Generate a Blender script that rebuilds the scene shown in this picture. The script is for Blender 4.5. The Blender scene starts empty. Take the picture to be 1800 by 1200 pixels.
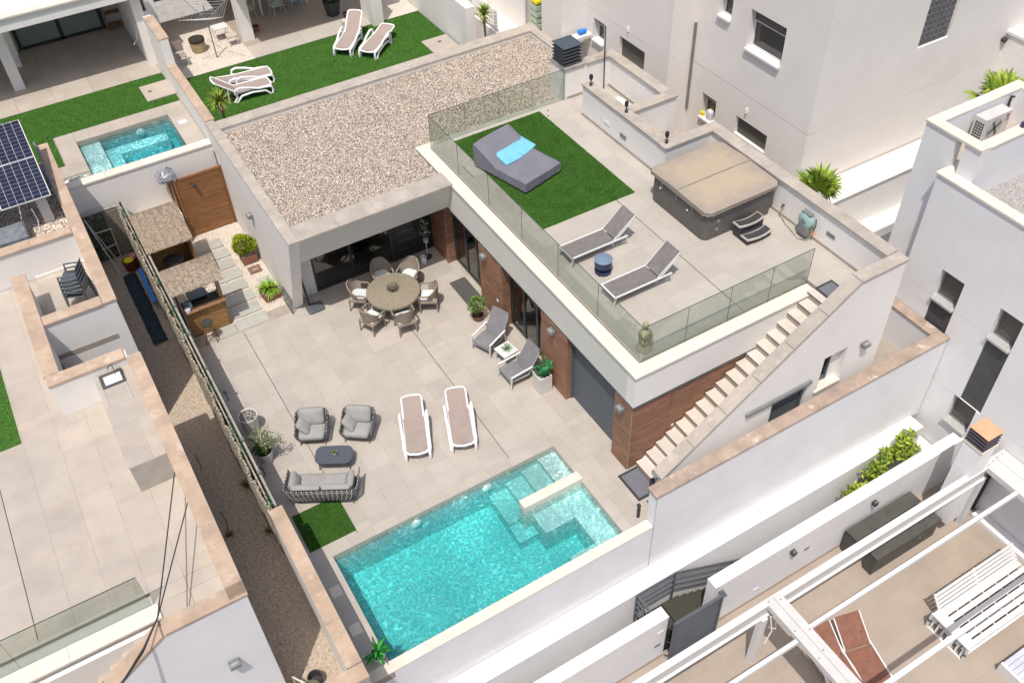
import bpy, bmesh, math, random
import numpy as np
from mathutils import Vector, Matrix
random.seed(7); RNG = np.random.default_rng(7)
S = bpy.context.scene; COL = S.collection; R = math.radians
# ------------------------------------------------------------ camera, sky, sun, exposure
cd = bpy.data.cameras.new('camera'); cam = bpy.data.objects.new('camera', cd); COL.objects.link(cam)
FPX = 1657.407
cd.sensor_width = 36; cd.sensor_fit = 'HORIZONTAL'; cd.lens = FPX/1800*36; cd.clip_end = 500; cd.clip_start = .1
_yaw, _pit, _rol = R(60.9775405), R(45.11543286), R(-2.54889419)
_f = Vector((math.cos(_yaw)*math.cos(_pit), math.sin(_yaw)*math.cos(_pit), -math.sin(_pit)))
_r = Vector((math.sin(_yaw), -math.cos(_yaw), 0)); _u = _r.cross(_f)
_rr = _r*math.cos(_rol)+_u*math.sin(_rol); _uu = _rr.cross(_f)
cam.matrix_world = Matrix(((_rr.x,_uu.x,-_f.x,-2.14516),(_rr.y,_uu.y,-_f.y,-13.4518),(_rr.z,_uu.z,-_f.z,20.06056),(0,0,0,1)))
S.camera = cam
W = bpy.data.worlds.new("World"); S.world = W; W.use_nodes = True
_n = W.node_tree.nodes; _l = W.node_tree.links
_sky = _n.new('ShaderNodeTexSky'); _sky.sky_type = 'NISHITA'; _sky.sun_disc = False
SUN = Vector((-.285, -.305, 1)).normalized()
_sky.sun_elevation = math.asin(SUN.z); _sky.sun_rotation = math.atan2(SUN.x, SUN.y)
_sky.dust_density = 3.5; _sky.air_density = .8
_l.new(_sky.outputs[0], _n['Background'].inputs[0]); _n['Background'].inputs[1].default_value = .125
sd = bpy.data.lights.new('sun', 'SUN'); sd.energy = 3.35; sd.angle = R(.5); sd.color = (1, .94, .86)
so = bpy.data.objects.new('sun', sd); COL.objects.link(so); so.rotation_euler = SUN.to_track_quat('Z', 'Y').to_euler(); so.location = (0,0,40)
S.view_settings.view_transform = 'Standard'; S.view_settings.look = 'None'; S.view_settings.exposure = .14; S.view_settings.gamma = 1
S.view_settings.use_curve_mapping = False
S.render.engine = 'CYCLES'; S.cycles.max_bounces = 10; S.cycles.transparent_max_bounces = 16
# ------------------------------------------------------------ materials
def new_mat(name):
    m = bpy.data.materials.new(name); m.use_nodes = True
    return m, m.node_tree.nodes, m.node_tree.links, m.node_tree.nodes['Principled BSDF']
def mat(name, col, rough=.6, metal=0, var=.08, scale=3, dark=None, obj=0, bump=0, bscale=60, spec=.4, attr=False, stain=None, stscale=1.2, sheen=0, streak=None):
    """noise-mottled material; obj: random change of value from object to object; attr: per-face colour attribute"""
    m, n, l, b = new_mat(name)
    b.inputs['Roughness'].default_value = rough; b.inputs['Metallic'].default_value = metal
    b.inputs['Specular IOR Level'].default_value = spec
    tc = n.new('ShaderNodeTexCoord'); geo = n.new('ShaderNodeNewGeometry')
    def noise(sc, det=5, src=geo.outputs['Position'], r=.6):
        t = n.new('ShaderNodeTexNoise'); t.inputs['Scale'].default_value = sc; t.inputs['Detail'].default_value = det; t.inputs['Roughness'].default_value = r
        l.new(src, t.inputs['Vector']); return t.outputs['Fac']
    def mix(fac, a, c, bt='MIX'):
        x = n.new('ShaderNodeMix'); x.data_type = 'RGBA'; x.blend_type = bt; x.clamp_factor = True
        if isinstance(fac, float): x.inputs[0].default_value = fac
        else: l.new(fac, x.inputs[0])
        for s, v in ((x.inputs[6], a), (x.inputs[7], c)):
            if isinstance(v, tuple): s.default_value = (*v[:3], 1)
            else: l.new(v, s)
        return x.outputs[2]
    def ramp(v, a, c):
        x = n.new('ShaderNodeMapRange'); x.inputs[1].default_value = a; x.inputs[2].default_value = c; l.new(v, x.inputs[0]); return x.outputs[0]
    c2 = dark or tuple(v*(1-2.2*var) for v in col); c1 = tuple(min(1, v*(1+.6*var)) for v in col)
    c = mix(ramp(noise(scale), .3, .7), c2, c1)
    if stain: c = mix(ramp(noise(stscale, 6, r=.7), .56, .72), c, stain)
    if streak:
        mp = n.new('ShaderNodeMapping'); mp.inputs['Scale'].default_value = (2.2,2.2,.16); l.new(geo.outputs['Position'], mp.inputs[0])
        c = mix(ramp(noise(1.6, 7, mp.outputs[0], .7), .58, 1.05), c, streak)
    if attr:
        a = n.new('ShaderNodeAttribute'); a.attribute_name = 'col'; c = mix(1.0, c, a.outputs['Color'], 'MULTIPLY')
    if obj:
        oi = n.new('ShaderNodeObjectInfo'); mr = n.new('ShaderNodeMapRange'); l.new(oi.outputs['Random'], mr.inputs[0])
        mr.inputs[3].default_value = 1-obj; mr.inputs[4].default_value = 1+obj
        hs = n.new('ShaderNodeHueSaturation'); l.new(mr.outputs[0], hs.inputs['Value']); l.new(c, hs.inputs['Color']); c = hs.outputs[0]
    l.new(c, b.inputs['Base Color'])
    if bump:
        bp = n.new('ShaderNodeBump'); bp.inputs['Strength'].default_value = bump; bp.inputs['Distance'].default_value = .01
        l.new(noise(bscale, 3), bp.inputs['Height']); l.new(bp.outputs[0], b.inputs['Normal'])
    return m
M = {}
M['stucco'] = mat('white_stucco', (.80,.775,.745), .9, streak=(.68,.62,.56), var=.025, scale=.8, bump=.35, bscale=180, spec=.2, stain=(.74,.715,.685), stscale=.5)
M['stucco_cool'] = mat('cool_white_stucco', (.78,.775,.785), .9, streak=(.68,.665,.67), var=.03, scale=.9, bump=.35, bscale=160, spec=.2, stain=(.73,.73,.75), stscale=.6)
M['stucco_warm'] = mat('warm_grey_stucco', (.79,.755,.715), .9, streak=(.68,.635,.59), var=.03, scale=.7, bump=.35, bscale=180, spec=.2)
M['fascia'] = mat('pale_grey_render', (.64,.63,.575), .85, var=.02, scale=.6, bump=.25, bscale=150, spec=.2)
M['coping'] = mat('sandstone_coping', (.44,.395,.345), .8, var=.10, scale=2.2, obj=.05, bump=.4, bscale=60, stain=(.54,.48,.42), stscale=2.6, spec=.3)
M['coping_peach'] = mat('peach_coping', (.50,.375,.28), .8, var=.12, scale=2.0, obj=.05, bump=.4, bscale=60, stain=(.60,.50,.41), stscale=2.2, spec=.3)
M['coping_white'] = mat('ivory_coping', (.72,.655,.575), .7, var=.05, scale=2.2, obj=.02, bump=.2, stain=(.72,.59,.45), stscale=3)
M['white_top'] = mat('white_wall_top', (.74,.72,.70), .8, var=.03, scale=2, bump=.2, bscale=90)
M['tile'] = mat('porcelain_tile', (.45,.412,.365), .42, var=.045, scale=1.5, obj=.055, bump=.06, bscale=30)
M['tile_up'] = mat('terrace_tile', (.455,.42,.375), .45, var=.05, scale=1.6, obj=.035, bump=.06, bscale=30)
M['tile_left'] = mat('ivory_tile', (.455,.405,.35), .5, var=.06, scale=1.4, obj=.05, bump=.06, bscale=30, stain=(.50,.42,.34), stscale=.8)
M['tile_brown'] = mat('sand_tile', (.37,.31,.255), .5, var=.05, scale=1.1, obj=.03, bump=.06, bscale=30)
M['grout'] = mat('grout', (.36,.315,.27), .9)
M['jointdark'] = mat('expansion_joint', (.06,.055,.05), .9)
M['concrete'] = mat('concrete', (.36,.34,.31), .9, var=.1, bump=.4)
M['paver'] = mat('pale_paver', (.40,.40,.36), .8, var=.06, scale=4, obj=.05, bump=.3, bscale=80)
M['coping_brown'] = mat('weathered_brown_coping', (.40,.31,.25), .8, var=.14, scale=2.4, obj=.05, bump=.5, bscale=50, stain=(.66,.60,.54), stscale=1.5)
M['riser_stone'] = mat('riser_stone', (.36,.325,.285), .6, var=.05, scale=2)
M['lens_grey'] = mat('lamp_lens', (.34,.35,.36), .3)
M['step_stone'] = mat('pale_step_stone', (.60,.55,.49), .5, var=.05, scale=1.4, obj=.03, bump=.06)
M['gravel'] = mat('roof_pebbles', (.92,.84,.76), .85, var=.05, attr=True)
M['gravel_bed'] = mat('pebble_bed', (.28,.25,.225), .95, var=.25, scale=25, bump=.8, bscale=40)
M['grey_grit'] = mat('grey_grit', (.42,.42,.43), .95, var=.28, scale=45, bump=.8, bscale=60)
M['white_gravel'] = mat('white_gravel', (.68,.62,.55), .95, var=.18, scale=30, bump=1, bscale=45, stain=(.5,.43,.36), stscale=30)
M['alley'] = mat('alley_earth', (.50,.42,.34), .95, var=.2, scale=14, bump=1, bscale=40, stain=(.34,.28,.21), stscale=9)
M['turf'] = mat('artificial_turf', (.088,.215,.042), .9, var=.14, scale=2.2, attr=True, spec=.15)
M['turf_bed'] = mat('turf_backing', (.08,.20,.035), .95, var=.2, scale=40, bump=.8, bscale=120, spec=.1)
M['dark_metal'] = mat('anthracite_metal', (.045,.05,.055), .45, spec=.5, var=.05)
M['grey_metal'] = mat('slate_metal', (.09,.105,.12), .5, spec=.5, var=.03)
M['mid_metal'] = mat('grey_metal', (.22,.23,.235), .5, metal=.2)
M['steel'] = mat('steel', (.30,.295,.285), .42, metal=.95, var=.05)
M['white_metal'] = mat('white_metal', (.66,.66,.66), .4, var=.02)
M['offwhite_metal'] = mat('offwhite_metal', (.58,.575,.56), .45, var=.03, stain=(.60,.59,.56), stscale=3)
M['white_plastic'] = mat('white_plastic', (.82,.82,.83), .35, var=.02)
M['taupe'] = mat('taupe_mesh', (.36,.295,.265), .85, var=.05, scale=4, bump=.5, bscale=400, spec=.2)
M['grey_mesh'] = mat('grey_mesh', (.20,.185,.175), .75, var=.10, scale=5, bump=.5, bscale=400, spec=.3)
M['brown_mesh'] = mat('rust_brown_slats', (.235,.105,.07), .7, var=.12, scale=6, bump=.3, bscale=200)
M['cushion'] = mat('grey_cushion', (.33,.325,.315), .95, var=.05, scale=6, bump=.4, bscale=30, spec=.15)
M['cushion_blue'] = mat('cool_grey_cushion', (.215,.21,.22), .95, var=.06, scale=5, bump=.4, bscale=25, spec=.15)
M['daybed'] = mat('slate_fabric', (.19,.19,.225), .95, var=.06, scale=2, bump=.5, bscale=14, spec=.15)
M['sky_cushion'] = mat('sky_blue_cushion', (.18,.50,.72), .9, var=.05, bump=.3, bscale=20, spec=.2)
M['seat_white'] = mat('pale_seat_cushion', (.62,.68,.68), .9, var=.03)
M['rope'] = mat('striped_rope', (.30,.29,.285), .85, var=.35, scale=18)
M['rope_dark'] = mat('dark_frame', (.035,.035,.038), .5)
M['table_slate'] = mat('slate_tabletop', (.085,.095,.115), .55, var=.07, scale=8)
M['wicker'] = mat('taupe_wicker', (.33,.275,.225), .85, var=.18, scale=30, bump=.7, bscale=220, spec=.25)
M['wicker_top'] = mat('olive_wicker', (.30,.265,.20), .85, var=.14, scale=16, bump=.7, bscale=160, spec=.25)
M['blue_grey'] = mat('blue_grey_metal', (.17,.24,.33), .45)
M['navy'] = mat('navy_metal', (.035,.055,.12), .45)
M['spa_cabinet'] = mat('taupe_spa_cabinet', (.13,.12,.11), .6, var=.08, scale=6, bump=.2)
M['spa_cover'] = mat('sun_bleached_vinyl', (.40,.31,.20), .8, var=.06, scale=1.5, stain=(.31,.285,.245), stscale=1.0, bump=.35, bscale=5)
M['spa_skirt'] = mat('taupe_vinyl', (.30,.265,.225), .75, var=.08, scale=5, bump=.3, bscale=12)
M['charcoal'] = mat('charcoal', (.05,.05,.052), .8, var=.1, scale=20)
M['mat_dark'] = mat('door_mat', (.095,.09,.088), .95, var=.15, scale=30)
M['mat_blue'] = mat('grey_blue_mat', (.17,.175,.20), .95, var=.12, scale=25)
M['grey_rim'] = mat('pale_grey_rubber', (.42,.40,.38), .7)
M['plum'] = mat('plum_plastic', (.06,.05,.065), .6)
M['terracotta'] = mat('terracotta', (.26,.11,.075), .8, var=.1)
M['pot_white'] = mat('pale_glazed_pot', (.62,.60,.56), .6, var=.04)
M['soil'] = mat('soil', (.05,.04,.03), .95, var=.3, scale=30, bump=1, bscale=60)
M['stones'] = mat('white_pebbles', (.62,.60,.58), .8, var=.4, scale=40, bump=1, bscale=60)
M['leaf'] = mat('green_leaf', (1,1,1), .55, var=.05, attr=True, spec=.35)
M['bark'] = mat('bark', (.20,.15,.10), .9, var=.25, scale=20, bump=.6, bscale=60)
M['thatch'] = mat('reed_thatch', (.42,.35,.28), .9, var=.25, scale=14, attr=True)
M['thatch_bed'] = mat('reed_mat', (.25,.20,.15), .95, var=.25, scale=22)
M['bamboo'] = mat('bamboo_panel', (.36,.21,.075), .7, var=.2, scale=12, bump=.5, bscale=90)
M['bar_wood'] = mat('bar_timber', (.30,.16,.09), .6, var=.2, scale=9)
M['green_net'] = mat('green_hedge_net', (.03,.07,.04), .8, var=.4, scale=30)
M['dry_net'] = mat('faded_reed_screen', (.44,.39,.31), .95, var=.30, scale=18, bump=1, bscale=40)
M['grey_wood'] = mat('weathered_board', (.36,.335,.30), .85, var=.12, scale=8)
M['plum_plaster'] = mat('cream', (.7,.6,.5), .8)
M['red'] = mat('logo_crimson', (.42,.03,.08), .4); M['ink'] = mat('grey_print', (.14,.14,.15), .5)
M['yellow'] = mat('yellow_plastic', (.75,.6,.02), .4); M['pink'] = mat('pink_plastic', (.75,.2,.4), .4)
M['blue'] = mat('bright_blue_plastic', (.03,.22,.78), .4); M['aqua'] = mat('aqua_plastic', (.30,.47,.46), .5, var=.04)
M['orange'] = mat('orange_plastic', (.8,.22,.03), .4); M['green_pl'] = mat('deep_green_plastic', (.02,.13,.07), .5)
M['solar'] = mat('solar_cell', (.018,.022,.05), .25, spec=.6, var=.1, scale=3)
M['white_line'] = mat('white_grid', (.7,.7,.7), .4)
M['glass_edge'] = mat('dark_glass_edge', (.03,.06,.055), .2)
M['dark_glass'] = mat('dark_window_glass', (.02,.024,.028), .04, spec=.9, var=.2, scale=.6)
M['curtain_glass'] = mat('frosted_blind', (.25,.31,.28), .3, var=.06, scale=2)
M['blind'] = mat('rolled_blind', (.115,.105,.09), .6, var=.05)
M['dark_tile'] = mat('charcoal_cladding_tile', (.075,.076,.08), .6, var=.08, obj=.09)
M['block_glass'] = mat('glass_block', (.12,.12,.13), .25, var=.2, scale=8)
M['granite'] = mat('granite_sill', (.50,.50,.49), .6, var=.2, scale=50)
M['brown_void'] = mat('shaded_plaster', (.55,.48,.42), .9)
M['terrac_top'] = mat('orange_tile_top', (.62,.37,.23), .7, var=.06)
M['statue'] = mat('olive_ceramic', (.42,.38,.24), .35, var=.12)
M['lip'] = mat('pool_lip_stone', (.44,.40,.35), .6, var=.06, obj=.03)
M['fig'] = mat('beige_canvas', (.55,.5,.42), .9)
def cover_mat():
    m, n, l, b = new_mat('sun_bleached_cover'); b.inputs['Roughness'].default_value = .75
    tc = n.new('ShaderNodeTexCoord'); sp = n.new('ShaderNodeSeparateXYZ'); l.new(tc.outputs['Object'], sp.inputs[0]); geo = n.new('ShaderNodeNewGeometry')
    def ma(op, a, c):
        x = n.new('ShaderNodeMath'); x.operation = op
        for i, v in enumerate((a, c)):
            if isinstance(v, (int, float)): x.inputs[i].default_value = v
            else: l.new(v, x.inputs[i])
        return x.outputs[0]
    t = n.new('ShaderNodeTexNoise'); t.inputs['Scale'].default_value = 3.2; t.inputs['Detail'].default_value = 6; l.new(geo.outputs['Position'], t.inputs['Vector'])
    e = ma('ADD', ma('MAXIMUM', ma('ABSOLUTE', sp.outputs[0], 0), ma('ABSOLUTE', sp.outputs[1], 0)), ma('MULTIPLY', ma('SUBTRACT', t.outputs['Fac'], .5), .9))
    r = n.new('ShaderNodeMapRange'); r.inputs[1].default_value = .7; r.inputs[2].default_value = 1.25; l.new(e, r.inputs[0])
    x = n.new('ShaderNodeMix'); x.data_type = 'RGBA'; l.new(r.outputs[0], x.inputs[0]); x.inputs[6].default_value = (.40,.325,.24,1); x.inputs[7].default_value = (.31,.27,.225,1); l.new(x.outputs[2], b.inputs['Base Color'])
    bp = n.new('ShaderNodeBump'); bp.inputs['Strength'].default_value = .5; bp.inputs['Distance'].default_value = .03; l.new(t.outputs['Fac'], bp.inputs['Height']); l.new(bp.outputs[0], b.inputs['Normal'])
    return m
M['spa_cover'] = cover_mat()
def wood_mat(name, c1, c2, sc=(1.2, 1.2, 22), obj=.09, rough=.55):
    m, n, l, b = new_mat(name); b.inputs['Roughness'].default_value = rough
    g = n.new('ShaderNodeNewGeometry'); mp = n.new('ShaderNodeMapping'); mp.inputs['Scale'].default_value = sc; l.new(g.outputs['Position'], mp.inputs[0])
    t = n.new('ShaderNodeTexNoise'); t.inputs['Scale'].default_value = 2; t.inputs['Detail'].default_value = 6; t.inputs['Distortion'].default_value = .6; l.new(mp.outputs[0], t.inputs['Vector'])
    r = n.new('ShaderNodeValToRGB'); r.color_ramp.elements[0].position = .36; r.color_ramp.elements[1].position = .66
    r.color_ramp.elements[0].color = (*c1,1); r.color_ramp.elements[1].color = (*c2,1); l.new(t.outputs['Fac'], r.inputs[0])
    oi = n.new('ShaderNodeObjectInfo'); mr = n.new('ShaderNodeMapRange'); l.new(oi.outputs['Random'], mr.inputs[0]); mr.inputs[3].default_value = 1-obj; mr.inputs[4].default_value = 1+obj
    hs = n.new('ShaderNodeHueSaturation'); l.new(mr.outputs[0], hs.inputs['Value']); l.new(r.outputs[0], hs.inputs['Color']); l.new(hs.outputs[0], b.inputs['Base Color'])
    return m
M['cladding'] = wood_mat('walnut_effect_cladding', (.165,.075,.043), (.36,.19,.115))
M['gate_wood'] = wood_mat('gate_timber', (.19,.085,.03), (.30,.14,.055), (1.2,1.2,14))
M['ext_wood'] = wood_mat('pine_shelf', (.25,.13,.04), (.42,.25,.08), (14,2,2))
def schlick(n, l, f0, nrm=None):
    w = n.new('ShaderNodeLayerWeight'); w.inputs['Blend'].default_value = .5
    if nrm: l.new(nrm, w.inputs['Normal'])
    p = n.new('ShaderNodeMath'); p.operation = 'POWER'; p.inputs[1].default_value = 5; l.new(w.outputs['Facing'], p.inputs[0])
    q = n.new('ShaderNodeMath'); q.operation = 'MULTIPLY_ADD'; q.inputs[1].default_value = 1-f0; q.inputs[2].default_value = f0; l.new(p.outputs[0], q.inputs[0]); return q
def glass_mat(name, tint, refl=1.0):
    m, n, l, b = new_mat(name); n.remove(b); o = n['Material Output']
    t = n.new('ShaderNodeBsdfTransparent'); t.inputs[0].default_value = (*tint, 1)
    g = n.new('ShaderNodeBsdfGlossy'); g.inputs['Roughness'].default_value = .02
    k = schlick(n, l, .04*refl)
    x = n.new('ShaderNodeMixShader'); l.new(k.outputs[0], x.inputs[0]); l.new(t.outputs[0], x.inputs[1]); l.new(g.outputs[0], x.inputs[2]); l.new(x.outputs[0], o.inputs[0])
    return m
M['glass'] = glass_mat('green_tinted_glass', (.835,.875,.85), 1.3)
M['door_glass'] = glass_mat('door_glass', (.45,.50,.48), 3.0)
def water_mat(name, tint, body, mixv=.20, sc=7.0, lo=.66, hi=1.30, absorb=None):
    """rippled water: a bright net painted into the transparent colour stands for focused light; bump tilts the reflection"""
    m, n, l, b = new_mat(name); n.remove(b); o = n['Material Output']; geo = n.new('ShaderNodeNewGeometry')
    def nz(s_, det=2, src=None):
        x = n.new('ShaderNodeTexNoise'); x.inputs['Scale'].default_value = s_; x.inputs['Detail'].default_value = det; l.new(src or geo.outputs['Position'], x.inputs['Vector']); return x
    def ma(op, a, c, e=None):
        x = n.new('ShaderNodeMath'); x.operation = op
        for i, v in enumerate((a, c, e)):
            if v is None: continue
            if isinstance(v, (int, float)): x.inputs[i].default_value = v
            else: l.new(v, x.inputs[i])
        return x.outputs[0]
    def warp(s_, k):
        vm = n.new('ShaderNodeVectorMath'); vm.operation = 'SCALE'; vm.inputs['Scale'].default_value = k; l.new(nz(s_, 3).outputs['Color'], vm.inputs[0])
        va = n.new('ShaderNodeVectorMath'); va.operation = 'ADD'; l.new(geo.outputs['Position'], va.inputs[0]); l.new(vm.outputs[0], va.inputs[1]); return va.outputs[0]
    w1, w2 = warp(1.8, .55), warp(4.5, .22)
    def vor(s_, w):
        v = n.new('ShaderNodeTexVoronoi'); v.feature = 'SMOOTH_F1'; v.inputs['Scale'].default_value = s_; v.inputs['Smoothness'].default_value = .25; l.new(w, v.inputs['Vector']); return v.outputs['Distance']
    a1, a2 = vor(sc, w1), vor(sc*1.8, w2)
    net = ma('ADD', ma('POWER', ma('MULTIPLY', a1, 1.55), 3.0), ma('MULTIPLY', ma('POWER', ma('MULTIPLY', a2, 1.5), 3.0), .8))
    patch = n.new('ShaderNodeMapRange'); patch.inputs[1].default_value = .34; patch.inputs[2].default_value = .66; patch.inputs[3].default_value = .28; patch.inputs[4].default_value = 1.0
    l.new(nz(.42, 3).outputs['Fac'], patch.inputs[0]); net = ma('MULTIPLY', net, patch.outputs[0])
    k = n.new('ShaderNodeMapRange'); k.inputs[1].default_value = .0; k.inputs[2].default_value = .85; k.inputs[3].default_value = lo; k.inputs[4].default_value = hi; k.clamp = False; l.new(net, k.inputs[0])  # painted ripple light: the net brightens and dims the see-through colour
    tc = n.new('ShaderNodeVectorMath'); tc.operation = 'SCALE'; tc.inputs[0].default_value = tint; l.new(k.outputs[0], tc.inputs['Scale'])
    t = n.new('ShaderNodeBsdfTransparent'); l.new(tc.outputs[0], t.inputs[0])
    bp = n.new('ShaderNodeBump'); bp.inputs['Strength'].default_value = .6; bp.inputs['Distance'].default_value = .06; l.new(ma('ADD', a1, ma('MULTIPLY', a2, .5)), bp.inputs['Height'])
    d = n.new('ShaderNodeBsdfDiffuse'); d.inputs[0].default_value = (*body, 1); l.new(bp.outputs[0], d.inputs['Normal'])
    x = n.new('ShaderNodeMixShader'); x.inputs[0].default_value = mixv; l.new(t.outputs[0], x.inputs[1]); l.new(d.outputs[0], x.inputs[2])
    g = n.new('ShaderNodeBsdfGlossy'); g.inputs['Roughness'].default_value = .08; l.new(bp.outputs[0], g.inputs['Normal'])
    f = schlick(n, l, .03, bp.outputs[0])
    y = n.new('ShaderNodeMixShader'); l.new(f.outputs[0], y.inputs[0]); l.new(x.outputs[0], y.inputs[1]); l.new(g.outputs[0], y.inputs[2]); l.new(y.outputs[0], o.inputs[0])
    if absorb:
        va = n.new('ShaderNodeVolumeAbsorption'); va.inputs['Color'].default_value = (*absorb[:3], 1); va.inputs['Density'].default_value = absorb[3]; l.new(va.outputs[0], o.inputs['Volume'])
    return m
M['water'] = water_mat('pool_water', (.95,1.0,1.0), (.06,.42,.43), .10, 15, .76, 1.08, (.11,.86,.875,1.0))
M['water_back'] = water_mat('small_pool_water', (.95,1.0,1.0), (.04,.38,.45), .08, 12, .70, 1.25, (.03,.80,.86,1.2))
M['pool_tile'] = mat('pool_mosaic', (.50,.57,.56), .5, var=.05, scale=30)
# ------------------------------------------------------------ mesh helpers
class MB:
    def __init__(s): s.v = []; s.f = []; s.c = []
    def _add(s, vs, fs, col=None):
        o = len(s.v); s.v += [tuple(p) for p in vs]; s.f += [tuple(i+o for i in f) for f in fs]
        if col is not None: s.c += [col]*len(fs)
        return s
    def box(s, x0, x1, y0, y1, z0, z1, col=None):
        return s._add([(x0,y0,z0),(x1,y0,z0),(x1,y1,z0),(x0,y1,z0),(x0,y0,z1),(x1,y0,z1),(x1,y1,z1),(x0,y1,z1)],
            [(3,2,1,0),(4,5,6,7),(0,1,5,4),(1,2,6,5),(2,3,7,6),(3,0,4,7)], col)
    def obox(s, m, hx, hy, hz):
        vs = [m @ Vector((x*hx, y*hy, z*hz)) for z in (-1,1) for x, y in ((-1,-1),(1,-1),(1,1),(-1,1))]
        return s._add(vs, [(3,2,1,0),(4,5,6,7),(0,1,5,4),(1,2,6,5),(2,3,7,6),(3,0,4,7)])
    def beam(s, a, b, w, h, up=(0,0,1)):
        a = Vector(a); b = Vector(b); d = (b-a); L = d.length; d.normalize(); u = Vector(up); r = d.cross(u)
        if r.length < 1e-4: r = d.cross(Vector((0,1,0)))
        r.normalize(); u = r.cross(d); m = Matrix((d, r, u)).transposed().to_4x4(); m.translation = (a+b)/2
        return s.obox(m, L/2, w/2, h/2)
    def cyl(s, a, b, r0, r1=None, n=10, cap=True):
        r1 = r0 if r1 is None else r1; a = Vector(a); b = Vector(b); d = (b-a).normalized()
        x = d.orthogonal().normalized(); y = d.cross(x)
        vs = [a+(x*math.cos(t)+y*math.sin(t))*r0 for t in (2*math.pi*i/n for i in range(n))]+[b+(x*math.cos(t)+y*math.sin(t))*r1 for t in (2*math.pi*i/n for i in range(n))]
        fs = [(i, (i+1)%n, n+(i+1)%n, n+i) for i in range(n)]
        if cap: fs += [tuple(range(n-1,-1,-1)), tuple(range(n, 2*n))]
        return s._add(vs, fs)
    def tube(s, pts, r, n=6, closed=False):
        P = [Vector(p) for p in pts]; N = len(P); rings = []; px = None
        for i in range(N):
            a = P[i-1] if (i > 0 or closed) else P[i]; b = P[(i+1) % N] if (i < N-1 or closed) else P[i]
            d = (b-a).normalized(); x = (px - d*px.dot(d)) if px is not None else d.orthogonal()
            if x.length < 1e-5: x = d.orthogonal()
            x.normalize(); px = x; y = d.cross(x); rr = r[i] if isinstance(r, (list, tuple)) else r
            rings.append([P[i]+(x*math.cos(t)+y*math.sin(t))*rr for t in (2*math.pi*k/n for k in range(n))])
        vs = [v for g in rings for v in g]; fs = []
        for i in range(N if closed else N-1):
            j = (i+1) % N
            for k in range(n): fs.append((i*n+k, i*n+(k+1)%n, j*n+(k+1)%n, j*n+k))
        if not closed: fs += [tuple(range(n-1,-1,-1)), tuple((N-1)*n+k for k in range(n))]
        return s._add(vs, fs)
    def lathe(s, prof, c=(0,0,0), n=20, sx=1, sy=1):
        vs = []; fs = []
        for r, z in prof:
            vs += [(c[0]+r*sx*math.cos(2*math.pi*k/n), c[1]+r*sy*math.sin(2*math.pi*k/n), c[2]+z) for k in range(n)]
        for i in range(len(prof)-1):
            for k in range(n): fs.append((i*n+k, i*n+(k+1)%n, (i+1)*n+(k+1)%n, (i+1)*n+k))
        fs += [tuple(range(n-1,-1,-1)), tuple((len(prof)-1)*n+k for k in range(n))]
        return s._add(vs, fs)
    def prism(s, poly, z0, z1):
        n = len(poly)
        return s._add([(x,y,z0) for x, y in poly]+[(x,y,z1) for x, y in poly], [tuple(range(n-1,-1,-1)), tuple(range(n,2*n))]+[(i,(i+1)%n,n+(i+1)%n,n+i) for i in range(n)])
    def yprism(s, poly, y0, y1):       # polygon in x,z pushed along y
        n = len(poly); return s._add([(x,y0,z) for x, z in poly]+[(x,y1,z) for x, z in poly], [tuple(range(n)), tuple(range(2*n-1,n-1,-1))]+[(i,n+i,n+(i+1)%n,(i+1)%n) for i in range(n)])
    def xprism(s, poly, x0, x1):       # polygon in y,z pushed along x
        n = len(poly); return s._add([(x0,y,z) for y, z in poly]+[(x1,y,z) for y, z in poly], [tuple(range(n-1,-1,-1)), tuple(range(n,2*n))]+[(i,(i+1)%n,n+(i+1)%n,n+i) for i in range(n)])
    def pad(s, cx, cy, z0, hx, hy, h, n=12, k=.18, puff=.0, rot=0):
        """soft rounded cushion: stacked rounded-rectangle rings"""
        prof = ((.90, 0), (.985, .18), (1, .45), (.985, .8), (.93, .95), (.75, 1.0+puff*.6), (.35, 1.0+puff))
        rings = []; ca, sa = math.cos(rot), math.sin(rot)
        for sc, t in prof:
            ring = []
            for i in range(4*n):
                a = 2*math.pi*i/(4*n); c, si = math.cos(a), math.sin(a); e = k
                x = hx*sc*(abs(c)**e)*(1 if c >= 0 else -1); y = hy*sc*(abs(si)**e)*(1 if si >= 0 else -1)
                ring.append((cx+x*ca-y*sa, cy+x*sa+y*ca, z0+h*t))
            rings.append(ring)
        N = 4*n; vs = [p for g in rings for p in g]; fs = [(i*N+q, i*N+(q+1)%N, (i+1)*N+(q+1)%N, (i+1)*N+q) for i in range(len(rings)-1) for q in range(N)]
        fs += [tuple(range(N-1,-1,-1)), tuple((len(rings)-1)*N+q for q in range(N))]
        return s._add(vs, fs)
    def xf(s, m):
        s.v = [tuple(m @ Vector(p)) for p in s.v]; return s
    def merge(s, o):
        return s._add(o.v, o.f)
    def mesh(s, name, m, smooth=False):
        me = bpy.data.meshes.new(name); me.from_pydata(s.v, [], s.f); me.materials.append(M[m] if isinstance(m, str) else m)
        if s.c:
            a = me.color_attributes.new('col', 'BYTE_COLOR', 'CORNER'); arr = []
            for p, c in zip(s.f, s.c): arr += [*c, 1.0]*len(p)
            a.data.foreach_set('color', arr)
        if smooth:
            me.polygons.foreach_set('use_smooth', [True]*len(me.polygons)); me.set_sharp_from_angle(angle=R(40))
        me.update(); return me
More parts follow.
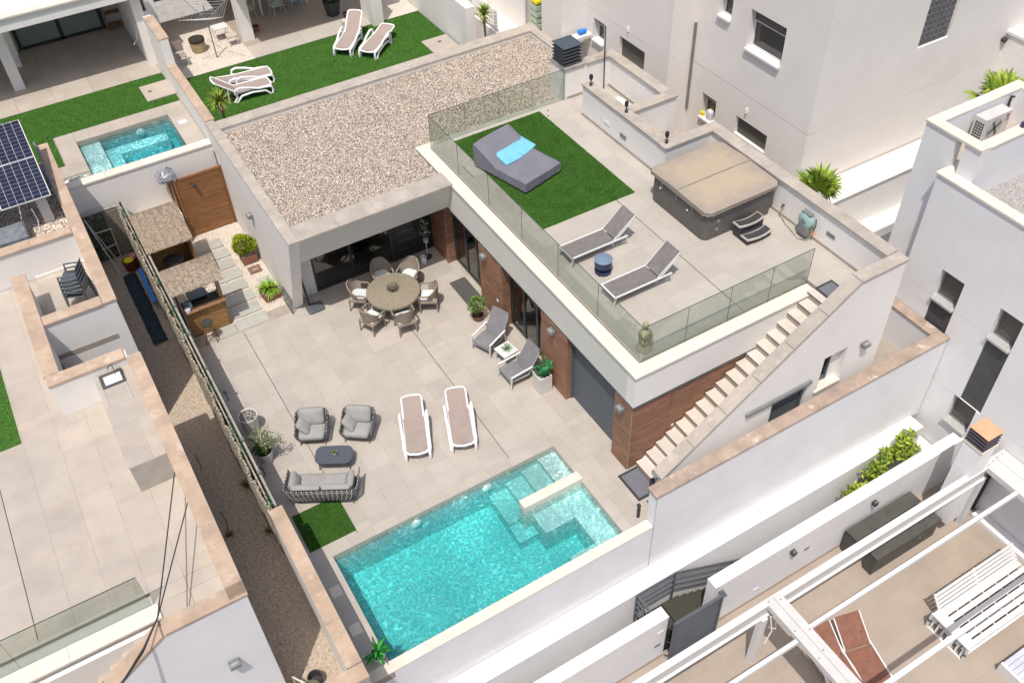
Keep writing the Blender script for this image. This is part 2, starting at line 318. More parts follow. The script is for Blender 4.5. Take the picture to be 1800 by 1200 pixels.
    def obj(s, name, m, parent=None, smooth=False, bevel=0, kind=None, label=None, loc=None):
        o = bpy.data.objects.new(name, s.mesh(name, m, smooth)); COL.objects.link(o); o.parent = parent
        if loc: o.location = loc
        if bevel:
            b = o.modifiers.new('bevel', 'BEVEL'); b.width = bevel; b.segments = 2; b.limit_method = 'ANGLE'; b.angle_limit = R(40)
        if kind: o['kind'] = kind
        if label: o['label'] = label
        return o
def sheet(x0, x1, y0, y1, z): return MB()._add([(x0,y0,z),(x1,y0,z),(x1,y1,z),(x0,y1,z)], [(0,1,2,3)])
def B(*a): return MB().box(*a)
def tag(o, label, cat, group=None):
    o['label'] = label; o['category'] = cat
    if group: o['group'] = group
    return o
def thing(name, label, cat, loc=(0,0,0), rz=0, group=None):
    o = bpy.data.objects.new(name, None); COL.objects.link(o); o.location = loc; o.rotation_euler = (0,0,rz); o.empty_display_size = .2
    return tag(o, label, cat, group)
def structure(name, loc=(0,0,0)):
    o = bpy.data.objects.new(name, None); COL.objects.link(o); o.location = loc; o['kind'] = 'structure'; return o
def dup(root, loc, rz, label, group=None, scale=None):
    def cp(o, par):
        c = o.copy(); COL.objects.link(c); c.parent = par
        for ch in [q for q in ALL_CH.get(o.name, [])]: cp(ch, c)
        return c
    ALL_CH.clear()
    for q in bpy.data.objects:
        if q.parent: ALL_CH.setdefault(q.parent.name, []).append(q)
    r = cp(root, None); r.location = loc; r.rotation_euler = (0,0,rz); r['label'] = label
    if group: r['group'] = group
    if scale: r.scale = (scale,)*3
    return r
ALL_CH = {}
_cache = {}
def piece(name, dims, m, parent, loc, label=None, bevel=False):
    """box piece that shares its mesh with alike pieces; loc = centre"""
    k = (name, tuple(round(d, 3) for d in dims), m)
    if k not in _cache:
        hx, hy, hz = (d/2 for d in dims)
        if bevel:
            e = .004; b = MB(); b.box(-hx,hx,-hy,hy,-hz,hz-e); b2 = MB()
            vs = [(-hx,-hy,-hz),(hx,-hy,-hz),(hx,hy,-hz),(-hx,hy,-hz),(-hx,-hy,hz-e),(hx,-hy,hz-e),(hx,hy,hz-e),(-hx,hy,hz-e),(-hx+e,-hy+e,hz),(hx-e,-hy+e,hz),(hx-e,hy-e,hz),(-hx+e,hy-e,hz)]
            b2._add(vs, [(3,2,1,0),(0,1,5,4),(1,2,6,5),(2,3,7,6),(3,0,4,7),(4,5,9,8),(5,6,10,9),(6,7,11,10),(7,4,8,11),(8,9,10,11)])
            _cache[k] = b2.mesh(name, m)
        else: _cache[k] = B(-hx,hx,-hy,hy,-hz,hz).mesh(name, m)
    o = bpy.data.objects.new(name, _cache[k]); COL.objects.link(o); o.parent = parent; o.location = loc
    if label: o['label'] = label
    return o
def tiles(parent, regs, z, sx, sy, m, ox=0, oy=0, gap=.0045, th=.012, name='tile', holes=(), stagger=0, splitx=()):
    """floor tiles with open joints, cut to the regions and around holes; every tile an object"""
    def sub(r, h):
        a, b, c, d = r; p, q, s, t = h
        if q <= a or p >= b or t <= c or s >= d: return [r]
        o = []
        if p > a: o.append((a, p, c, d))
        if q < b: o.append((q, b, c, d))
        x0, x1 = max(a, p), min(b, q)
        if s > c: o.append((x0, x1, c, s))
        if t < d: o.append((x0, x1, t, d))
        return o
    for (X0, X1, Y0, Y1) in regs:
        j = math.floor((Y0-oy)/sy)
        while oy+j*sy < Y1-1e-6:
            off = ox+(stagger*sx if j % 2 else 0); i = math.floor((X0-off)/sx)
            while off+i*sx < X1-1e-6:
                r = (max(X0, off+i*sx), min(X1, off+(i+1)*sx), max(Y0, oy+j*sy), min(Y1, oy+(j+1)*sy)); L = [r]
                for h in list(holes)+[(s-.006, s+.006, -99, 99) for s in splitx]: L = [q for x in L for q in sub(x, h)]
                for a, b, c, d in L:
                    if b-a > .04 and d-c > .04:
                        piece(name, (b-a-gap, d-c-gap, th), m, parent, ((a+b)/2, (c+d)/2, z-th/2), bevel=True)
                i += 1
            j += 1
def run(parent, a, b, w, t, z, m='coping', L=1.15, name='coping', axis='x', c=0):
    """row of coping stones from a to b along an axis, centred on c, top at z"""
    n = max(1, round(abs(b-a)/L)); s = (b-a)/n
    for i in range(n):
        q = a+s*(i+.5); l = (q, c, z-t/2) if axis == 'x' else (c, q, z-t/2)
        piece(name, (abs(s)-.004, w, t) if axis == 'x' else (w, abs(s)-.004, t), m, parent, l, bevel=True)
def rect_minus(r, holes):
    L = [r]
    for h in holes:
        N = []
        for a, b, c, d in L:
            p, q, s, t = h
            if q <= a or p >= b or t <= c or s >= d: N.append((a,b,c,d)); continue
            if p > a: N.append((a,p,c,d))
            if q < b: N.append((q,b,c,d))
            x0, x1 = max(a,p), min(b,q)
            if s > c: N.append((x0,x1,c,s))
            if t < d: N.append((x0,x1,t,d))
        L = N
    return L
def wall_x(b, x0, x1, y0, y1, z0, z1, holes=()):   # wall slab whose face is a plane of constant x; holes (y0,y1,z0,z1)
    for a, c, d, e in rect_minus((y0,y1,z0,z1), holes): b.box(x0,x1,a,c,d,e)
    return b
def wall_y(b, x0, x1, y0, y1, z0, z1, holes=()):   # constant y; holes (x0,x1,z0,z1)
    for a, c, d, e in rect_minus((x0,x1,z0,z1), holes): b.box(a,c,y0,y1,d,e)
    return b
def pebbles(name, rects, z, n, size, cols, parent=None, m='gravel', jitter=.5):
    """loose stones: low domes in random sizes, turns and colours, one mesh"""
    area = [(b-a)*(d-c) for a,b,c,d in rects]; tot = sum(area); V = []; F = []; CC = []
    base = np.array([(1,0,0),(.35,.9,0),(-.75,.6,0),(-.8,-.55,0),(.3,-.95,0),(.4,.15,.75),(-.35,.05,.8)])
    faces = np.array([(0,1,5),(1,6,5),(1,2,6),(2,3,6),(3,4,6),(4,5,6),(4,0,5)])
    for (a,b,c,d), ar in zip(rects, area):
        k = int(n*ar/tot); x = RNG.uniform(a+size*.6,b-size*.6,k); y = RNG.uniform(c+size*.6,d-size*.6,k); s = size*RNG.uniform(.45,1.1,k); t = RNG.uniform(0,6.28,k); h = RNG.uniform(.4,1.0,k); zz = z+RNG.uniform(-.3,.55,k)*size*.6; tl = RNG.normal(0,.35,(k,2))
        ct, st = np.cos(t), np.sin(t); bx, by, bz = base[:,0], base[:,1], base[:,2]
        px = (ct[:,None]*bx-st[:,None]*by*.75)*s[:,None]; py = (st[:,None]*bx+ct[:,None]*by*.75)*s[:,None]
        pz = bz*s[:,None]*h[:,None]+px*tl[:,:1]+py*tl[:,1:]
        o = sum(len(q) for q in V); V.append(np.stack([px+x[:,None],py+y[:,None],pz+zz[:,None]],-1).reshape(-1,3))
        F.append((faces[None]+(np.arange(k)*7)[:,None,None]).reshape(-1,3)+o)
        CC.append(np.repeat(np.array(cols)[RNG.choice(len(cols), k)]*RNG.uniform(.8,1.15,(k,1)), 7, 0))
    return np_mesh(name, np.concatenate(V), np.concatenate(F), np.concatenate(CC), m, parent)
def np_mesh(name, V, F, C, m, parent=None):
    me = bpy.data.meshes.new(name); nf = len(F); k = F.shape[1]
    me.vertices.add(len(V)); me.vertices.foreach_set('co', V.astype(np.float32).ravel())
    me.loops.add(nf*k); me.loops.foreach_set('vertex_index', F.astype(np.int32).ravel())
    me.polygons.add(nf); me.polygons.foreach_set('loop_start', np.arange(0, nf*k, k, dtype=np.int32)); me.polygons.foreach_set('loop_total', np.full(nf, k, np.int32))
    me.update(calc_edges=True)
    a = me.color_attributes.new('col', 'BYTE_COLOR', 'CORNER'); a.data.foreach_set('color', np.repeat(np.c_[np.clip(C,0,1), np.ones(nf)], k, 0).astype(np.float32).ravel())
    me.materials.append(M[m]); o = bpy.data.objects.new(name, me); COL.objects.link(o); o.parent = parent; o['kind'] = 'stuff'; return o
def turf(name, rects, z, n, m='turf', h=.022, parent=None, label=None):
    area = [(b-a)*(d-c) for a,b,c,d in rects]; tot = sum(area); V = []; C = []
    for (a,b,c,d), ar in zip(rects, area):
        k = int(n*ar/tot); x = RNG.uniform(a,b,k); y = RNG.uniform(c,d,k); t = RNG.uniform(0,6.28,k); w = RNG.uniform(.006,.011,k)*1.5; H = h*RNG.uniform(.5,1.1,k); lx, ly = RNG.normal(0,.6,k)*H, RNG.normal(0,.6,k)*H
        p0 = np.stack([x-np.cos(t)*w,y-np.sin(t)*w,np.full(k,z)],-1); p1 = np.stack([x+np.cos(t)*w,y+np.sin(t)*w,np.full(k,z)],-1); p2 = np.stack([np.clip(x+lx,a,b),np.clip(y+ly,c,d),z+H],-1)
        V.append(np.stack([p0,p1,p2],1).reshape(-1,3)); g = RNG.uniform(.82,1.15,(k,1)); C.append(np.array([[.75,.8,.7]])*g)
    V = np.concatenate(V); F = np.arange(len(V)).reshape(-1,3)
    o = np_mesh(name, V, F, np.concatenate(C), m, parent)
    return o
def leaves(b, pts, L, w, cols, up=.4, spread=1.0, out=None):
    """kite-shaped leaves at the points, roughly facing outwards"""
    for p in pts:
        p = Vector(p); d = Vector((random.gauss(0,1), random.gauss(0,1), random.gauss(up,.6)))
        if out is not None: d = d*.6+(p-Vector(out)).normalized()*1.2
        d.normalize(); s = d.cross(Vector((random.gauss(0,1), random.gauss(0,1), random.gauss(0,1)))).normalized()
        l = L*random.uniform(.6,1.2); ww = w*random.uniform(.7,1.2); nn = s.cross(d)*l*.12
        c = random.choice(cols); k = random.uniform(.75,1.25); c = tuple(min(1,v*k) for v in c)
        b._add([p, p+d*l*.45+s*ww+nn, p+d*l, p+d*l*.45-s*ww+nn], [(0,1,2),(0,2,3)], c)
    return b
def ellipsoid_pts(n, c, r, hollow=.45, lumps=5):
    L = [(Vector([random.gauss(0,1) for _ in range(3)]).normalized()) for _ in range(lumps)]; o = []
    for _ in range(n):
        d = Vector([random.gauss(0,1) for _ in range(3)]).normalized(); k = random.uniform(hollow,1)**.5
        k *= .72+.38*max(0, max(d.dot(q) for q in L))**3
        o.append((c[0]+d.x*r[0]*k, c[1]+d.y*r[1]*k, c[2]+d.z*r[2]*k))
    return o
GREENS = [(.09,.16,.025),(.06,.12,.02),(.13,.20,.03),(.04,.09,.015)]
LIME = [(.34,.40,.02),(.26,.34,.02),(.42,.46,.04),(.16,.24,.015)]
YUC = [(.30,.38,.04),(.20,.30,.03),(.42,.45,.08),(.12,.2,.02)]
def rosette(b, c, n, L, w, cols, droop=.5, up=(.1,1.3), arch=None, seg=4):
    """sword leaves arching from a centre"""
    for i in range(n):
        a = random.uniform(0,6.28); e = random.uniform(*up); l = L*random.uniform(.75,1.1); col = random.choice(cols); k = random.uniform(.8,1.2); col = tuple(min(1,v*k) for v in col)
        h = Vector((math.cos(a),math.sin(a),0)); side = Vector((-math.sin(a),math.cos(a),0)); p = Vector(c); el = e; prev = None
        for j in range(seg+1):
            t = j/seg; ww = w*(1-t**2.2)*(.6+.4*min(1,t*4)); A = p-side*ww; Bq = p+side*ww
            if prev: b._add([prev[0], prev[1], Bq, A], [(0,1,2,3)], col)
            prev = (A, Bq); p = p+(h*math.cos(el)+Vector((0,0,1))*math.sin(el))*(l/seg); el -= droop*(.4+t)
    return b
def fan_leaf(b, base, d, L, Rf, cols, n=22):
    """palm fan: stalk, then a wheel of narrow folded blades"""
    base = Vector(base); d = Vector(d).normalized(); c = base+d*L; s = d.cross(Vector((0,0,1))); s = (s if s.length > .1 else Vector((1,0,0))).normalized(); nn = s.cross(d)
    k = .012; b._add([base-s*k, base+s*k, c+s*k*.6, c-s*k*.6], [(0,1,2,3)], (.25,.3,.08))
    for i in range(n):
        a = (i/(n-1)-.5)*R(215); col = random.choice(cols); r = Rf*(1-.25*abs(a)/R(107))*random.uniform(.92,1.05)
        v = d*math.cos(a)+s*math.sin(a); q = nn.cross(v); w = r*.045; sag = Vector((0,0,-r*.22)); fold = nn*(.02+.02*(i%2))
        m1 = c+v*r*.55+fold; tip = c+v*r+sag*random.uniform(.4,1.2)
        col2 = tuple(x*.85 for x in col)
        b._add([c, m1-q*w*1.5, m1+q*w*1.5, tip], [(0,1,2),(2,1,3)], col if i % 2 else col2)
    return b
# ============================================================ THE SETTING
g = MB(); g.box(-40,60,-40,60,-4.6,-4.4); g.obj('ground', 'concrete', kind='structure')
TX = .665
# --- patio of the villa with its tiles, pool hole left open
pf = structure('patio_floor'); b = MB()
for r in ((-.62,8.0,0,9.3),(-.62,0,-3.5,0),(6.454,13.4,-3.2,0),(13.4,17.1,-3.2,9)): b.box(r[0],r[1],r[2],r[3],-.25,-.004)
b.obj('grout_bed', 'grout', pf)
HB = [(-.62,2.45,8.86,9.3)]
tiles(pf, [(-.62,7.64,.30,9.29)], 0, TX, TX, 'tile', 1.85, 1.19, holes=HB, splitx=(.805, 5.23))
tiles(pf, [(-.62,6.454,0,.30)], 0, TX, .30, 'tile', 1.85, 0, name='lip_tile')
tiles(pf, [(6.454,6.754,-3.22,0.3)], 0, .3, TX, 'tile', 6.454, -.16, name='lip_tile')
tiles(pf, [(-.62,0,-3.22,0),(6.754,7.93,-3.2,.3),(7.64,7.93,.3,8.25),(7.93,13.2,-3.2,-2.95)], 0, TX, TX, 'tile', 6.5, -.10, holes=[(7.64,7.95,1.21,2.5),(7.64,7.95,4.69,6.01),(7.64,7.95,-1.7,-.99)])
b = MB()
for x0 in (.805, 5.23): b.box(x0-.007,x0+.007,.3,8.8,-.003,-.001)
b.obj('expansion_joint', 'jointdark', pf)
for y in (-.95,-2.1): piece('skimmer_lid', (.26,.3,.012), 'coping_white', pf, (-.32,y,.008))
# --- pool
po = structure('pool'); b = MB()
b.box(0,6.454,-3.22,0,-1.35,-1.2); b.box(-.12,0,-3.3,.1,-1.3,-.25); b.box(6.454,6.56,-3.3,.1,-1.3,-.25); b.box(-.12,6.56,0,.12,-1.3,-.25); b.box(0,6.454,-3.26,-3.22,-1.3,-.02)
b.obj('pool_basin', 'pool_tile', po)
b = MB(); b.box(-.02,.004,-3.22,-.004,-.26,-.014); b.box(6.450,6.470,-3.22,-.004,-.26,-.014); b.box(-.02,6.47,-.004,.02,-.26,-.014); b.obj('pool_lip', 'lip', po)
# entry steps in the far corner and the L shaped bench
for i, (x0, x1, z) in enumerate(((5.95,6.454,-.22),(5.43,5.95,-.40),(4.93,5.43,-.58),(4.4,4.93,-.78))): B(x0,x1,-1.05,0,-1.2,z).obj('pool_step', 'pool_tile', po)
B(4.4,5.3,-1.62,-1.05,-1.2,-.9).obj('pool_step', 'pool_tile', po)
b = MB(); b.box(4.95,6.454,-2.0,-1.35,-1.2,-.40); b.box(5.85,6.454,-3.22,-2.0,-1.2,-.40); b.box(5.1,5.85,-3.22,-2.85,-1.2,-.50); b.obj('pool_bench', 'pool_tile', po)
b = MB(); nx, ny = 160, 80
B(-.010,6.460,-3.232,.012,-1.22,-.13).obj('pool_water', 'water', po)
w = B(4.72,6.5,-1.34,-1.06,-1.2,.06).obj('pool_divider_wall', 'coping_white', po, bevel=.01)
for x, y in ((2.25,-.01),(4.35,-.01)):
    b = MB(); b.lathe([(.0,0),(.13,.0),(.15,.03),(.10,.06),(0,.065)], n=18); b.xf(Matrix.Translation((x,y,-.33)) @ Matrix.Rotation(R(90),4,'X')); b.obj('pool_light', 'white_plastic', po, smooth=True)
b = MB(); b.lathe([(0,0),(.05,0),(.05,.02),(0,.02)], n=10); b.xf(Matrix.Translation((3.72,-.01,-.3)) @ Matrix.Rotation(R(90),4,'X')); b.obj('pool_inlet', 'white_plastic', po)
b = MB(); b.lathe([(0,0),(.05,0),(.05,.02),(0,.02)], n=10); b.xf(Matrix.Translation((6.44,-2.2,-.25)) @ Matrix.Rotation(R(-90),4,'Y')); b.obj('pool_inlet', 'white_plastic', po)
# --- side garden: stepping slabs in white gravel
sg = structure('side_garden'); B(-.62,2.5,8.86,14.85,-.2,-.03).obj('gravel_bed', 'white_gravel', sg)
pebbles('white_stones', [(-.6,2.48,8.9,14.8)], -.02, 9000, .02, [(.78,.74,.68),(.7,.62,.52),(.85,.83,.8),(.55,.48,.42)], sg)
for i in range(8):
    y = 9.12+i*.62; piece('paver', (1.0,.50,.03), 'paver', sg, (1.18+(-.02 if i % 2 else .02),y+.03,.0), bevel=True)
    if i in (0,1,3,5): piece('paver', (.55,.50,.03), 'paver', sg, (.38,y,.0), bevel=True)
B(-.61,.80,14.02,14.84,.0,1.12).obj('raised_bed', 'stucco', sg); B(-.61,.80,14.03,14.84,1.121,1.15).obj('bed_gravel', 'white_gravel', sg); pebbles('bed_stones', [(-.6,.78,14.05,14.83)], 1.15, 1200, .02, [(.78,.74,.68),(.7,.62,.52),(.85,.83,.8)], sg)
# --- alley beside the plot
al = structure('alley'); B(-4.3,-.95,-4.6,14.9,-.2,-.0).obj('alley_earth', 'alley', al)
pebbles('alley_gravel', [(-2.16,-1.0,-4,8)], .0, 14000, .016, [(.62,.54,.44),(.5,.42,.34),(.75,.68,.58),(.3,.25,.2)], al)
# ============================================================ VILLA
v = thing('villa', 'flat white villa with pebble roof, upper terrace and walnut cladding beside the large pool', 'house')
ZR = 3.68
b = MB(); b.xprism([(8.95,0),(14.66,0),(14.66,3.62),(7.43,3.62)], 2.5, 2.82)
wall_y(b, 2.82,14.8,14.18,14.66,0,3.62); b.box(14.5,14.8,9.74,14.18,0,3.62); b.box(2.82,3.45,9.29,9.6,0,2.55); b.box(2.82,7.65,7.74,8.06,3.05,3.62)
b.obj('wall', 'stucco', v)
b = MB(); b.xprism([(7.84,2.55),(7.43,3.62),(7.74,3.62),(7.74,3.05),(9.6,3.05),(9.6,2.55)], 2.82, 7.65); b.obj('canted_fascia', 'fascia', v)
rf = B(2.82,14.5,8.06,14.18,3.3,3.50).obj('roof', 'gravel_bed', v)
PEB = [(.60,.56,.52),(.50,.48,.46),(.70,.65,.60),(.26,.25,.245),(.62,.54,.45),(.86,.83,.79),(.36,.35,.35),(.52,.44,.37),(.13,.12,.12),(.76,.71,.66)]
pebbles('roof_pebbles', [(2.8,7.64,8.07,14.15),(7.64,14.49,9.77,14.15)], 3.505, 105000, .024, PEB, v)
run(v, 7.37, 14.7, .32, .06, ZR, axis='y', c=2.64); run(v, 2.8, 7.64, .72, .06, ZR, axis='x', c=7.73)
run(v, 2.8, 14.84, .52, .06, ZR, axis='x', c=14.42); run(v, 9.78, 14.16, .34, .06, ZR, axis='y', c=14.66)
# terrace block
b = MB(); b.box(7.65,7.98,-1.42,9.75,2.47,3.57); b.obj('fascia', 'fascia', v)
B(7.65,13.33,-1.75,-1.42,2.47,3.57).obj('fascia', 'stucco', v); B(7.98,12.95,9.44,9.75,3.3,3.57).obj('upstand', 'stucco', v)
b = MB(); b.box(7.68,13.2,-1.72,-1.5,2.41,2.47); b.box(7.68,7.98,-1.5,8.3,2.40,2.47); b.obj('fascia_shade_strip', 'dark_metal', v)  # dark strips stand for the shade under the fascia
run(v, -1.79, 9.78, .38, .06, 3.63, 'coping_white', axis='y', c=7.80, L=1.4); run(v, 7.99, 13.3, .37, .06, 3.63, 'coping_white', axis='x', c=-1.605, L=1.4); run(v, 7.99, 12.93, .31, .06, 3.63, 'coping_white', axis='x', c=9.625, L=1.4)
tf = B(7.98,14.6,-1.42,9.44,3.3,3.716).obj('terrace_floor', 'grout', v)
b = MB(); b.box(13.33,14.6,-2.66,-1.421,3.3,3.715); b.obj('terrace_floor_bed', 'grout', v)
tiles(tf, [(7.985,14.58,-1.425,4.10),(7.985,12.87,4.10,9.44),(13.22,14.58,6.54,9.36),(12.87,13.22,8.37,9.4)], 3.72, TX, TX, 'tile_up', 9.17, -.01, splitx=(11.19,))
tiles(tf, [(13.33,14.58,-2.65,-1.43)], 3.72, TX, TX, 'tile_up', 9.17, -.01)
B(11.184,11.196,-1.4,4.08,3.717,3.719).obj('expansion_joint', 'jointdark', tf)
# parapets and their stones
b = MB(); b.box(14.6,14.9,-2.65,4.43,0,4.75); b.box(12.9,14.6,4.13,4.43,3,4.75); b.box(12.9,13.2,4.43,8.37,3,4.75); b.box(13.2,14.9,6.22,6.52,3,4.75)
b.box(14.62,14.9,6.52,9.68,3,4.75); b.box(12.94,13.66,9.42,10.3,2.6,4.75); b.box(13.66,14.62,9.38,9.68,3,4.75); b.box(7.98,12.9,-1.0,9.4,2.5,3.3)
b.obj('parapet', 'stucco', v)
for args in ((-2.60,4.08,.39,'y',14.74),(12.85,14.93,.38,'x',4.28),(4.48,8.40,.38,'y',13.05),(13.25,14.93,.38,'x',6.37),(6.57,9.70,.38,'y',14.76)):
    if args[2]: run(v, args[0], args[1], args[2], .06, 4.81, axis=args[3], c=args[4])
b = MB(); b.box(12.9,13.70,9.38,10.34,4.75,4.81); b.box(13.70,14.57,9.34,9.72,4.75,4.81); b.obj('stained_coping', mat('sooty_coping', (.40,.355,.315), .85, var=.22, scale=3, bump=.4, stain=(.16,.15,.14), stscale=2.2), v, bevel=.006)
# skirting of the terrace
b = MB(); b.box(12.875,12.89,4.13,8.37,3.72,3.80); b.box(14.585,14.599,-2.64,4.12,3.72,3.80); b.box(12.9,14.58,4.11,4.125,3.72,3.8); b.box(13.0,13.6,9.40,9.415,3.72,3.8); b.box(14.605,14.615,6.55,9.36,3.72,3.8); b.obj('skirting', mat('skirting_tile', (.40,.36,.32), .6), v)
# stair flight, its outer wall with sloping stone
st = MB(); sl = .2067/.3
st.yprism([(7.93,0),(13.1,0),(13.1,3.5),(7.93,.02)], -2.66, -1.7); stc = st.obj('staircase', 'stucco_warm', v)
for i in range(18):
    x0 = 7.93+.3*i; z = .2067*(i+1)
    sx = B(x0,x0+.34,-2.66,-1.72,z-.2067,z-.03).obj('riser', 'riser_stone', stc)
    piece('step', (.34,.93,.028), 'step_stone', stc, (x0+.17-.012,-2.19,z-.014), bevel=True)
    piece('nosing_shade_strip', (.010,.92,.026), 'charcoal', stc, (x0-.006,-2.19,z-.043))  # dark strip stands for the shadow below each tread edge
b = MB(); b.yprism([(7.8,0),(10.1,0),(10.1,2.55),(7.8,.97)], -2.95, -2.66)
wall_y(b, 10.1,14.9,-2.95,-2.66,0,2.55,[(11.2,12.4,.5,1.75),(12.79,13.6,1.22,2.43)])
b.yprism([(10.1,2.55),(14.9,2.55),(14.9,4.75),(13.3,4.75)], -2.95, -2.66); b.obj('stair_wall', 'stucco', v)
for i in range(6):
    a0 = i/6; a1 = (i+1)/6; P = lambda t: (7.74+(13.33-7.74)*t, -2.805, .965+(4.80-.965)*t)
    MB().beam(P(a0+.001), P(a1-.001), .36, .06).obj('coping', 'coping', v)
run(v, 13.35, 14.92, .36, .06, 4.81, axis='x', c=-2.80)
# windows of the stair wall
w = B(11.2,12.4,-2.80,-2.76,.5,1.75).obj('shutter', 'mid_metal', v)
for k in range(17): piece('slat', (1.02,.02,.055), 'grey_metal', w, (11.8,-2.815,.55+k*.072))
B(11.2,11.28,-2.87,-2.80,.5,1.75).obj('shutter_frame', 'grey_metal', w); B(12.32,12.4,-2.87,-2.80,.5,1.75).obj('shutter_frame', 'grey_metal', w)
B(10.27,12.46,-3.03,-2.96,1.76,1.86).obj('shutter_rail', 'mid_metal', v, bevel=.005)
w = B(12.79,13.3,-2.70,-2.67,1.22,2.43).obj('window_pane', 'dark_glass', v); b = MB(); b.box(12.8,12.86,-2.76,-2.70,1.26,2.43); b.box(13.24,13.3,-2.76,-2.70,1.26,2.43); b.box(12.86,13.24,-2.76,-2.70,2.3,2.4); b.box(12.86,13.24,-2.76,-2.70,1.3,1.38); b.obj('frame', 'grey_metal', w)
B(13.3,13.6,-2.75,-2.67,1.22,2.43).obj('window_reveal', 'stucco', v); B(12.7,13.62,-3.0,-2.70,1.17,1.235).obj('window_sill', 'coping_white', v)
# walnut effect cladding, plank by plank
def planks(par, axis, c, a, b_, z0, z1, slope=None, h=.204, L=1.2, off=0.0):
    j = 0; z = z0
    while z < z1-.03:
        hh = min(h, z1-z); p = a - ((off + (0 if True else 0)) % L); 
        while p < b_-.02:
            s, e = max(a, p), min(b_, p+L)
            if slope:
                lo = slope(s)
                if z+hh < lo-.02: p += L; continue
            if e-s > .03:
                if axis == 'y': piece('plank', (.014, e-s-.010, hh-.009), 'cladding', par, (c, (s+e)/2, z+hh/2))
                else: piece('plank', (e-s-.010, .014, hh-.009), 'cladding', par, ((s+e)/2, c, z+hh/2))
            p += L
        z += hh; j += 1
cl = B(7.95,13.0,-1.69+.02,-1.3,0,2.41).obj('cladding', 'coping', v)
for y0, y1 in ((8.25,9.29),(4.69,6.01),(1.21,2.5),(-1.69,-.99)): B(7.665,7.95,y0+.015,y1-.015,0,2.41).obj('pier_core', 'coping', v)
for y0, y1 in ((8.25,9.29),(4.69,6.01),(1.21,2.5),(-1.69,-.99)):
    planks(cl, 'y', 7.652, y0, y1, 0, 2.40, L=1.4)
    if y0 > -1: planks(cl, 'x', y0+.002, 7.67, 7.94, 0, 2.40, L=1.4)
planks(cl, 'x', -1.685, 7.67, 13.0, 0, 2.40, slope=lambda x: (x-7.93)*sl, off=-.02)
for (x, y, z) in ((9.05,-1.70,.95),):
    B(x-.04,x+.04,y,y+.01,z-.04,z+.04).obj('wall_switch', 'white_plastic', v)
for (y, z) in ((4.95,.9),): B(7.625,7.64,y-.04,y+.04,z-.04,z+.04).obj('wall_switch', 'white_plastic', v)
for (x, y) in ((12.1,9.15),(11.95,8.9)): MB().cyl((x,y,3.721),(x,y,3.726),.03,.03,10).obj('floor_drain', 'charcoal', tf)
# glass doors and shutter
def glazed(y0, y1, nm='glass_door', leaves_=3):
    d = MB(); d.box(7.96,8.02,y0,y0+.07,0,2.4); d.box(7.96,8.02,y1-.07,y1,0,2.4); d.box(7.96,8.02,y0,y1,.0,.06); d.box(7.96,8.02,y0+.07,y1-.07,2.3,2.4)
    f = d.obj(nm, 'dark_metal', v); s = (y1-y0)/leaves_
    for i in range(leaves_):
        B(7.985,7.995,y0+.07+i*s,y0+s*(i+1)-.07,.06,2.3).obj('pane', 'door_glass', f)
        if i: B(7.955,8.025,y0+s*i-.06,y0+s*i+.05,.06,2.3).obj('mullion', 'dark_metal', f)
glazed(6.01, 8.25); glazed(2.5, 4.69)
B(7.632,7.649,-1.76,9.4,3.535,3.568).obj('shade_line_strip', 'mid_metal', v); B(7.66,13.3,-1.768,-1.751,3.535,3.568).obj('shade_line_strip', 'mid_metal', v)  # grey strips stand for the shadow line under the coping
B(7.64,13.1,-1.757,-1.752,2.47,2.53).obj('shade_line_strip', 'grey_metal', v); B(7.640,7.648,-1.757,8.0,2.47,2.505).obj('shade_line_strip', 'grey_metal', v)  # dark strips stand for the shade line along the fascia foot
d = B(7.88,7.93,-.99,1.21,0,2.4).obj('garage_door', mat('slate_blue_door', (.105,.125,.145), .65, var=.04, scale=2, bump=.3, bscale=200), v)
b = MB()
for k in range(9): b.box(7.84,7.88,-.985,1.205,2.06+k*.038,2.083+k*.038)
b.obj('slotted_grille', 'dark_metal', d); b = MB(); b.box(7.80,7.88,-.99,-.95,0,2.4); b.box(7.80,7.88,1.17,1.21,0,2.4); b.obj('door_frame', 'grey_metal', d)
# entrance front under the canted fascia
d = MB(); d.box(3.45,3.53,9.30,9.36,0,2.55); d.box(6.12,6.22,9.30,9.36,0,2.55); d.box(3.53,6.12,9.30,9.36,0,.07); d.box(4.72,4.80,9.30,9.36,.07,2.55); f = d.obj('sliding_door', 'dark_metal', v)
B(3.53,4.72,9.32,9.33,.07,2.55).obj('pane', 'door_glass', f); B(4.80,6.12,9.34,9.35,.07,2.55).obj('pane', 'door_glass', f)
d = B(6.22,7.2,9.30,9.37,0,2.55).obj('entrance_door', mat('black_green_door', (.02,.026,.028), .35), v)
for k in range(6): B(6.4,7.0,9.285,9.30,.35+k*.36,.365+k*.36).obj('door_strip', 'steel', d)
B(7.2,7.66,9.30,9.4,0,2.55).obj('side_panel', mat('black_panel', (.02,.024,.026), .3), v)
# dark rooms behind the glass
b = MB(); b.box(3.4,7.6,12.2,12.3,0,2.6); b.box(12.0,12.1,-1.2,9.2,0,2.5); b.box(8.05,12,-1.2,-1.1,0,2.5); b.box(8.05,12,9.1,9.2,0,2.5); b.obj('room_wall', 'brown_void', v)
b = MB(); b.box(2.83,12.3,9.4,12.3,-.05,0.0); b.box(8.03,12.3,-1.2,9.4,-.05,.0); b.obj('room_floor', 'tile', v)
for (x, y, z, l) in ((12.886,7.0,4.14,.30),(12.886,6.15,4.10,.30),(14.596,-.79,4.2,.30)):
    B(x-.012,x,y-l/2,y+l/2,z-.06,z+.06).obj('wall_vent', 'mid_metal' if y < 6.5 else 'white_plastic', v, bevel=.004)
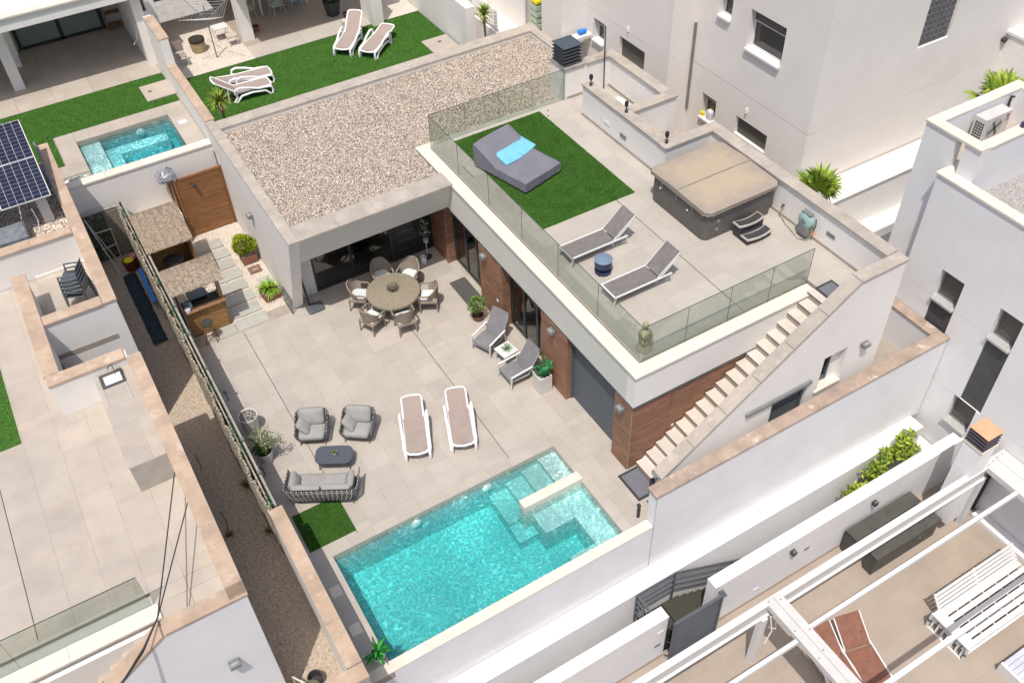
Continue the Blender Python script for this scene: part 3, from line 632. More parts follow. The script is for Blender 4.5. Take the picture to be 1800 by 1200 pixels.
# --- boundary wall on the street side of the plot, over the white ledge
bw = thing('boundary_wall', 'long white boundary wall with brown stone coping between the villa stairs and the white ledge', 'wall')
b = MB(); b.box(7.18,17.15,-3.5,-3.2,-1.9,1.25); b.box(16.87,17.15,-3.2,9,-1.9,1.25); b.obj('wall_body', 'stucco_cool', bw)
run(bw, 7.13, 17.18, .37, .06, 1.31, 'coping_brown', axis='x', c=-3.345, L=1.0); run(bw, -3.15, 9, .34, .06, 1.31, 'coping_brown', axis='y', c=17.01)
pw = thing('pool_wall', 'low white wall with flat pale top along the near edge of the large pool', 'wall')
B(-1.0,7.176,-3.49,-3.24,-1.9,.0).obj('wall_body', 'stucco_cool', pw); B(-.6,7.15,-3.5,-3.225,.002,.03).obj('wall_top', 'coping_white', pw)
B(7.170,7.178,-3.506,-3.501,-1.8,1.2).obj('wall_joint', 'mid_metal', bw)
lg = thing('ledge', 'bright white low ledge below the long boundary wall', 'ledge')
B(-3,16.84,-4.0,-3.5,-4.4,-1.83).obj('ledge_body', 'stucco_cool', lg); B(-3,16.85,-4.01,-3.504,-1.829,-1.8).obj('ledge_top', 'white_top', lg)
# --- low stone-topped wall between the alley and the villa plot
lw = thing('alley_wall', 'low wall with worn peach coping between the pool and the gravel alley', 'wall')
b = MB(); b.box(-.99,-.70,-3.9,.66,-.3,1.81); b.box(-2.12,-.99,-4.2,-3.9,-.3,1.81); b.box(-.70,-.62,-3.9,.60,-.3,1.2); b.obj('wall_body', 'stucco', lw)
run(lw, -3.86, .68, .34, .06, 1.87, 'coping_peach', axis='y', c=-.84, L=1.1); run(lw, -2.12, -.67, .36, .06, 1.87, 'coping_peach', axis='x', c=-4.06)
B(-.75,-.45,-4.3,-4.24,-.5,1.2).obj('wall_end', 'stucco', lw)
# --- back wall under the neighbour's pool
kw = thing('retaining_wall', 'white retaining wall with stone top below the small back pool, behind the thatched bar', 'wall')
B(-4,2.5,14.85,15.16,-.2,2.82).obj('wall_body', 'stucco', kw); run(kw, -2.1, 2.5, .36, .06, 2.88, 'coping_white', axis='x', c=15.0)
b = MB(); b.box(-.6,1.0,14.80,14.845,.02,.10); b.obj('skirting', 'stucco_warm', kw)
# ============================================================ BACK PLOTS (level 2.8)
NZ = 2.8
bp_ = structure('back_patio'); b = MB(); b.box(-14,2.5,15.15,26,NZ-.3,NZ-.05); b.box(2.5,13.5,14.66,30,NZ-.3,NZ-.05)
b2 = MB()
for q in rect_minus((-14,2.5,15.15,32), [(-1.31,1.80,15.3,17.55)]): b2.box(q[0],q[1],q[2],q[3],NZ-.3,NZ-.012)
b2.obj('grout_bed', 'grout', bp_)
tiles(bp_, [(-9,2.45,20.55,25.3)], NZ+.02, 1.3, 1.3, 'tile_left', 0, .3, th=.03); tiles(bp_, [(-1.9,2.45,16.3,18.22)], NZ+.02, 1.3, 1.3, 'tile_left', .5, .3, th=.03, holes=[(-1.31,1.80,15.3,17.55)])
tiles(bp_, [(-2.3,2.45,15.2,16.3)], NZ+.02, 1.3, 1.3, 'tile_left', .5, .3, th=.03, holes=[(-1.31,1.80,15.3,17.55),(-2.3,-1.31,15.2,15.6)])
piece('slab', (1.05,1.15,.05), 'tile_left', bp_, (1.97,19.3,NZ+.03)); piece('floor_drain', (.12,.08,.01), 'charcoal', bp_, (1.7,19.35,NZ+.06))
piece('skimmer_lid', (.26,.22,.012), 'white_plastic', bp_, (2.1,16.75,NZ+.03))
sp = structure('small_pool'); b = MB(); b.box(-1.31,1.8,15.3,17.55,1.8,1.9); b.box(-1.4,-1.31,15.2,17.6,1.8,NZ-.301); b.box(1.8,1.9,15.2,17.6,1.8,NZ-.301); b.box(-1.31,1.8,17.55,17.65,1.8,NZ-.301); b.box(-1.31,1.8,15.2,15.3,1.8,NZ-.301)
b.obj('pool_basin', 'pool_tile', sp)
B(-1.305,-.62,15.305,17.54,1.9,2.58).obj('pool_bench', 'pool_tile', sp); b = MB(); b.box(-.62,-.15,15.305,16.75,1.9,2.36); b.box(-.62,1.5,16.75,17.25,1.9,2.36); b.obj('pool_step', 'pool_tile', sp)
B(-1.32,1.81,15.29,17.56,1.85,NZ-.12).obj('pool_water', 'water_back', sp)
b = MB(); b.lathe([(0,0),(.12,0),(.14,.03),(0,.06)], n=16); b.xf(Matrix.Translation((.75,17.53,NZ-.3)) @ Matrix.Rotation(R(90),4,'X')); b.obj('pool_light', 'white_plastic', sp)
sheet(-2.4,-1.35,15.22,15.55,NZ-.0).obj('overflow_water', 'water_back', sp)
def lawn(rects, z, n, nm='lawn'):
    o = structure(nm); b = MB()
    for r in rects: b.box(r[0],r[1],r[2],r[3],z-.04,z)
    b.obj('turf_backing', 'turf_bed', o); turf('grass_blades', rects, z, n, parent=o)
lawn([(-9,2.45,18.25,20.52),(-9,-1.95,16.35,18.25)], NZ+.02, 110000); 
lawn([(2.75,12.55,14.7,19.55)], NZ+.02, 130000)
piece('slab', (1.05,1.1,.04), 'tile_left', bp_, (12.0,16.6,NZ+.035)); piece('floor_drain', (.14,.08,.01), 'charcoal', bp_, (12.05,16.75,NZ+.06))
rb = structure('white_gravel_yard'); b = MB(); b.box(2.75,5.9,19.6,24.5,NZ-.1,NZ+.01); b.box(10.6,12.6,19.6,26,NZ-.1,NZ+.01); b.obj('gravel_bed', 'white_gravel', rb)
pebbles('white_stones', [(2.8,5.85,19.65,24)], NZ+.01, 9000, .02, [(.80,.76,.72),(.72,.66,.6),(.88,.86,.84)], rb)
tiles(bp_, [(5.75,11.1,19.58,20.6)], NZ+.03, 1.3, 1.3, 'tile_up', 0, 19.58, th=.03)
B(5.75,11.1,20.6,27,NZ-.05,NZ+.025).obj('shade_toned_floor', 'tile_brown', bp_)  # browner colour from the porch shade edge inward is painted shade
# dividing wall between the two back gardens
dw = thing('garden_divider_wall', 'white dividing wall with peach coping between the small pool and the right-hand back lawn', 'wall')
b = MB(); b.box(2.50,2.76,14.70,19.0,NZ-.2,3.72); b.box(2.50,2.80,19.0,21.6,NZ-.2,4.7); b.obj('wall_body', 'stucco', dw)
run(dw, 14.70, 18.98, .32, .06, 3.78, 'coping_peach', axis='y', c=2.64); run(dw, 19.0, 21.0, .36, .06, 4.76, 'coping_peach', axis='y', c=2.66)
# back house, left: open porch
h = thing('porch_house', 'back house with a deep shaded porch and grey sliding doors behind the small pool', 'house')
b = MB(); b.box(-12,2.6,20.95,21.25,5.5,5.93); b.box(-12,2.6,21.25,26,5.6,5.8); b.obj('porch_roof', 'stucco', h)
B(-12,2.65,20.88,21.30,5.932,5.99).obj('roof_edge', 'coping_white', h)
B(2.25,2.60,21.25,25.8,NZ,5.599).obj('side_wall', 'stucco_warm', h); b = MB(); wall_y(b, -12,2.25,25.5,25.7,NZ,5.6,[(-1.7,1.6,NZ,5.0)]); b.obj('back_wall', 'stucco_warm', h)
for x0, y0, x1, y1 in ((-2.44,22.2,-2.06,22.6),(-2.15,24.0,-1.85,24.3),(-2.1,25.0,-1.8,25.3)): B(x0,x1,y0,y1,NZ,5.598).obj('column', 'stucco', h)
f = MB(); f.box(-1.7,-1.58,25.35,25.45,NZ,4.9); f.box(1.46,1.6,25.35,25.45,NZ,4.9); f.box(-.12,.02,25.35,25.45,NZ,4.9); f.box(-1.58,1.46,25.35,25.45,NZ,NZ+.1); f = f.obj('sliding_door', 'charcoal', h)
B(-1.58,-.12,25.4,25.42,NZ+.1,4.9).obj('pane', 'curtain_glass', f); B(.02,1.46,25.4,25.42,NZ+.1,4.9).obj('pane', 'curtain_glass', f)
B(-12,2.7,26.5,32,5.4,5.8).obj('sky_blocking_slab', 'concrete', h)  # unseen slab added to keep sky light out of the porch
sh = thing('timber_shelf_unit', 'open honey coloured timber shelf unit in the far corner of the shaded porch', 'shelf', (1.75,25.0,NZ+.02))
for z in (.12,.6,1.1,1.6): B(-.1,.75,0,.35,z,z+.035).obj('shelf', 'ext_wood', sh)
for x in (-.1,.72): B(x,x+.03,0,.35,0,1.7).obj('side_panel', 'ext_wood', sh)
B(.07,.28,.08,.22,1.13,1.2).obj('box', 'white_plastic', sh)
# back house, right: pillars, dining porch
h2 = thing('back_villa', 'back villa porch with square beige pillars around a shaded dining table, beyond the right-hand lawn', 'house')
for x0, x1, y0, y1 in ((5.78,6.25,21.0,21.4),(10.5,10.95,19.3,20.4),(2.76,3.1,21.6,25)): B(x0,x1,y0,y1,NZ,5.49).obj('pillar', 'stucco_warm', h2)
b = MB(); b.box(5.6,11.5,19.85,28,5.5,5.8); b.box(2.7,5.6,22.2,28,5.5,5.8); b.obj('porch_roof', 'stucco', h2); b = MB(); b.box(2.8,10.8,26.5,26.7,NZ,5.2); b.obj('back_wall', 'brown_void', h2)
# right-hand garden wall with thick end pier
gw = thing('lawn_side_wall', 'white garden wall with thick end pier on the far right edge of the back lawn', 'wall')
b = MB(); b.box(12.62,12.80,17.15,22,NZ-.2,4.25); b.box(12.62,12.98,15.5,17.15,NZ-.2,4.5); b.obj('wall_body', 'stucco', gw)
# yard beyond with white railing
yd = structure('back_yard'); B(12.8,22,14.7,30,NZ-.6,NZ-.3).obj('yard_floor', 'stucco', yd)
rw = thing('railed_wall', 'low white wall carrying the railing behind the tall yucca', 'wall'); B(13.55,13.75,15.0,22,NZ-.4,3.5).obj('wall_body', 'stucco', rw)
rl = thing('white_railing', 'white metal railing with horizontal bars descending behind the tall yucca', 'railing')
for k in range(6): B(13.60,13.66,15.0,21.5,3.62+k*.13,3.66+k*.13).obj('bar', 'white_metal', rl)
for k in range(4): B(13.59,13.67,15.1+k*1.9,15.16+k*1.9,3.5,4.35).obj('post', 'white_metal', rl)
# ============================================================ TALL WHITE BUILDING
tb = thing('tall_building', 'tall plain white apartment building with small shuttered windows behind the hot tub terrace', 'building')
HL = [(7.06,7.65,6.12,6.9),(4.72,6.25,5.6,6.84),(7.2,7.92,2.35,3.22),(4.72,6.2,2.57,3.22)]
b = MB(); wall_x(b, 17.5, 17.85, 3.15, 8.64, -4.4, 4.08, [HL[2],HL[3]]); wall_x(b, 17.5, 17.85, 3.15, 8.64, 4.10, 13, [HL[0],HL[1]])
b.box(17.85,34,3.15,3.4,-4.4,4.09); wall_y(b, 17.85,34,3.15,3.4,4.10,13,[(21.52,22.86,5.7,7.5)]); b.box(17.86,30,8.3,20,-4.4,12.9)
HW = [(12.33,13.0,3.4,4.08),(9.93,11.4,3.47,4.08)]
wall_x(b, 16.5, 16.85, 8.64, 13.6, -4.4, 4.39, [(12.33,13.0,3.3,4.1),(9.93,11.4,3.3,4.08)]); b.box(16.5,16.85,8.64,13.6,4.405,13); b.box(16.85,17.5,8.64,9,-4.4,13)
b.box(15.5,16.85,13.6,13.9,-4.4,13); b.box(15.5,15.8,13.9,14.85,-4.4,13); b.box(15.5,17,16.2,30,-4.4,13)
b.obj('wall', 'stucco_warm', tb)
B(17.505,17.84,3.16,8.63,4.08,4.10).obj('expansion_groove', 'mid_metal', tb)
B(17.42,17.5,8.57,8.63,2.3,5.45).obj('downpipe', 'mid_metal', tb)
def win(par, x, y0, y1, z0, z1, sill=True, dp=.26, blind=.25, frame='white_metal', glass='dark_glass', sillm='white_top'):
    p = B(x+dp,x+dp+.02,y0+.002,y1-.002,z0+.002,z1-.002).obj('window', glass, par)
    if blind: B(x+dp-.06,x+dp-.035,y0+.02,y1-.02,z1-blind*(z1-z0),z1).obj('roller_blind', 'blind', p)
    f = MB(); t = .05; f.box(x+dp-.04,x+dp,y0,y0+t,z0,z1); f.box(x+dp-.04,x+dp,y1-t,y1,z0,z1); f.box(x+dp-.04,x+dp,y0+t,y1-t,z0,z0+t); f.box(x+dp-.04,x+dp,y0+t,y1-t,z1-t,z1)
    if blind and blind < .9: f.box(x+dp-.05,x+dp,y0+t,y1-t,z1-blind*(z1-z0)-.04,z1-blind*(z1-z0))
    f.obj('frame', frame, p)
    if sill: B(x-.10,x+dp-.04,y0+.004,y1-.004,z0-.05,z0+.014).obj('sill', sillm, p)
win(tb, 17.5, *HL[0], blind=.3); win(tb, 17.5, *HL[1], blind=.3); win(tb, 17.5, *HL[2], blind=.25); win(tb, 17.5, *HL[3], sill=False, blind=.98, dp=.18)
win(tb, 16.5, 12.33,13.0,3.3,4.1, blind=.3); win(tb, 16.5, 9.93,11.4,3.3,4.08, sill=False, blind=.98, dp=.18)
gb = B(21.53,22.85,3.24,3.30,5.71,7.49).obj('glass_block_window', 'white_top', tb)
for i in range(7):
    for j in range(9): piece('glass_block', (.155,.03,.165), 'block_glass', gb, (21.62+i*.1885,3.232,5.81+j*.1975))
for x, y, z in ((17.42,5.75,3.55),(16.42,10.9,4.45)): B(x,x+.08,y-.02,y+.02,z,z+.16).obj('pipe_stub', 'white_plastic', tb)
b = MB(); b.cyl((25.77,3.15,4.80),(25.77,3.02,4.76),.09,.09,12); b.obj('vent_pipe', 'charcoal', tb)
B(16.9,17.5,7.2,8.0,1.8,2.0).obj('balcony_slab', 'white_top', tb) if False else None
B(16.3,17.5,8.70,8.95,1.9,2.05).obj('ledge', 'white_top', tb); B(15.1,16.5,13.1,13.45,3.3,3.42).obj('ledge', 'white_top', tb)
f = MB(); f.box(15.47,15.52,14.85,14.92,2.4,5); f.box(15.47,15.52,16.1,16.2,2.4,5); f.box(15.47,15.52,14.92,16.1,2.4,2.48); f.obj('terrace_doorway', 'white_metal', tb); B(15.9,15.95,14.9,16.2,2,5).obj('doorway_back', 'charcoal', tb)
B(25.9,27.6,1.5,3.15,3.6,4.95).obj('porch', 'stucco', tb); B(25.85,28.5,1.3,3.15,4.96,5.05).obj('porch_roof', 'white_top', tb)
# walls in front of its plain side
fw = thing('layered_wall', 'stepped white walls with flat bright tops between the tall building and the lavender-white house', 'wall')
b = MB(); b.box(15.0,24,1.80,2.30,-4.4,2.38); b.box(15.0,22,.95,1.8,-4.4,.95); b.obj('wall_body', 'stucco', fw); B(15,24,1.74,2.32,2.382,2.41).obj('wall_top', 'white_top', fw); B(15,22,.90,1.34,.952,.98).obj('wall_top', 'white_top', fw)
B(15.0,24,2.36,3.1,-4.4,2.0).obj('passage', 'stucco_warm', fw); B(17.2,17.9,.15,.55,-4.4,.9).obj('wall_return', 'stucco', fw)
# ============================================================ RIGHT-HAND HOUSE
rh = thing('lavender_house', 'lavender-white house at the right edge with parapet roofs and two dark tiled window strips', 'house')
H1 = [(-3.32,-2.58,2.16,3.12),(-5.15,-4.45,2.16,3.16),(-5.03,-4.28,-1.32,-.33)]; DT = [(-3.32,-2.58,-.33,2.12),(-5.15,-4.45,-.33,2.12)]
b = MB(); wall_x(b, 17.2,17.5,-14,-1.52,2.17,5.58,H1[:2]); wall_x(b, 17.2,17.5,-14,-1.52,-.32,2.155,[(-3.32,-2.58,-.33,2.155),(-5.15,-4.45,-.33,2.155)]); wall_x(b, 17.2,17.5,-14,-1.52,-4.4,-.335,[H1[2]])
b.box(17.5,22,-1.8,-1.52,-4.4,5.58); b.box(17.5,17.8,-1.52,-.57,-4.4,6.53); b.box(17.8,21,-.85,-.57,-4.4,6.53); b.box(20.7,21,-2.3,-.85,4.5,6.53); b.box(17.5,17.8,-2.3,-1.8,4.8,6.53); b.box(17.8,20.7,-2.3,-2.0,5.0,6.53)
b.obj('wall', 'stucco_cool', rh)
run(rh, -14, -1.48, .34, .06, 5.64, 'coping_white', axis='y', c=17.33); run(rh, 17.5, 22, .32, .06, 5.64, 'coping_white', axis='x', c=-1.64)
run(rh, -2.3, -.54, .34, .06, 6.59, 'coping_white', axis='y', c=17.63); run(rh, 17.8, 21, .32, .06, 6.59, 'coping_white', axis='x', c=-.70); run(rh, 17.8, 22, .32, .06, 6.59, 'coping_white', axis='x', c=-2.16); run(rh, -2.0, -.86, .32, .06, 6.59, 'coping_white', axis='y', c=20.86)
B(17.8,20.7,-2.0,-.85,5.45,5.6).obj('roof_well_floor', 'tile_left', rh); B(17.5,21,-5,-2.3,4.9,5.05).obj('roof', 'grey_grit', rh)
pebbles('roof_grit', [(17.5,21,-4.9,-2.3)], 5.05, 9000, .02, [(.5,.5,.5),(.35,.35,.36),(.65,.65,.65)], rh)
for q in H1: win(rh, 17.2, q[0],q[1],q[2],q[3], dp=.22, blind=0, frame='mid_metal', glass='blind', sillm='granite')
for q in DT:
    pn = B(17.26,17.3,q[0],q[1],q[2],2.15).obj('tiled_strip', 'charcoal', rh); r_ = 0; z = q[2]
    while z < 2.1:
        cuts = [q[0], q[0]+(.45 if r_ % 2 else .24), q[1]]; e = min(z+.31, 2.14)
        for a, c in zip(cuts, cuts[1:]): piece('cladding_tile', (.014,c-a-.006,e-z-.006), 'dark_tile', pn, (17.253,(a+c)/2,(z+e)/2))
        z += .31; r_ += 1
for z in (2.155,-.335): B(17.215,17.5,-14,-1.53,z,z+.015).obj('joint_strip', 'white_top', rh)
# ============================================================ LEFT-HAND HOUSE
lh = thing('roof_terrace_house', 'left-hand house with an ivory tiled roof terrace, outdoor counter and peach stone parapets', 'house')
LZ = 3.45
b = MB(); b.box(-2.45,-2.18,-2.9,4.6,0,4.44); b.box(-2.45,-2.18,6.72,15.0,0,4.44); b.box(-4.24,-2.45,4.55,4.86,0,4.44); b.box(-4.24,-3.96,4.86,8.95,0,4.44); b.box(-3.96,-2.45,6.72,7.02,0,4.44)
b.box(-9,-2.45,10.08,10.38,0,4.44); b.box(-3.7,-2.45,-2.88,-2.6,0,4.44); b.box(-9,-2.18,-3.2,-2.88,-.0,3.3) if False else None
b.box(-9,-3.96,4.86,10.08,0,3.3); b.box(-9,-2.45,-1.45,4.55,0,3.3); b.box(-3.96,-2.45,7.02,10.08,0,3.3); b.box(-3.9,-2.45,-2.6,-1.45,0,3.3); b.box(-9,-2.45,10.38,15,0,3.9)
b.obj('wall', 'stucco', lh)
b = MB(); b.yprism([(-9,.0),(-2.18,0),(-2.18,4.44),(-3.7,4.44),(-9,.6)], -2.905, -2.881); b.obj('front_wall', 'stucco_cool', lh)
for a, c, w_, ax, cc in ((-2.88,4.53,.34,'y',-2.32),(6.70,15.0,.34,'y',-2.32),(-4.26,-2.5,.36,'x',4.71),(4.9,9.0,.36,'y',-4.11),(-3.92,-2.5,.36,'x',6.87),(-9,-2.5,.36,'x',10.23),(-3.72,-2.15,.34,'x',-2.75)):
    run(lh, a, c, w_, .06, 4.5, 'coping_peach', axis=ax, c=cc)
for i in range(4):
    P = lambda t: (-3.74-5.2*t, -2.75, 4.47-3.7*t); MB().beam(P(i/4+.002), P((i+1)/4-.002), .34, .06).obj('coping', 'coping_peach', lh)
ltb = MB()
for q in rect_minus((-9,-2.46,-1.1,10.06), [(-3.95,-2.1,4.87,6.71)]): ltb.box(q[0],q[1],q[2],q[3],3.3,LZ-.004)
lt = ltb.obj('terrace_floor', 'grout', lh)
tiles(lt, [(-7.6,-2.47,-1.15,10.05),(-3.85,-2.47,-2.58,-1.15)], LZ, .71, .71, 'tile_left', -5.25, 2.77, holes=[(-4.25,-2.4,4.54,7.03),(-4.25,-3.95,6.9,8.96),(-9,-5.29,4.25,9)])
B(-5.96,-5.945,-1,4.2,LZ-.003,LZ+.001).obj('expansion_joint', 'jointdark', lt)
run(lh, -9, -3.75, .36, .06, LZ+.06, 'coping_white', axis='x', c=-1.67, L=1.6)
o_ = structure('left_lawn'); B(-9,-5.29,4.25,9,LZ-.03,LZ+.01).obj('turf_backing', 'turf_bed', o_); turf('grass_blades', [(-8,-5.29,4.25,8.5)], LZ+.01, 22000, parent=o_)
for i in range(14): B(-4.1-.3*(i+1),-4.1-.3*i,-2.6,-1.9,LZ-.2*(i+1)-.9,LZ-.2*(i+1)).obj('step', 'tile_left', lh)
B(-9,-3.8,-1.9,-1.5,0,3.3).obj('stair_side_wall', 'stucco_warm', lh)
B(-3.82,-2.47,10.05,10.085,LZ,LZ+.07).obj('skirting', 'stucco_warm', lh)
rg = B(-9,-2.46,10.4,14.9,3.9,3.98).obj('roof', 'gravel_bed', lh); pebbles('roof_pebbles', [(-4.4,-2.5,10.42,13)], 3.985, 9000, .033, [tuple(min(1,c*1.25) for c in q) for q in PEB], lh)
# wall lamp on its end wall
# ============================================================ RAILINGS AND FIXED SMALL THINGS
def glass_run(par, a, b_, n, z0, z1, axis, c, cap=True):
    s = (b_-a)/n
    for i in range(n):
        p, q = a+s*i+.004, a+s*(i+1)-.004
        if axis == 'y': g_ = B(c-.006,c+.006,p,q,z0,z1).obj('glass_panel', 'glass', par); B(c-.0065,c+.0065,p,q,z1,z1+.010).obj('edge', 'glass_edge', g_); B(c-.0065,c+.0065,q,q+.0035,z0,z1).obj('edge', 'glass_edge', g_)
        else: g_ = B(p,q,c-.006,c+.006,z0,z1).obj('glass_panel', 'glass', par); B(p,q,c-.0065,c+.0065,z1,z1+.010).obj('edge', 'glass_edge', g_); B(q,q+.0035,c-.0065,c+.0065,z0,z1).obj('edge', 'glass_edge', g_)
t = thing('glass_railing', 'green tinted frameless glass railing round three sides of the upper sun terrace', 'railing')
glass_run(t, -1.42, 9.44, 6, 3.60, 4.80, 'y', 8.0); glass_run(t, 8.02, 13.28, 4, 3.60, 4.80, 'x', -1.43); glass_run(t, 8.02, 12.92, 4, 3.60, 4.80, 'x', 9.45)
t = thing('glass_railing', 'green tinted glass railing on the left-hand roof terrace at the lower left', 'railing')
glass_run(t, -8.8, -3.86, 2, LZ+.03, LZ+1.08, 'x', -1.48)
# chimney cowls
def cowl(name, label, loc, m1, m2, w=.30, n=5, h=.115):
    t = thing(name, label, 'chimney cowl', loc); B(-w+.02,w-.02,-w+.02,w-.02,0,.03).obj('base_tray', m1, t); B(-w*.62,w*.62,-w*.62,w*.62,.03,n*h).obj('core', 'charcoal', t)
    for k in range(n):
        z = .04+k*h; b = MB(); o, i_ = w+.02, w-.06; b._add([(-o,-o,z),(o,-o,z),(o,o,z),(-o,o,z),(-i_,-i_,z+.06),(i_,-i_,z+.06),(i_,i_,z+.06),(-i_,i_,z+.06)], [(3,2,1,0),(0,1,5,4),(1,2,6,5),(2,3,7,6),(3,0,4,7),(4,5,6,7)]); b.obj('louvre', m1, t)
    B(-w-.02,w+.02,-w-.02,w+.02,n*h+.03,n*h+.06).obj('cap', m2, t, bevel=.008); return t
cowl('chimney_cowl', 'blue-black louvred chimney cowl on the sooty parapet corner by the pebble roof', (13.28,9.86,4.81), 'dark_metal', mat('blue_slate', (.06,.085,.115), .5, var=.1), .34)
cowl('chimney_cowl', 'louvred chimney cowl with an orange tiled lid above the white block at the right', (15.88,-6.05,.30), 'plum', 'terrac_top', .28, 4)
cb = thing('chimney_block', 'tall white chimney block standing at the end of the street-side garden wall', 'chimney'); B(15.60,16.16,-6.34,-5.78,-2.95,.27).obj('shaft', 'stucco_cool', cb); B(15.57,16.19,-6.37,-5.75,.272,.30).obj('top_slab', 'coping_white', cb)
# wall lamps
def wall_lamp(label, loc, rz, group, s=1.0):
    if wall_lamp.p is None:
        t = thing('wall_lamp', label, 'wall lamp', loc, rz, group); wall_lamp.p = t
        B(-.11,.11,.0,.03,-.07,.07).obj('back_plate', 'mid_metal', t, bevel=.004); b = MB(); b.xprism([(.03,.06),(.15,.055),(.17,.0),(.15,-.06),(.03,-.07)], -.11, .11); b.obj('body', 'mid_metal', t, bevel=.005); B(-.07,.07,.07,.125,.056,.063).obj('lens', 'lens_grey', t)
        return t
    return dup(wall_lamp.p, loc, rz, label, group)
wall_lamp.p = None; GL = 'box wall lamps on the house walls'   # local +y points away from the wall
wall_lamp('grey box wall lamp on the walnut pillar nearest the dining table', (7.64,5.58,2.2), R(90), GL)
wall_lamp('grey box wall lamp on the walnut pillar beside the second reclining chair', (7.64,1.86,2.2), R(90), GL)
wall_lamp('grey box wall lamp on the walnut corner pillar by the blue-grey door', (7.64,-1.33,2.15), R(90), GL)
wall_lamp('box wall lamp on the white side wall above the yellow-green bush', (2.49,11.35,2.15), R(90), GL)
wall_lamp('box wall lamp high on the stair wall next to the deep small window', (14.19,-2.96,2.25), R(180), GL)
wall_lamp('box wall lamp on the white end wall of the left-hand house at the bottom edge', (-2.9,-2.92,2.6), R(180), GL)
# lights on the parapet: dark goblet shapes
def goblet(label, loc, d=None):
    if d: return dup(d, loc, 0, label, 'goblet lamps on the parapet')
    t = thing('solar_lamp', label, 'lamp', loc, 0, 'goblet lamps on the parapet'); b = MB(); b.lathe([(.05,0),(.055,.012),(.02,.022),(.015,.07),(.045,.085),(.015,.10),(.013,.15)], n=14); b.obj('foot', 'charcoal', t, smooth=True)
    b = MB(); b.lathe([(.015,.15),(.045,.20),(.065,.26),(.065,.32),(.045,.37),(.0,.385)], n=14); b.obj('globe', mat('smoked_glass', (.03,.03,.05), .12), t, smooth=True); return t
gl_ = goblet('dark goblet lamp at the far end of the parapet', (13.05,8.15,4.81)); goblet('dark goblet lamp in the middle of the parapet', (13.05,6.28,4.81), gl_); goblet('dark goblet lamp on the parapet corner nearest the hot tub', (13.05,4.32,4.81), gl_)
t = tag(MB().tube([(14.36,9.28,3.72),(14.38,9.34,5.9)], .022, 6).obj('antenna_pole', 'charcoal'), 'thin dark pole standing in the walled corner behind the goblet lamps', 'pole')
t = tag(MB().pad(14.0,7.5,3.73,.25,.75,.30,k=.25).obj('storage_chest', 'white_plastic', smooth=True), 'white plastic trunk in the walled pit of the upper terrace', 'trunk')
t = tag(MB().pad(15.2,14.2,4.0,.2,.28,.2).obj('storage_box', 'white_plastic', smooth=True), 'small white box on the ledge near the tall building', 'box') if False else None
t = thing('blue_bottle', 'bright blue plastic jug lying on the white ledge by the tall building', 'jug', (16.25,13.3,3.42)); MB().cyl((-.2,0,.1),(.08,0,.1),.1,.1,12).obj('body', 'blue', t, smooth=True); MB().cyl((.08,0,.1),(.16,0,.1),.05,.04,10).obj('neck', 'blue', t, smooth=True)
t = thing('crate_stack', 'stack of pale green crates topped by a yellow bag in the far doorway', 'crates', (15.65,15.55,2.45))
for k in range(6): B(-.16,.16,-.25+.02*(k%2),.25,k*.24,k*.24+.19).obj('crate', mat('pale_green_crate', (.48,.55,.42), .6) if k == 0 else bpy.data.materials['pale_green_crate'], t)
MB().pad(0,0,1.44,.16,.22,.14).obj('bag', 'yellow', t, smooth=True)
t = thing('sill_sponge', 'yellow tub on the small window sill of the tall building', 'tub', (17.55,7.85,2.35)); MB().cyl((0,0,0),(0,0,.14),.07,.08,12).obj('body', 'yellow', t)
t = thing('sill_bag', 'white plastic bag standing on the small window sill beside the yellow tub', 'bag', (17.58,7.52,2.35)); MB().pad(0,0,0,.1,.13,.3,k=.4,puff=.3).obj('body', mat('milky_plastic', (.62,.64,.7), .4), t, smooth=True)
# ============================================================ FENCE along the alley
fe = thing('hedge_fence', 'long screen fence of faded reed and green artificial hedge along the side alley', 'fence')
fb = MB()
for i in range(420):
    y0 = .70+i*.0333; k = .018*math.sin(i*.31)+.012*math.sin(i*.093+1)+random.uniform(-.006,.006); fb.cyl((-1.0+k,y0,0),(-1.0+k+random.uniform(-.02,.02),y0+random.uniform(-.02,.02),1.86+random.uniform(-.05,.03)),.034,.030,5)
fb.obj('reed_screen', 'dry_net', fe)
b = MB(); P = [( -.885+random.uniform(-.03,.03), (random.uniform(.75,14.6) if random.random() < .10 else random.choice([.8,2.9,3.6,5.2,7.9,8.6,10.2,12.6,14.2])+random.gauss(0,.22)), random.uniform(1.2,1.93)) for _ in range(3600)]
P = [p for p in P if .72 < p[1] < 14.7]; leaves(b, P, .05, .014, [(.02,.16,.08),(.015,.10,.05),(.04,.22,.12),(.02,.07,.03)]); b.obj('artificial_hedge', 'leaf', fe, kind='stuff')
B(-.925,-.885,.72,14.7,0,1.80).obj('backing_net', 'dry_net', fe)
for i in range(6): B(-.83,-.775,.72+i*2.33,.70+(i+1)*2.33,.02,1.90).obj('board', 'grey_wood', fe)
for i in range(7): B(-.90,-.84,.72+i*2.32,.77+i*2.32,0,1.95).obj('post', 'green_net', fe)
b = MB(); 
for y in (8.8,7.45,5.9,3.0,1.8): b.lathe([(0,0),(.05,.0),(.06,.05),(.04,.09),(0,.1)], (-.80,y,1.90), n=8)
b.obj('post_cap', 'mid_metal', fe)
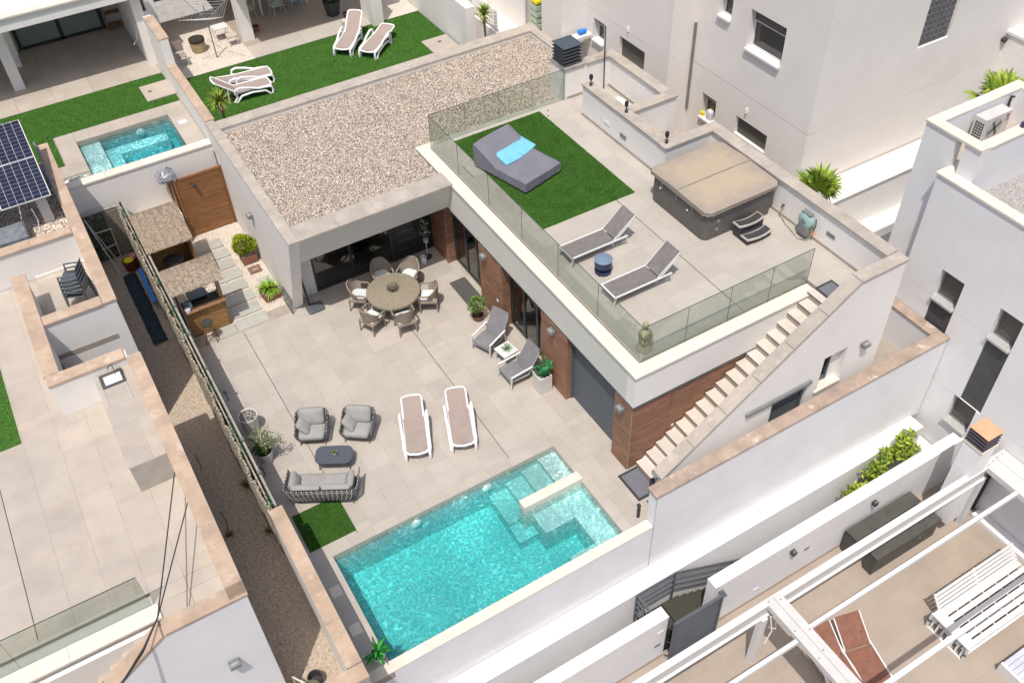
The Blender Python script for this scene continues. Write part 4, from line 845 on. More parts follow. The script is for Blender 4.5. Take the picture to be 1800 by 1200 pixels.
# gate beside the gravel-roofed wing
gt = thing('timber_gate', 'tall brown timber gate of horizontal boards between the thatched bar and the white wing', 'gate', (.86,14.30,0), 0)
GW = 1.62
for k in range(12): piece('board', (GW-.12,.03,.178), 'gate_wood', gt, (GW/2,-.0,.10+k*.185))
B(0,.07,-.05,.05,0,2.34).obj('gate_post', 'gate_wood', gt); B(GW-.05,GW+.01,-.05,.05,0,2.34).obj('gate_post', 'gate_wood', gt); B(.07,GW-.05,-.03,.04,2.235,2.32).obj('top_rail', 'gate_wood', gt)
b = MB(); b.cyl((.62,-.02,1.9),(.62,-.12,1.9),.035,.035,10); b.cyl((.62,-.12,1.86),(.62,-.12,2.02),.05,.055,12); b.obj('gate_lamp', 'dark_metal', gt)
gs = thing('timber_screen', 'narrow brown timber side screen running from the gate towards the thatched bar', 'screen', (.80,14.84,0), R(-90))
for k in range(13): piece('board', (.50,.03,.17), 'gate_wood', gs, (.30,0,.10+k*.18))
B(0,.06,-.05,.05,0,2.4).obj('screen_post', 'gate_wood', gs)
t = thing('tarpaulin', 'crumpled silver tarpaulin bundle draped over the left post of the timber gate', 'tarpaulin', (.74,14.45,2.32)); b = MB(); b.pad(0,0,0,.30,.22,.26,k=.5,puff=.3); b.v = [(x+random.uniform(-.03,.03),y+random.uniform(-.03,.03),z*random.uniform(.6,1.25)) for x,y,z in b.v]; b.obj('folds', mat('silver_sheet', (.42,.44,.48), .35, metal=.3), t)
# ============================================================ THATCHED BARS
def thatch_roof(par, x0, x1, y0, y1, zl, zh, n=3800, dark=1.0):
    """reeds laid down the slope from a high back edge (y1) to a low front edge (y0)"""
    b = MB(); b._add([(x0,y0,zl),(x1,y0,zl),(x1,y1,zh),(x0,y1,zh),(x0,y0,zl-.05),(x1,y0,zl-.05),(x1,y1,zh-.05),(x0,y1,zh-.05)], [(0,1,2,3),(7,6,5,4),(4,5,1,0),(5,6,2,1),(6,7,3,2),(7,4,0,3)]); b.obj('roof_mat', 'thatch_bed', par)
    c = MB(); sl_ = (zh-zl)/(y1-y0)
    for _ in range(n):
        x = random.uniform(x0-.03,x1+.03); t0 = random.uniform(y0-.10,y1-.25) if random.random() < .75 else y0-random.uniform(.02,.12); L = random.uniform(.5,1.3); t1 = min(y1+.04,t0+L); w = random.uniform(.006,.012); h = random.uniform(.0,.04); dx = random.gauss(0,.015); k = (.55+.55*(.5+.5*math.sin(x*31+math.sin(x*57)*2))+random.uniform(0,.55))*dark
        za, zb = zl+(t0-y0)*sl_+h, zl+(t1-y0)*sl_+h*.4
        c._add([(x-w,t0,za),(x+w,t0,za-.004),(x+dx+w,t1,zb),(x+dx,t1,zb+.006)], [(0,1,2,3)], tuple(min(1,v*k) for v in (.95,.88,.8)))
    c.obj('reeds', 'thatch', par, kind='stuff')
t1 = thing('thatched_bar', 'thatched garden bar cabinet nearest the back wall, with slatted shelf and grill', 'bar', (-.12,12.4,0))
thatch_roof(t1, -.70, .68, -.80, .85, 1.95, 2.25, 5200)
b = MB(); b.box(-.68,-.62,-.7,.7,0,2.0); b.box(-.62,.6,.62,.68,0,2.1); b.obj('back_panel', 'bamboo', t1)
B(.60,.68,-.1,.75,0,2.1).obj('side_panel', 'bar_wood', t1); 
for x, y in ((-.66,-.72),(.62,-.72),(.62,-.3)): MB().cyl((x,y,0),(x,y,1.98),.035,.035,8).obj('post', 'bar_wood', t1)
sh = B(-.45,.6,-.72,-.62,.86,.9).obj('serving_shelf', 'bar_wood', t1)
for k in range(15): piece('slat', (.04,.26,.025), 'bar_wood', sh, (-.44+k*.074,-.56,.88))
t = thing('charcoal_grill', 'black charcoal grill with white legs standing under the first thatched roof', 'grill', (-.15,12.0,.92)); b = MB(); b.xf(Matrix()); b.lathe([(0,0),(.22,.03),(.27,.12),(.25,.2),(0,.26)], n=14, sx=1.2); b.obj('bowl', 'charcoal', t, smooth=True)
for a in range(4): MB().tube([(.2*math.cos(a*1.57+.6),.16*math.sin(a*1.57+.6),.08),(.30*math.cos(a*1.57+.6),.26*math.sin(a*1.57+.6),-.3)], .012).obj('leg', 'white_metal', t)
t2 = thing('thatched_bar', 'nearer thatched bar counter with bamboo front, timber top and dark work surface', 'bar', (0,9.45,0))
thatch_roof(t2, -.74, .74, -.20, .62, 1.98, 2.22, 4200, 1.12)
b = MB(); b.box(-.55,.60,-.04,.0,0,1.0); b.box(.55,.60,0,.55,0,1.0); fr = b.obj('bar_front', 'bamboo', t2)
for r_ in range(9): piece('bamboo_row', (1.12,.02,.104), 'bamboo', fr, (.02,-.052,.055+r_*.108))
B(-.60,.68,-.16,.07,1.0,1.045).obj('counter_top', 'bar_wood', t2, bevel=.006); B(-.55,.58,.09,.62,.86,.90).obj('work_surface', 'charcoal', t2)
for x, y in ((.62,-.02),(.62,.52),(-.62,.52)): MB().cyl((x,y,0),(x,y,2.02),.03,.03,8).obj('post', 'bar_wood', t2)
t = thing('toaster_oven', 'silver-black table-top oven on the dark work surface of the thatched bar', 'oven', (.0,9.98,.9)); B(-.28,.28,-.17,.17,0,.22).obj('body', 'mid_metal', t, bevel=.01); B(-.24,.24,-.175,-.17,.03,.19).obj('door', 'dark_glass', t); MB().tube([(-.2,-.19,.2),(.2,-.19,.2)], .01).obj('handle', 'steel', t)
for i, (x, y, m_, lb) in enumerate(((-.42,9.62,'steel','small steel pot at the alley end of the bar counter'),(-.34,9.50,'aqua','green bottle group beside the pots on the bar counter'),(-.46,9.40,'white_plastic','white bowl at the near alley end of the bar counter'))):
    t = thing(('pot','bottle','bowl')[i], lb, ('pot','bottle','bowl')[i], (x,y,1.045)); b = MB(); b.lathe([(0,0),(.08,0),(.09,.05),(.085,.12),(.0,.12)] if i != 1 else [(0,0),(.05,0),(.05,.14),(.02,.2),(.02,.25),(0,.25)], n=14); b.obj('body', m_, t, smooth=True)
t = thing('metal_trolley', 'low dark trolley with curved handle under the thatch gap between the two bars', 'trolley', (.05,10.95,0)); B(-.3,.25,-.25,.2,.5,.54).obj('shelf', 'charcoal', t); MB().tube([(.25,-.2,.54),(.38,-.2,.62),(.4,0,.66),(.38,.15,.62),(.25,.15,.54)], .015).obj('handle', 'steel', t)
for x, y in ((-.28,-.22),(.22,-.22),(-.28,.17),(.22,.17)): MB().tube([(x,y,0),(x,y,.5)], .012).obj('leg', 'steel', t)
t = thing('bar_stool', 'dark rush-seated bar stool standing in the shade against the bamboo bar front', 'stool', (-.12,9.0,0)); b = MB(); b.lathe([(0,.70),(.17,.70),(.18,.73),(.16,.76),(0,.76)], n=16); b.obj('seat', 'charcoal', t)
for a in range(4):
    c_, s_ = math.cos(a*1.57+.5), math.sin(a*1.57+.5); MB().tube([(.11*c_,.11*s_,.7),(.23*c_,.23*s_,0)], .015).obj('leg', 'bar_wood', t)
MB().tube([(.17*math.cos(a*1.57+.5),.17*math.sin(a*1.57+.5),.32) for a in range(4)], .01, closed=True).obj('ring', 'bar_wood', t)
# ============================================================ PLANTERS AND POTS
def pot_round(t, r, h, m, rt=None):
    rt = rt or r; b = MB(); b.lathe([(r*.8,0),(rt,h),(rt*.97,h+.01),(rt*.88,h),(rt*.86,h-.05),(0,h-.05)], n=24); b.obj('pot', m, t, smooth=True); b = MB(); b.lathe([(0,h-.06),(rt*.86,h-.055),(rt*.84,h-.03),(0,h-.02)], n=20); b.obj('soil', 'soil', t)
def square_planter(label, loc, w, d, h, m, rz=0, nm='planter'):
    t = thing(nm, label, 'planter', loc, rz); b = MB(); e = .03; b.box(-w,w,-d,-d+e,0,h); b.box(-w,w,d-e,d,0,h); b.box(-w,-w+e,-d+e,d-e,0,h); b.box(w-e,w,-d+e,d-e,0,h); b.obj('box', m, t, bevel=.004); B(-w+e,w-e,-d+e,d-e,0,h-.05).obj('soil', 'stones', t); return t
t = square_planter('low terracotta planter with a dense yellow-green bush beside the timber gate', (2.13,12.05,0), .24,.24,.28,'terracotta')
b = MB(); leaves(b, ellipsoid_pts(1500, (0,0,.66), (.36,.36,.36)), .10, .028, LIME, out=(0,0,.5)); b.obj('foliage', 'leaf', t, kind='stuff'); MB().cyl((0,0,.2),(0,0,.6),.02,.015,6).obj('stem', 'bark', t)
t = square_planter('low terracotta planter with a spiky bright green cycad on the white gravel', (2.12,9.95,0), .27,.24,.27,'terracotta', R(6))
b = MB(); rosette(b, (0,0,.25), 95, .50, .026, [(.22,.38,.03),(.13,.28,.03),(.34,.46,.05)], .42, (.15,1.4)); b.obj('foliage', 'leaf', t)
t = thing('drain_box', 'brown square access cover in the white gravel by the yellow-green bush', 'cover', (2.12,11.45,0)); B(-.2,.2,-.17,.17,-.02,.04).obj('lid', mat('brown_plastic_lid', (.22,.13,.10), .7), t, bevel=.005); B(-.08,.10,-.06,-.01,.04,.05).obj('handle', 'grey_rim', t)
t = thing('slatted_grate', 'pale grey slatted grate in the white gravel between the two terracotta planters', 'grate', (2.22,10.72,0))
for k in range(8): B(-.2,.2,-.27+k*.07,-.23+k*.07,0,.04).obj('slat', 'offwhite_metal', t)
t = thing('metal_rack', 'dark wire rack leaning on the white wing wall by the second planter', 'rack', (2.40,9.12,0)); b = MB(); b.tube([(0,-.38,0),(0,.38,0),(0.06,.38,.55),(0.06,-.38,.55)], .014, closed=True); b.obj('frame', 'grey_metal', t)
for k in range(7): MB().tube([(0,-.33+k*.11,0),(.06,-.33+k*.11,.55)], .008, 5).obj('bar', 'grey_metal', t)
for k in range(3): MB().tube([(0.01+.02*k,-.38,.12+.15*k),(0.01+.02*k,.38,.12+.15*k)], .008, 5).obj('crossbar', 'grey_metal', t)
t = thing('tall_pot', 'tall pale round pot filled with dark and white pebbles beside the hedge fence', 'pot', (-.30,4.95,0)); pot_round(t, .24, .60, 'pot_white', .27); b = MB(); 
for _ in range(160): a = random.uniform(0,6.28); r_ = .22*random.random()**.5; b.lathe([(0,0),(.018,.0),(.012,.018),(0,.02)], (r_*math.cos(a), r_*math.sin(a), .555+random.uniform(0,.025)), n=5)
b.obj('pebbles', 'stones', t, kind='stuff')
t = thing('potted_shrub', 'pale potted shrub with airy grey-green leaves beside the hedge fence', 'potted plant', (-.32,3.72,0)); pot_round(t, .19, .38, 'pot_white', .22); b = MB(); br = MB()
for _ in range(26):
    a = random.uniform(0,6.28); q = Vector((.42*math.cos(a)*random.random()+.10, .42*math.sin(a)*random.random(), random.uniform(.65,1.05))); br.tube([(0,0,.32),(q.x*.4,q.y*.4,q.z*.55),q], .006, 4)
    leaves(b, [tuple(q+Vector((random.gauss(0,.06),random.gauss(0,.06),random.gauss(0,.06)))) for _ in range(34)], .055, .022, [(.28,.32,.17),(.20,.26,.11),(.36,.38,.24),(.10,.16,.05)])
leaves(b, ellipsoid_pts(320, (-.05,0,.5), (.25,.25,.18)), .08, .03, [(.04,.10,.02),(.06,.14,.03)]); br.obj('stem', 'bark', t); b.obj('foliage', 'leaf', t, kind='stuff')
t = thing('potted_bush', 'small green bush in a brown bowl between the door mat and the reclining chair', 'potted plant', (7.17,5.42,0)); pot_round(t, .17, .16, 'terracotta', .20); b = MB(); leaves(b, ellipsoid_pts(620, (0,0,.58), (.27,.27,.30)), .075, .026, [(.14,.24,.04),(.08,.17,.03),(.22,.32,.06)], out=(0,0,.4)); b.obj('foliage', 'leaf', t, kind='stuff'); MB().tube([(0,0,.1),(.03,.01,.3),(0,0,.5)], .015).obj('stem', 'bark', t)
t = thing('floor_tray', 'white cylinder pot standing on the floor near the entrance door', 'pot', (6.98,8.72,0)); MB().lathe([(.09,0),(.10,.26),(.085,.26),(.08,.05),(0,.05)], n=18).obj('pot', 'white_plastic', t, smooth=True)
t = thing('plant_stand', 'thin white plant stand with flowers and a dark round foot beside the entrance door', 'plant stand', (7.22,8.92,0)); b = MB(); b.lathe([(0,0),(.15,0),(.15,.02),(0,.03)], n=18); b.obj('foot', 'charcoal', t); MB().tube([(0,0,.02),(0,0,1.5)], .012).obj('pole', 'white_metal', t); b = MB(); b.lathe([(.07,.62),(.09,.75),(.07,.75),(0,.70)], n=12); b.obj('pot', 'pot_white', t)
b = MB(); leaves(b, [(random.gauss(0,.07),random.gauss(0,.07),random.uniform(.78,1.5)) for _ in range(120)], .08, .02, [(.04,.09,.03),(.06,.12,.03)]); leaves(b, [(random.gauss(0,.06),random.gauss(0,.06),random.uniform(.9,1.5)) for _ in range(30)], .06, .03, [(.8,.8,.75)]); b.obj('foliage', 'leaf', t, kind='stuff')
t = square_planter('tall cream square planter with glossy dark green leaves beside the reclining chair', (7.32,1.93,0), .20,.20,.62,'pot_white')
b = MB()
for _ in range(26):
    a = random.uniform(0,6.28); r_ = random.uniform(.0,.12); c = Vector((r_*math.cos(a),r_*math.sin(a),.6)); d = Vector((math.cos(a)*.35,math.sin(a)*.35,1)).normalized(); L = random.uniform(.2,.46)
    for k in range(7): pt = c+d*L*k/6; s_ = Vector((math.cos(a+k*1.4),math.sin(a+k*1.4),.6)).normalized(); w_ = s_.cross(d).normalized()*.032; col = random.choice([(.01,.13,.04),(.015,.20,.07),(.05,.26,.08)]); b._add([pt, pt+s_*.08+w_, pt+s_*.14, pt+s_*.08-w_], [(0,1,2),(0,2,3)], col)
b.obj('foliage', 'leaf', t)
t = thing('potted_lily', 'pale pot with broad green leaves wedged between the pool and the low wall corner', 'potted plant', (-.16,-3.02,0)); pot_round(t, .16, .24, 'pot_white', .18); b = MB(); rosette(b, (0,0,.25), 26, .42, .05, [(.02,.22,.03),(.04,.34,.05),(.01,.12,.02)], .6, (.3,1.4)); b.obj('foliage', 'leaf', t)
# garden lamps along the fence
sp0 = None
for i, (x, y, lb) in enumerate(((-.52,6.35,'small dark spike lamp in the fence shade between the stool and the tall pot'),(-.55,3.25,'small blue-grey spike lamp at the foot of the airy potted shrub'))):
    if sp0: dup(sp0, (x,y,0), 0, lb, 'spike lamps by the fence'); continue
    sp0 = thing('spike_lamp', lb, 'lamp', (x,y,0), 0, 'spike lamps by the fence'); MB().cyl((0,0,0),(0,0,.28),.012,.012,6).obj('stem', 'charcoal', sp0); b = MB(); b.lathe([(0,.28),(.05,.30),(.07,.36),(.05,.42),(0,.44)], n=12); b.obj('head', 'mid_metal', sp0, smooth=True)
# umbrella stand with its leaning pole
t = thing('parasol_base', 'slate parasol base with bare dark pole leaning at the left pier of the dining porch', 'parasol base', (3.03,8.66,0)); MB().pad(.06,-.06,0,.27,.22,.09,k=.3).obj('base_weight', 'grey_metal', t, smooth=True); MB().tube([(-.05,.12,.05),(-.12,.20,1.55),(-.11,.22,1.95)], .032, 8).obj('pole', 'charcoal', t); MB().tube([(-.05,.1,.1),(.15,.1,.06)], .035).obj('foot_bar', 'charcoal', t)
# mats and rug
t = tag(MB().box(7.20,7.76,6.15,7.36,.001,.018).obj('door_mat', 'mat_dark'), 'dark brown doormat in front of the walnut pillar, near the dining table', 'mat')
t = thing('door_mat', 'large grey mat with a black rim at the foot of the outside stairs', 'mat', (7.66,-2.12,0)); B(-.33,.33,-.56,.38,.001,.012).obj('rim', 'charcoal', t); B(-.26,.26,-.49,.31,.012,.018).obj('pile', 'mat_blue', t)
t = thing('door_mat', 'grey mat with a black rim at the head of the outside stairs', 'mat', (13.53,-2.02,3.72)); B(-.30,.30,-.30,.28,.001,.012).obj('rim', 'charcoal', t); B(-.23,.23,-.23,.21,.012,.018).obj('pile', 'mat_blue', t)
t = thing('turf_rug', 'small square of artificial grass behind the woven sofa, half in the wall shadow', 'rug'); B(-.44,.81,.38,1.62,.001,.012).obj('backing', 'turf_bed', t); turf('grass_blades', [(-.44,.81,.38,1.62)], .012, 20000, parent=t)
t = thing('turf_rug', 'large artificial grass rug under the slate daybed on the upper terrace', 'rug'); b = MB(); b.box(8.73,11.84,4.06,9.26,3.721,3.732); b.obj('backing', 'turf_bed', t); turf('grass_blades', [(8.73,11.84,4.06,9.26)], 3.732, 120000, parent=t)
# ============================================================ HOT TUB and its steps
t = thing('hot_tub', 'large square hot tub with taupe cabinet under a sun-bleached folding cover', 'hot tub', (13.25,2.43,3.72))
W2 = 1.25; 
def rr(w, d, r, n=6): return [(sx*(w-r)+r*math.cos(a0+i*math.pi/2/n), sy*(d-r)+r*math.sin(a0+i*math.pi/2/n)) for sx, sy, a0 in ((1,1,0),(-1,1,math.pi/2),(-1,-1,math.pi),(1,-1,1.5*math.pi)) for i in range(n+1)]
cab = MB().prism(rr(W2-.04,W2-.04,.22), .04, .90).obj('cabinet', 'spa_cabinet', t, smooth=True); MB().prism(rr(W2-.09,W2-.09,.2), 0, .05).obj('plinth', 'charcoal', t)
for k in range(9): piece('groove', (.018,.008,.66), 'charcoal', cab, (-.72+.18*k,-(W2-.05)-.001,.42)) if False else None
for s_ in (-1,1):
    for q in (.55,.02,-.55): 
        b = MB(); b.beam((-W2-.01+.0,q*1.2,.84),(-W2+.045-.03,q*1.2,.64),.035,.012,(1,0,0)); b.obj('strap', 'spa_skirt', t) if s_ < 0 else None
MB().prism(rr(W2-.01,W2-.01,.20), .875, .915).obj('shell_rim', 'white_plastic', t, smooth=True)
for s_ in (-1,1):   # the two halves of the cover, domed toward the fold
    b = MB(); n_ = 10; rows = []
    hw = W2+.03
    for i in range(n_+1):
        yy = (hw-.006)*i/n_; zt = 1.03-.045*(i/n_)**1.5; inset = 0 if yy < hw-.2 else .2-math.sqrt(max(0,.2**2-(yy-(hw-.2))**2)); rows.append((s_*(yy+.006), hw-inset, zt))
    vs = []; fs = []
    for y_, xx, zt in rows:
        m_ = 12
        for j in range(m_+1):
            x_ = -xx+2*xx*j/m_; vs.append((x_, y_, zt+.006*math.sin(j*2.1+y_*5)))
        for j in range(m_+1): vs.append((-xx+2*xx*j/m_, y_, .92))
    st_ = 26
    for i in range(n_):
        for j in range(12): fs += [(i*st_+j, i*st_+j+1, (i+1)*st_+j+1, (i+1)*st_+j), (i*st_+13+j, (i+1)*st_+13+j, (i+1)*st_+14+j, i*st_+14+j)]
        fs += [(i*st_, (i+1)*st_, (i+1)*st_+13, i*st_+13), (i*st_+12, i*st_+25, (i+1)*st_+25, (i+1)*st_+12)]
    for e in (0, n_): fs += [(e*st_+j, e*st_+j+1, e*st_+14+j, e*st_+13+j) for j in range(12)]
    b._add(vs, fs); b.obj('cover_half', 'spa_cover', t, smooth=True)
b = MB(); q_ = rr(W2+.045,W2+.045,.23, 8); 
for k in range(len(q_)): 
    x_, y_ = q_[k]; x2, y2 = q_[(k+1)%len(q_)]; za, zb_ = .885+.02*math.sin(k*1.9), .885+.02*math.sin((k+1)%len(q_)*1.9); b._add([(x_,y_,za),(x2,y2,zb_),(x2,y2,.955),(x_,y_,.955)], [(0,1,2,3)])
b.obj('cover_skirt', 'spa_skirt', t, smooth=True)
MB().beam((-W2-.03,0,1.043),(W2+.03,0,1.043),.04,.012).obj('fold_seam', 'spa_skirt', t)
for (x_, y_, z_) in ((-W2+.02,.75,.62),(-W2+.02,-.45,.62)): b = MB(); b.cyl((x_,y_,z_),(x_-.02,y_,z_),.03,.03,10); b.obj('vent_cap', 'coping_white', t)
for (x_, z_) in ((-.78,.55),(-.80,.28)): b = MB(); b.cyl((x_,-W2+.06,z_),(x_,-W2+.02,z_),.05,.05,14); b.obj('drain_cap', 'spa_skirt', t)
t = thing('spa_steps', 'two curved grey spa steps with pale rims in front of the hot tub', 'steps', (13.33,.78,3.72))
def arc_tread(par, y, w, d, z, nm):
    def arcpoly(w_, d_, bow): n = 10; P = [(-w_+2*w_*i/n, d_+bow*(1-(2*i/n-1)**2)-bow) for i in range(n+1)]; Q = [(w_-2*w_*i/n, -d_+bow*(1-(2*i/n-1)**2)-bow) for i in range(n+1)]; return P[::-1]+Q[::-1]
    b = MB(); b.prism([(x, y+v_) for x, v_ in arcpoly(w, d, -.07)], z-.05, z); o = b.obj(nm, 'grey_rim', par, bevel=.012)
    b = MB(); b.prism([(x, y+v_) for x, v_ in arcpoly(w-.045, d-.045, -.07)], z+.001, z+.008); b.obj('pad', 'charcoal', o); return o
arc_tread(t, .12, .44, .15, .42, 'tread'); arc_tread(t, -.24, .44, .15, .21, 'tread'); b = MB(); b.box(-.4,.4,.03,.30,0,.37); b.box(-.4,.4,-.30,.03,0,.16); b.obj('step_body', 'plum', t)
# hose reel, tap
t = thing('hose_reel', 'aqua wall hose reel with grey lower half and loose hose beside the hot tub', 'hose reel', (14.55,-.02,3.72+.55), R(90))
b = MB(); b.lathe([(0,0),(.19,0),(.235,.05),(.235,.17),(.19,.21),(0,.22)], n=24); b.xf(Matrix.Rotation(R(-90),4,'X')); b.obj('reel_case', 'aqua', t, smooth=True)
b = MB(); b.lathe([(0,0),(.08,0),(.085,.02),(0,.025)], n=16); b.xf(Matrix.Translation((0,.22,.0)) @ Matrix.Rotation(R(-90),4,'X')); b.obj('hub', 'mid_metal', t, smooth=True)
MB().pad(0,.11,-.44,.20,.10,.30,k=.45).obj('lower_case', 'mid_metal', t, smooth=True); B(-.16,.16,.04,.18,.20,.26).obj('top_handle', 'mid_metal', t, bevel=.01)
MB().tube([(-.2,.12,.0),(-.27,.13,-.25),(-.22,.2,-.48),(0,.3,-.545),(.3,.22,-.53),(.7,.12,-.54),(.95,.06,-.40),(.98,.05,-.15)], .012, 6).obj('hose', mat('olive_hose', (.22,.25,.16), .6), t, smooth=True)
MB().tube([(-.28,.06,.18),(-.32,.08,-.0),(-.29,.08,-.2)], .018, 6).obj('spray_lance', 'green_pl', t); MB().tube([(-.29,.08,-.2),(-.29,.08,-.33)], .026, 8).obj('nozzle', 'orange', t)
t = thing('garden_tap', 'dark tap on the terrace parapet to the left of the hose reel', 'tap', (14.57,.93,4.12), R(90)); MB().tube([(0,0,.0),(0,.07,.0),(0,.09,-.05)], .022, 8).obj('spout', 'charcoal', t); MB().tube([(-.04,.05,.04),(.04,.05,.04)], .012).obj('handle', 'charcoal', t); MB().tube([(0,.08,-.05),(.01,.10,-.2),(.03,.06,-.35)], .014).obj('connector', 'grey_rim', t)
# daybed and cushions
t = thing('daybed', 'wide slate-blue daybed with raised head end on the terrace grass rug', 'daybed', (9.57,6.92,3.72), R(15))
db = MB(); vs = []; nx_, ny_ = 14, 22
for j in range(ny_+1):
    y_ = -1.10+2.20*j/ny_
    for i in range(nx_+1):
        x_ = -.74+1.48*i/nx_; u_ = (j/ny_); zz_ = .42+(.0 if u_ < .55 else .42*min(1,(u_-.55)/.38)); ed = min(1-abs(x_)/.74, min(u_, 1-u_)*3)
        zz_ -= .05*max(0, 1-ed*7)**2; zz_ += .012*math.sin(x_*3+y_*2)+.006*math.sin(y_*9+x_*4); vs.append((x_, y_-(.05 if u_ > .98 else 0), zz_))
W_ = nx_+1; fs = [(j*W_+i, j*W_+i+1, (j+1)*W_+i+1, (j+1)*W_+i) for j in range(ny_) for i in range(nx_)]
rim = [i for i in range(W_)]+[j*W_+nx_ for j in range(1,ny_+1)]+[ny_*W_+i for i in range(nx_-1,-1,-1)]+[j*W_ for j in range(ny_-1,0,-1)]
o_ = len(vs); vs += [(vs[k][0]*1.015+.008*math.sin(q*2.3), vs[k][1]*1.008+.008*math.cos(q*1.7), .10) for q, k in enumerate(rim)]; nr = len(rim)
fs += [(rim[k], o_+k, o_+(k+1)%nr, rim[(k+1)%nr]) for k in range(nr)]+[tuple(o_+k for k in range(nr))]
db._add(vs, fs); db.obj('mattress', 'daybed', t, smooth=True); B(-.69,.69,-1.04,1.04,.03,.10).obj('plinth', 'charcoal', t); B(-.70,-.66,-1.1,-1.04,0,.1).obj('foot', 'charcoal', t)

for i, (x_, y_, r_, lb) in enumerate(((9.40,7.08,10,'sky blue scatter cushion on the daybed, the one towards the glass railing'),(9.98,7.28,24,'sky blue scatter cushion on the daybed, the one towards the hot tub'))):
    t = thing('cushion', lb, 'cushion', (x_,y_,4.16), R(r_), 'sky blue cushions on the daybed'); MB().pad(0,0,0,.33,.31,.09,k=.15,puff=.15).obj('cover', 'sky_cushion', t, smooth=True)
for o in bpy.data.objects:
    if o.name.startswith('cushion') and not o.parent: o.rotation_euler = (R(12), R(0), o.rotation_euler.z)
# slim mesh loungers on the terrace
def mesh_lounger(label, loc, rz, group, d=None):
    if d: return dup(d, loc, rz, label, group)
    t = thing('mesh_lounger', label, 'lounger', loc, rz, group)      # foot at x=0, head at +x
    L, Wd, h = 2.02, .60, .30; k = 1.45
    for y_ in (0, Wd):
        MB().beam((0,y_,h),(1.78,y_,h),.045,.045).obj('side_rail', 'white_metal', t, bevel=.008)
        MB().beam((.03,y_,h),(-.03,y_,0),.045,.03,(1,0,0)).obj('leg', 'white_metal', t); MB().beam((1.72,y_,h),(1.78,y_,0),.045,.03,(1,0,0)).obj('leg', 'white_metal', t)
        MB().beam((k-.10,y_+(.03 if y_ == 0 else -.03),h+.02),(2.0,y_+(.03 if y_ == 0 else -.03),h+.57),.03,.025).obj('back_rail', 'white_metal', t)
    MB().beam((0,0,h),(0,Wd,h),.045,.04).obj('end_rail', 'white_metal', t); MB().beam((1.78,0,h-.06),(1.78,Wd,h-.06),.03,.03).obj('end_rail', 'white_metal', t)
    b = MB(); b.obox(Matrix.Translation((.69,Wd/2,h+.012)), .66, Wd/2-.03, .008); b.obj('seat_sling', 'grey_mesh', t)
    a = math.atan2(.55,.62); b = MB(); b.obox(Matrix.Translation((1.68,Wd/2,h+.32)) @ Matrix.Rotation(-a,4,'Y'), .41, Wd/2-.04, .008); b.obj('back_sling', 'grey_mesh', t)
    MB().beam((1.36,.0,h-.03),(1.9,.02,h+.42),.02,.02).obj('support_arm', 'white_metal', t); MB().beam((1.36,Wd,h-.03),(1.9,Wd-.02,h+.42),.02,.02).obj('support_arm', 'white_metal', t)
    for x_ in (.35,.7,1.05): piece('sling_seam', (.012,Wd-.08,.004), 'mid_metal', t, (x_,Wd/2,h+.023))
    return t
l0 = mesh_lounger('grey mesh lounger on the upper terrace, the one nearer the grass rug', (8.50,2.28,3.72), 0, 'mesh loungers on the upper terrace'); mesh_lounger('grey mesh lounger on the upper terrace, the one nearer the railing corner', (8.56,.43,3.72), 0, 'mesh loungers on the upper terrace', l0)
t = thing('round_side_table', 'small round blue-grey two-tier table between the two mesh loungers', 'side table', (9.08,1.70,3.72)); b = MB(); b.lathe([(0,.42),(.235,.42),(.245,.45),(.235,.455),(0,.44)], n=28); b.obj('table_top', 'blue_grey', t, smooth=True); b = MB(); b.lathe([(0,.05),(.22,.05),(.225,.08),(0,.08)], n=28); b.obj('lower_shelf', 'navy', t, smooth=True)
b = MB(); b.lathe([(.215,.24),(.228,.24),(.228,.42),(.215,.42)], n=28); b.obj('band', 'navy', t, smooth=True)
for a in range(4): MB().tube([(.215*math.cos(a*1.57+.5),.215*math.sin(a*1.57+.5),0),(.215*math.cos(a*1.57+.5),.215*math.sin(a*1.57+.5),.44)], .011).obj('leg', 'charcoal', t)
t = thing('seated_statue', 'pale olive ceramic figure standing inside the glass corner of the upper terrace', 'statue', (8.30,-1.14,3.72)); b = MB(); b.lathe([(0,0),(.19,.0),(.20,.05),(.17,.12),(.13,.25),(.125,.34),(.15,.44),(.155,.52),(.12,.60),(.05,.65),(.045,.68),(.075,.73),(.08,.80),(.06,.86),(.03,.90),(.0,.91)], n=24); b.obj('body', 'statue', t, smooth=True)
for s_ in (-1,1): MB().tube([(s_*.13,0,.56),(s_*.17,-.05,.42),(s_*.12,-.14,.34),(s_*.03,-.16,.33)], [.045,.04,.035,.03], 8).obj('arm', 'statue', t, smooth=True)
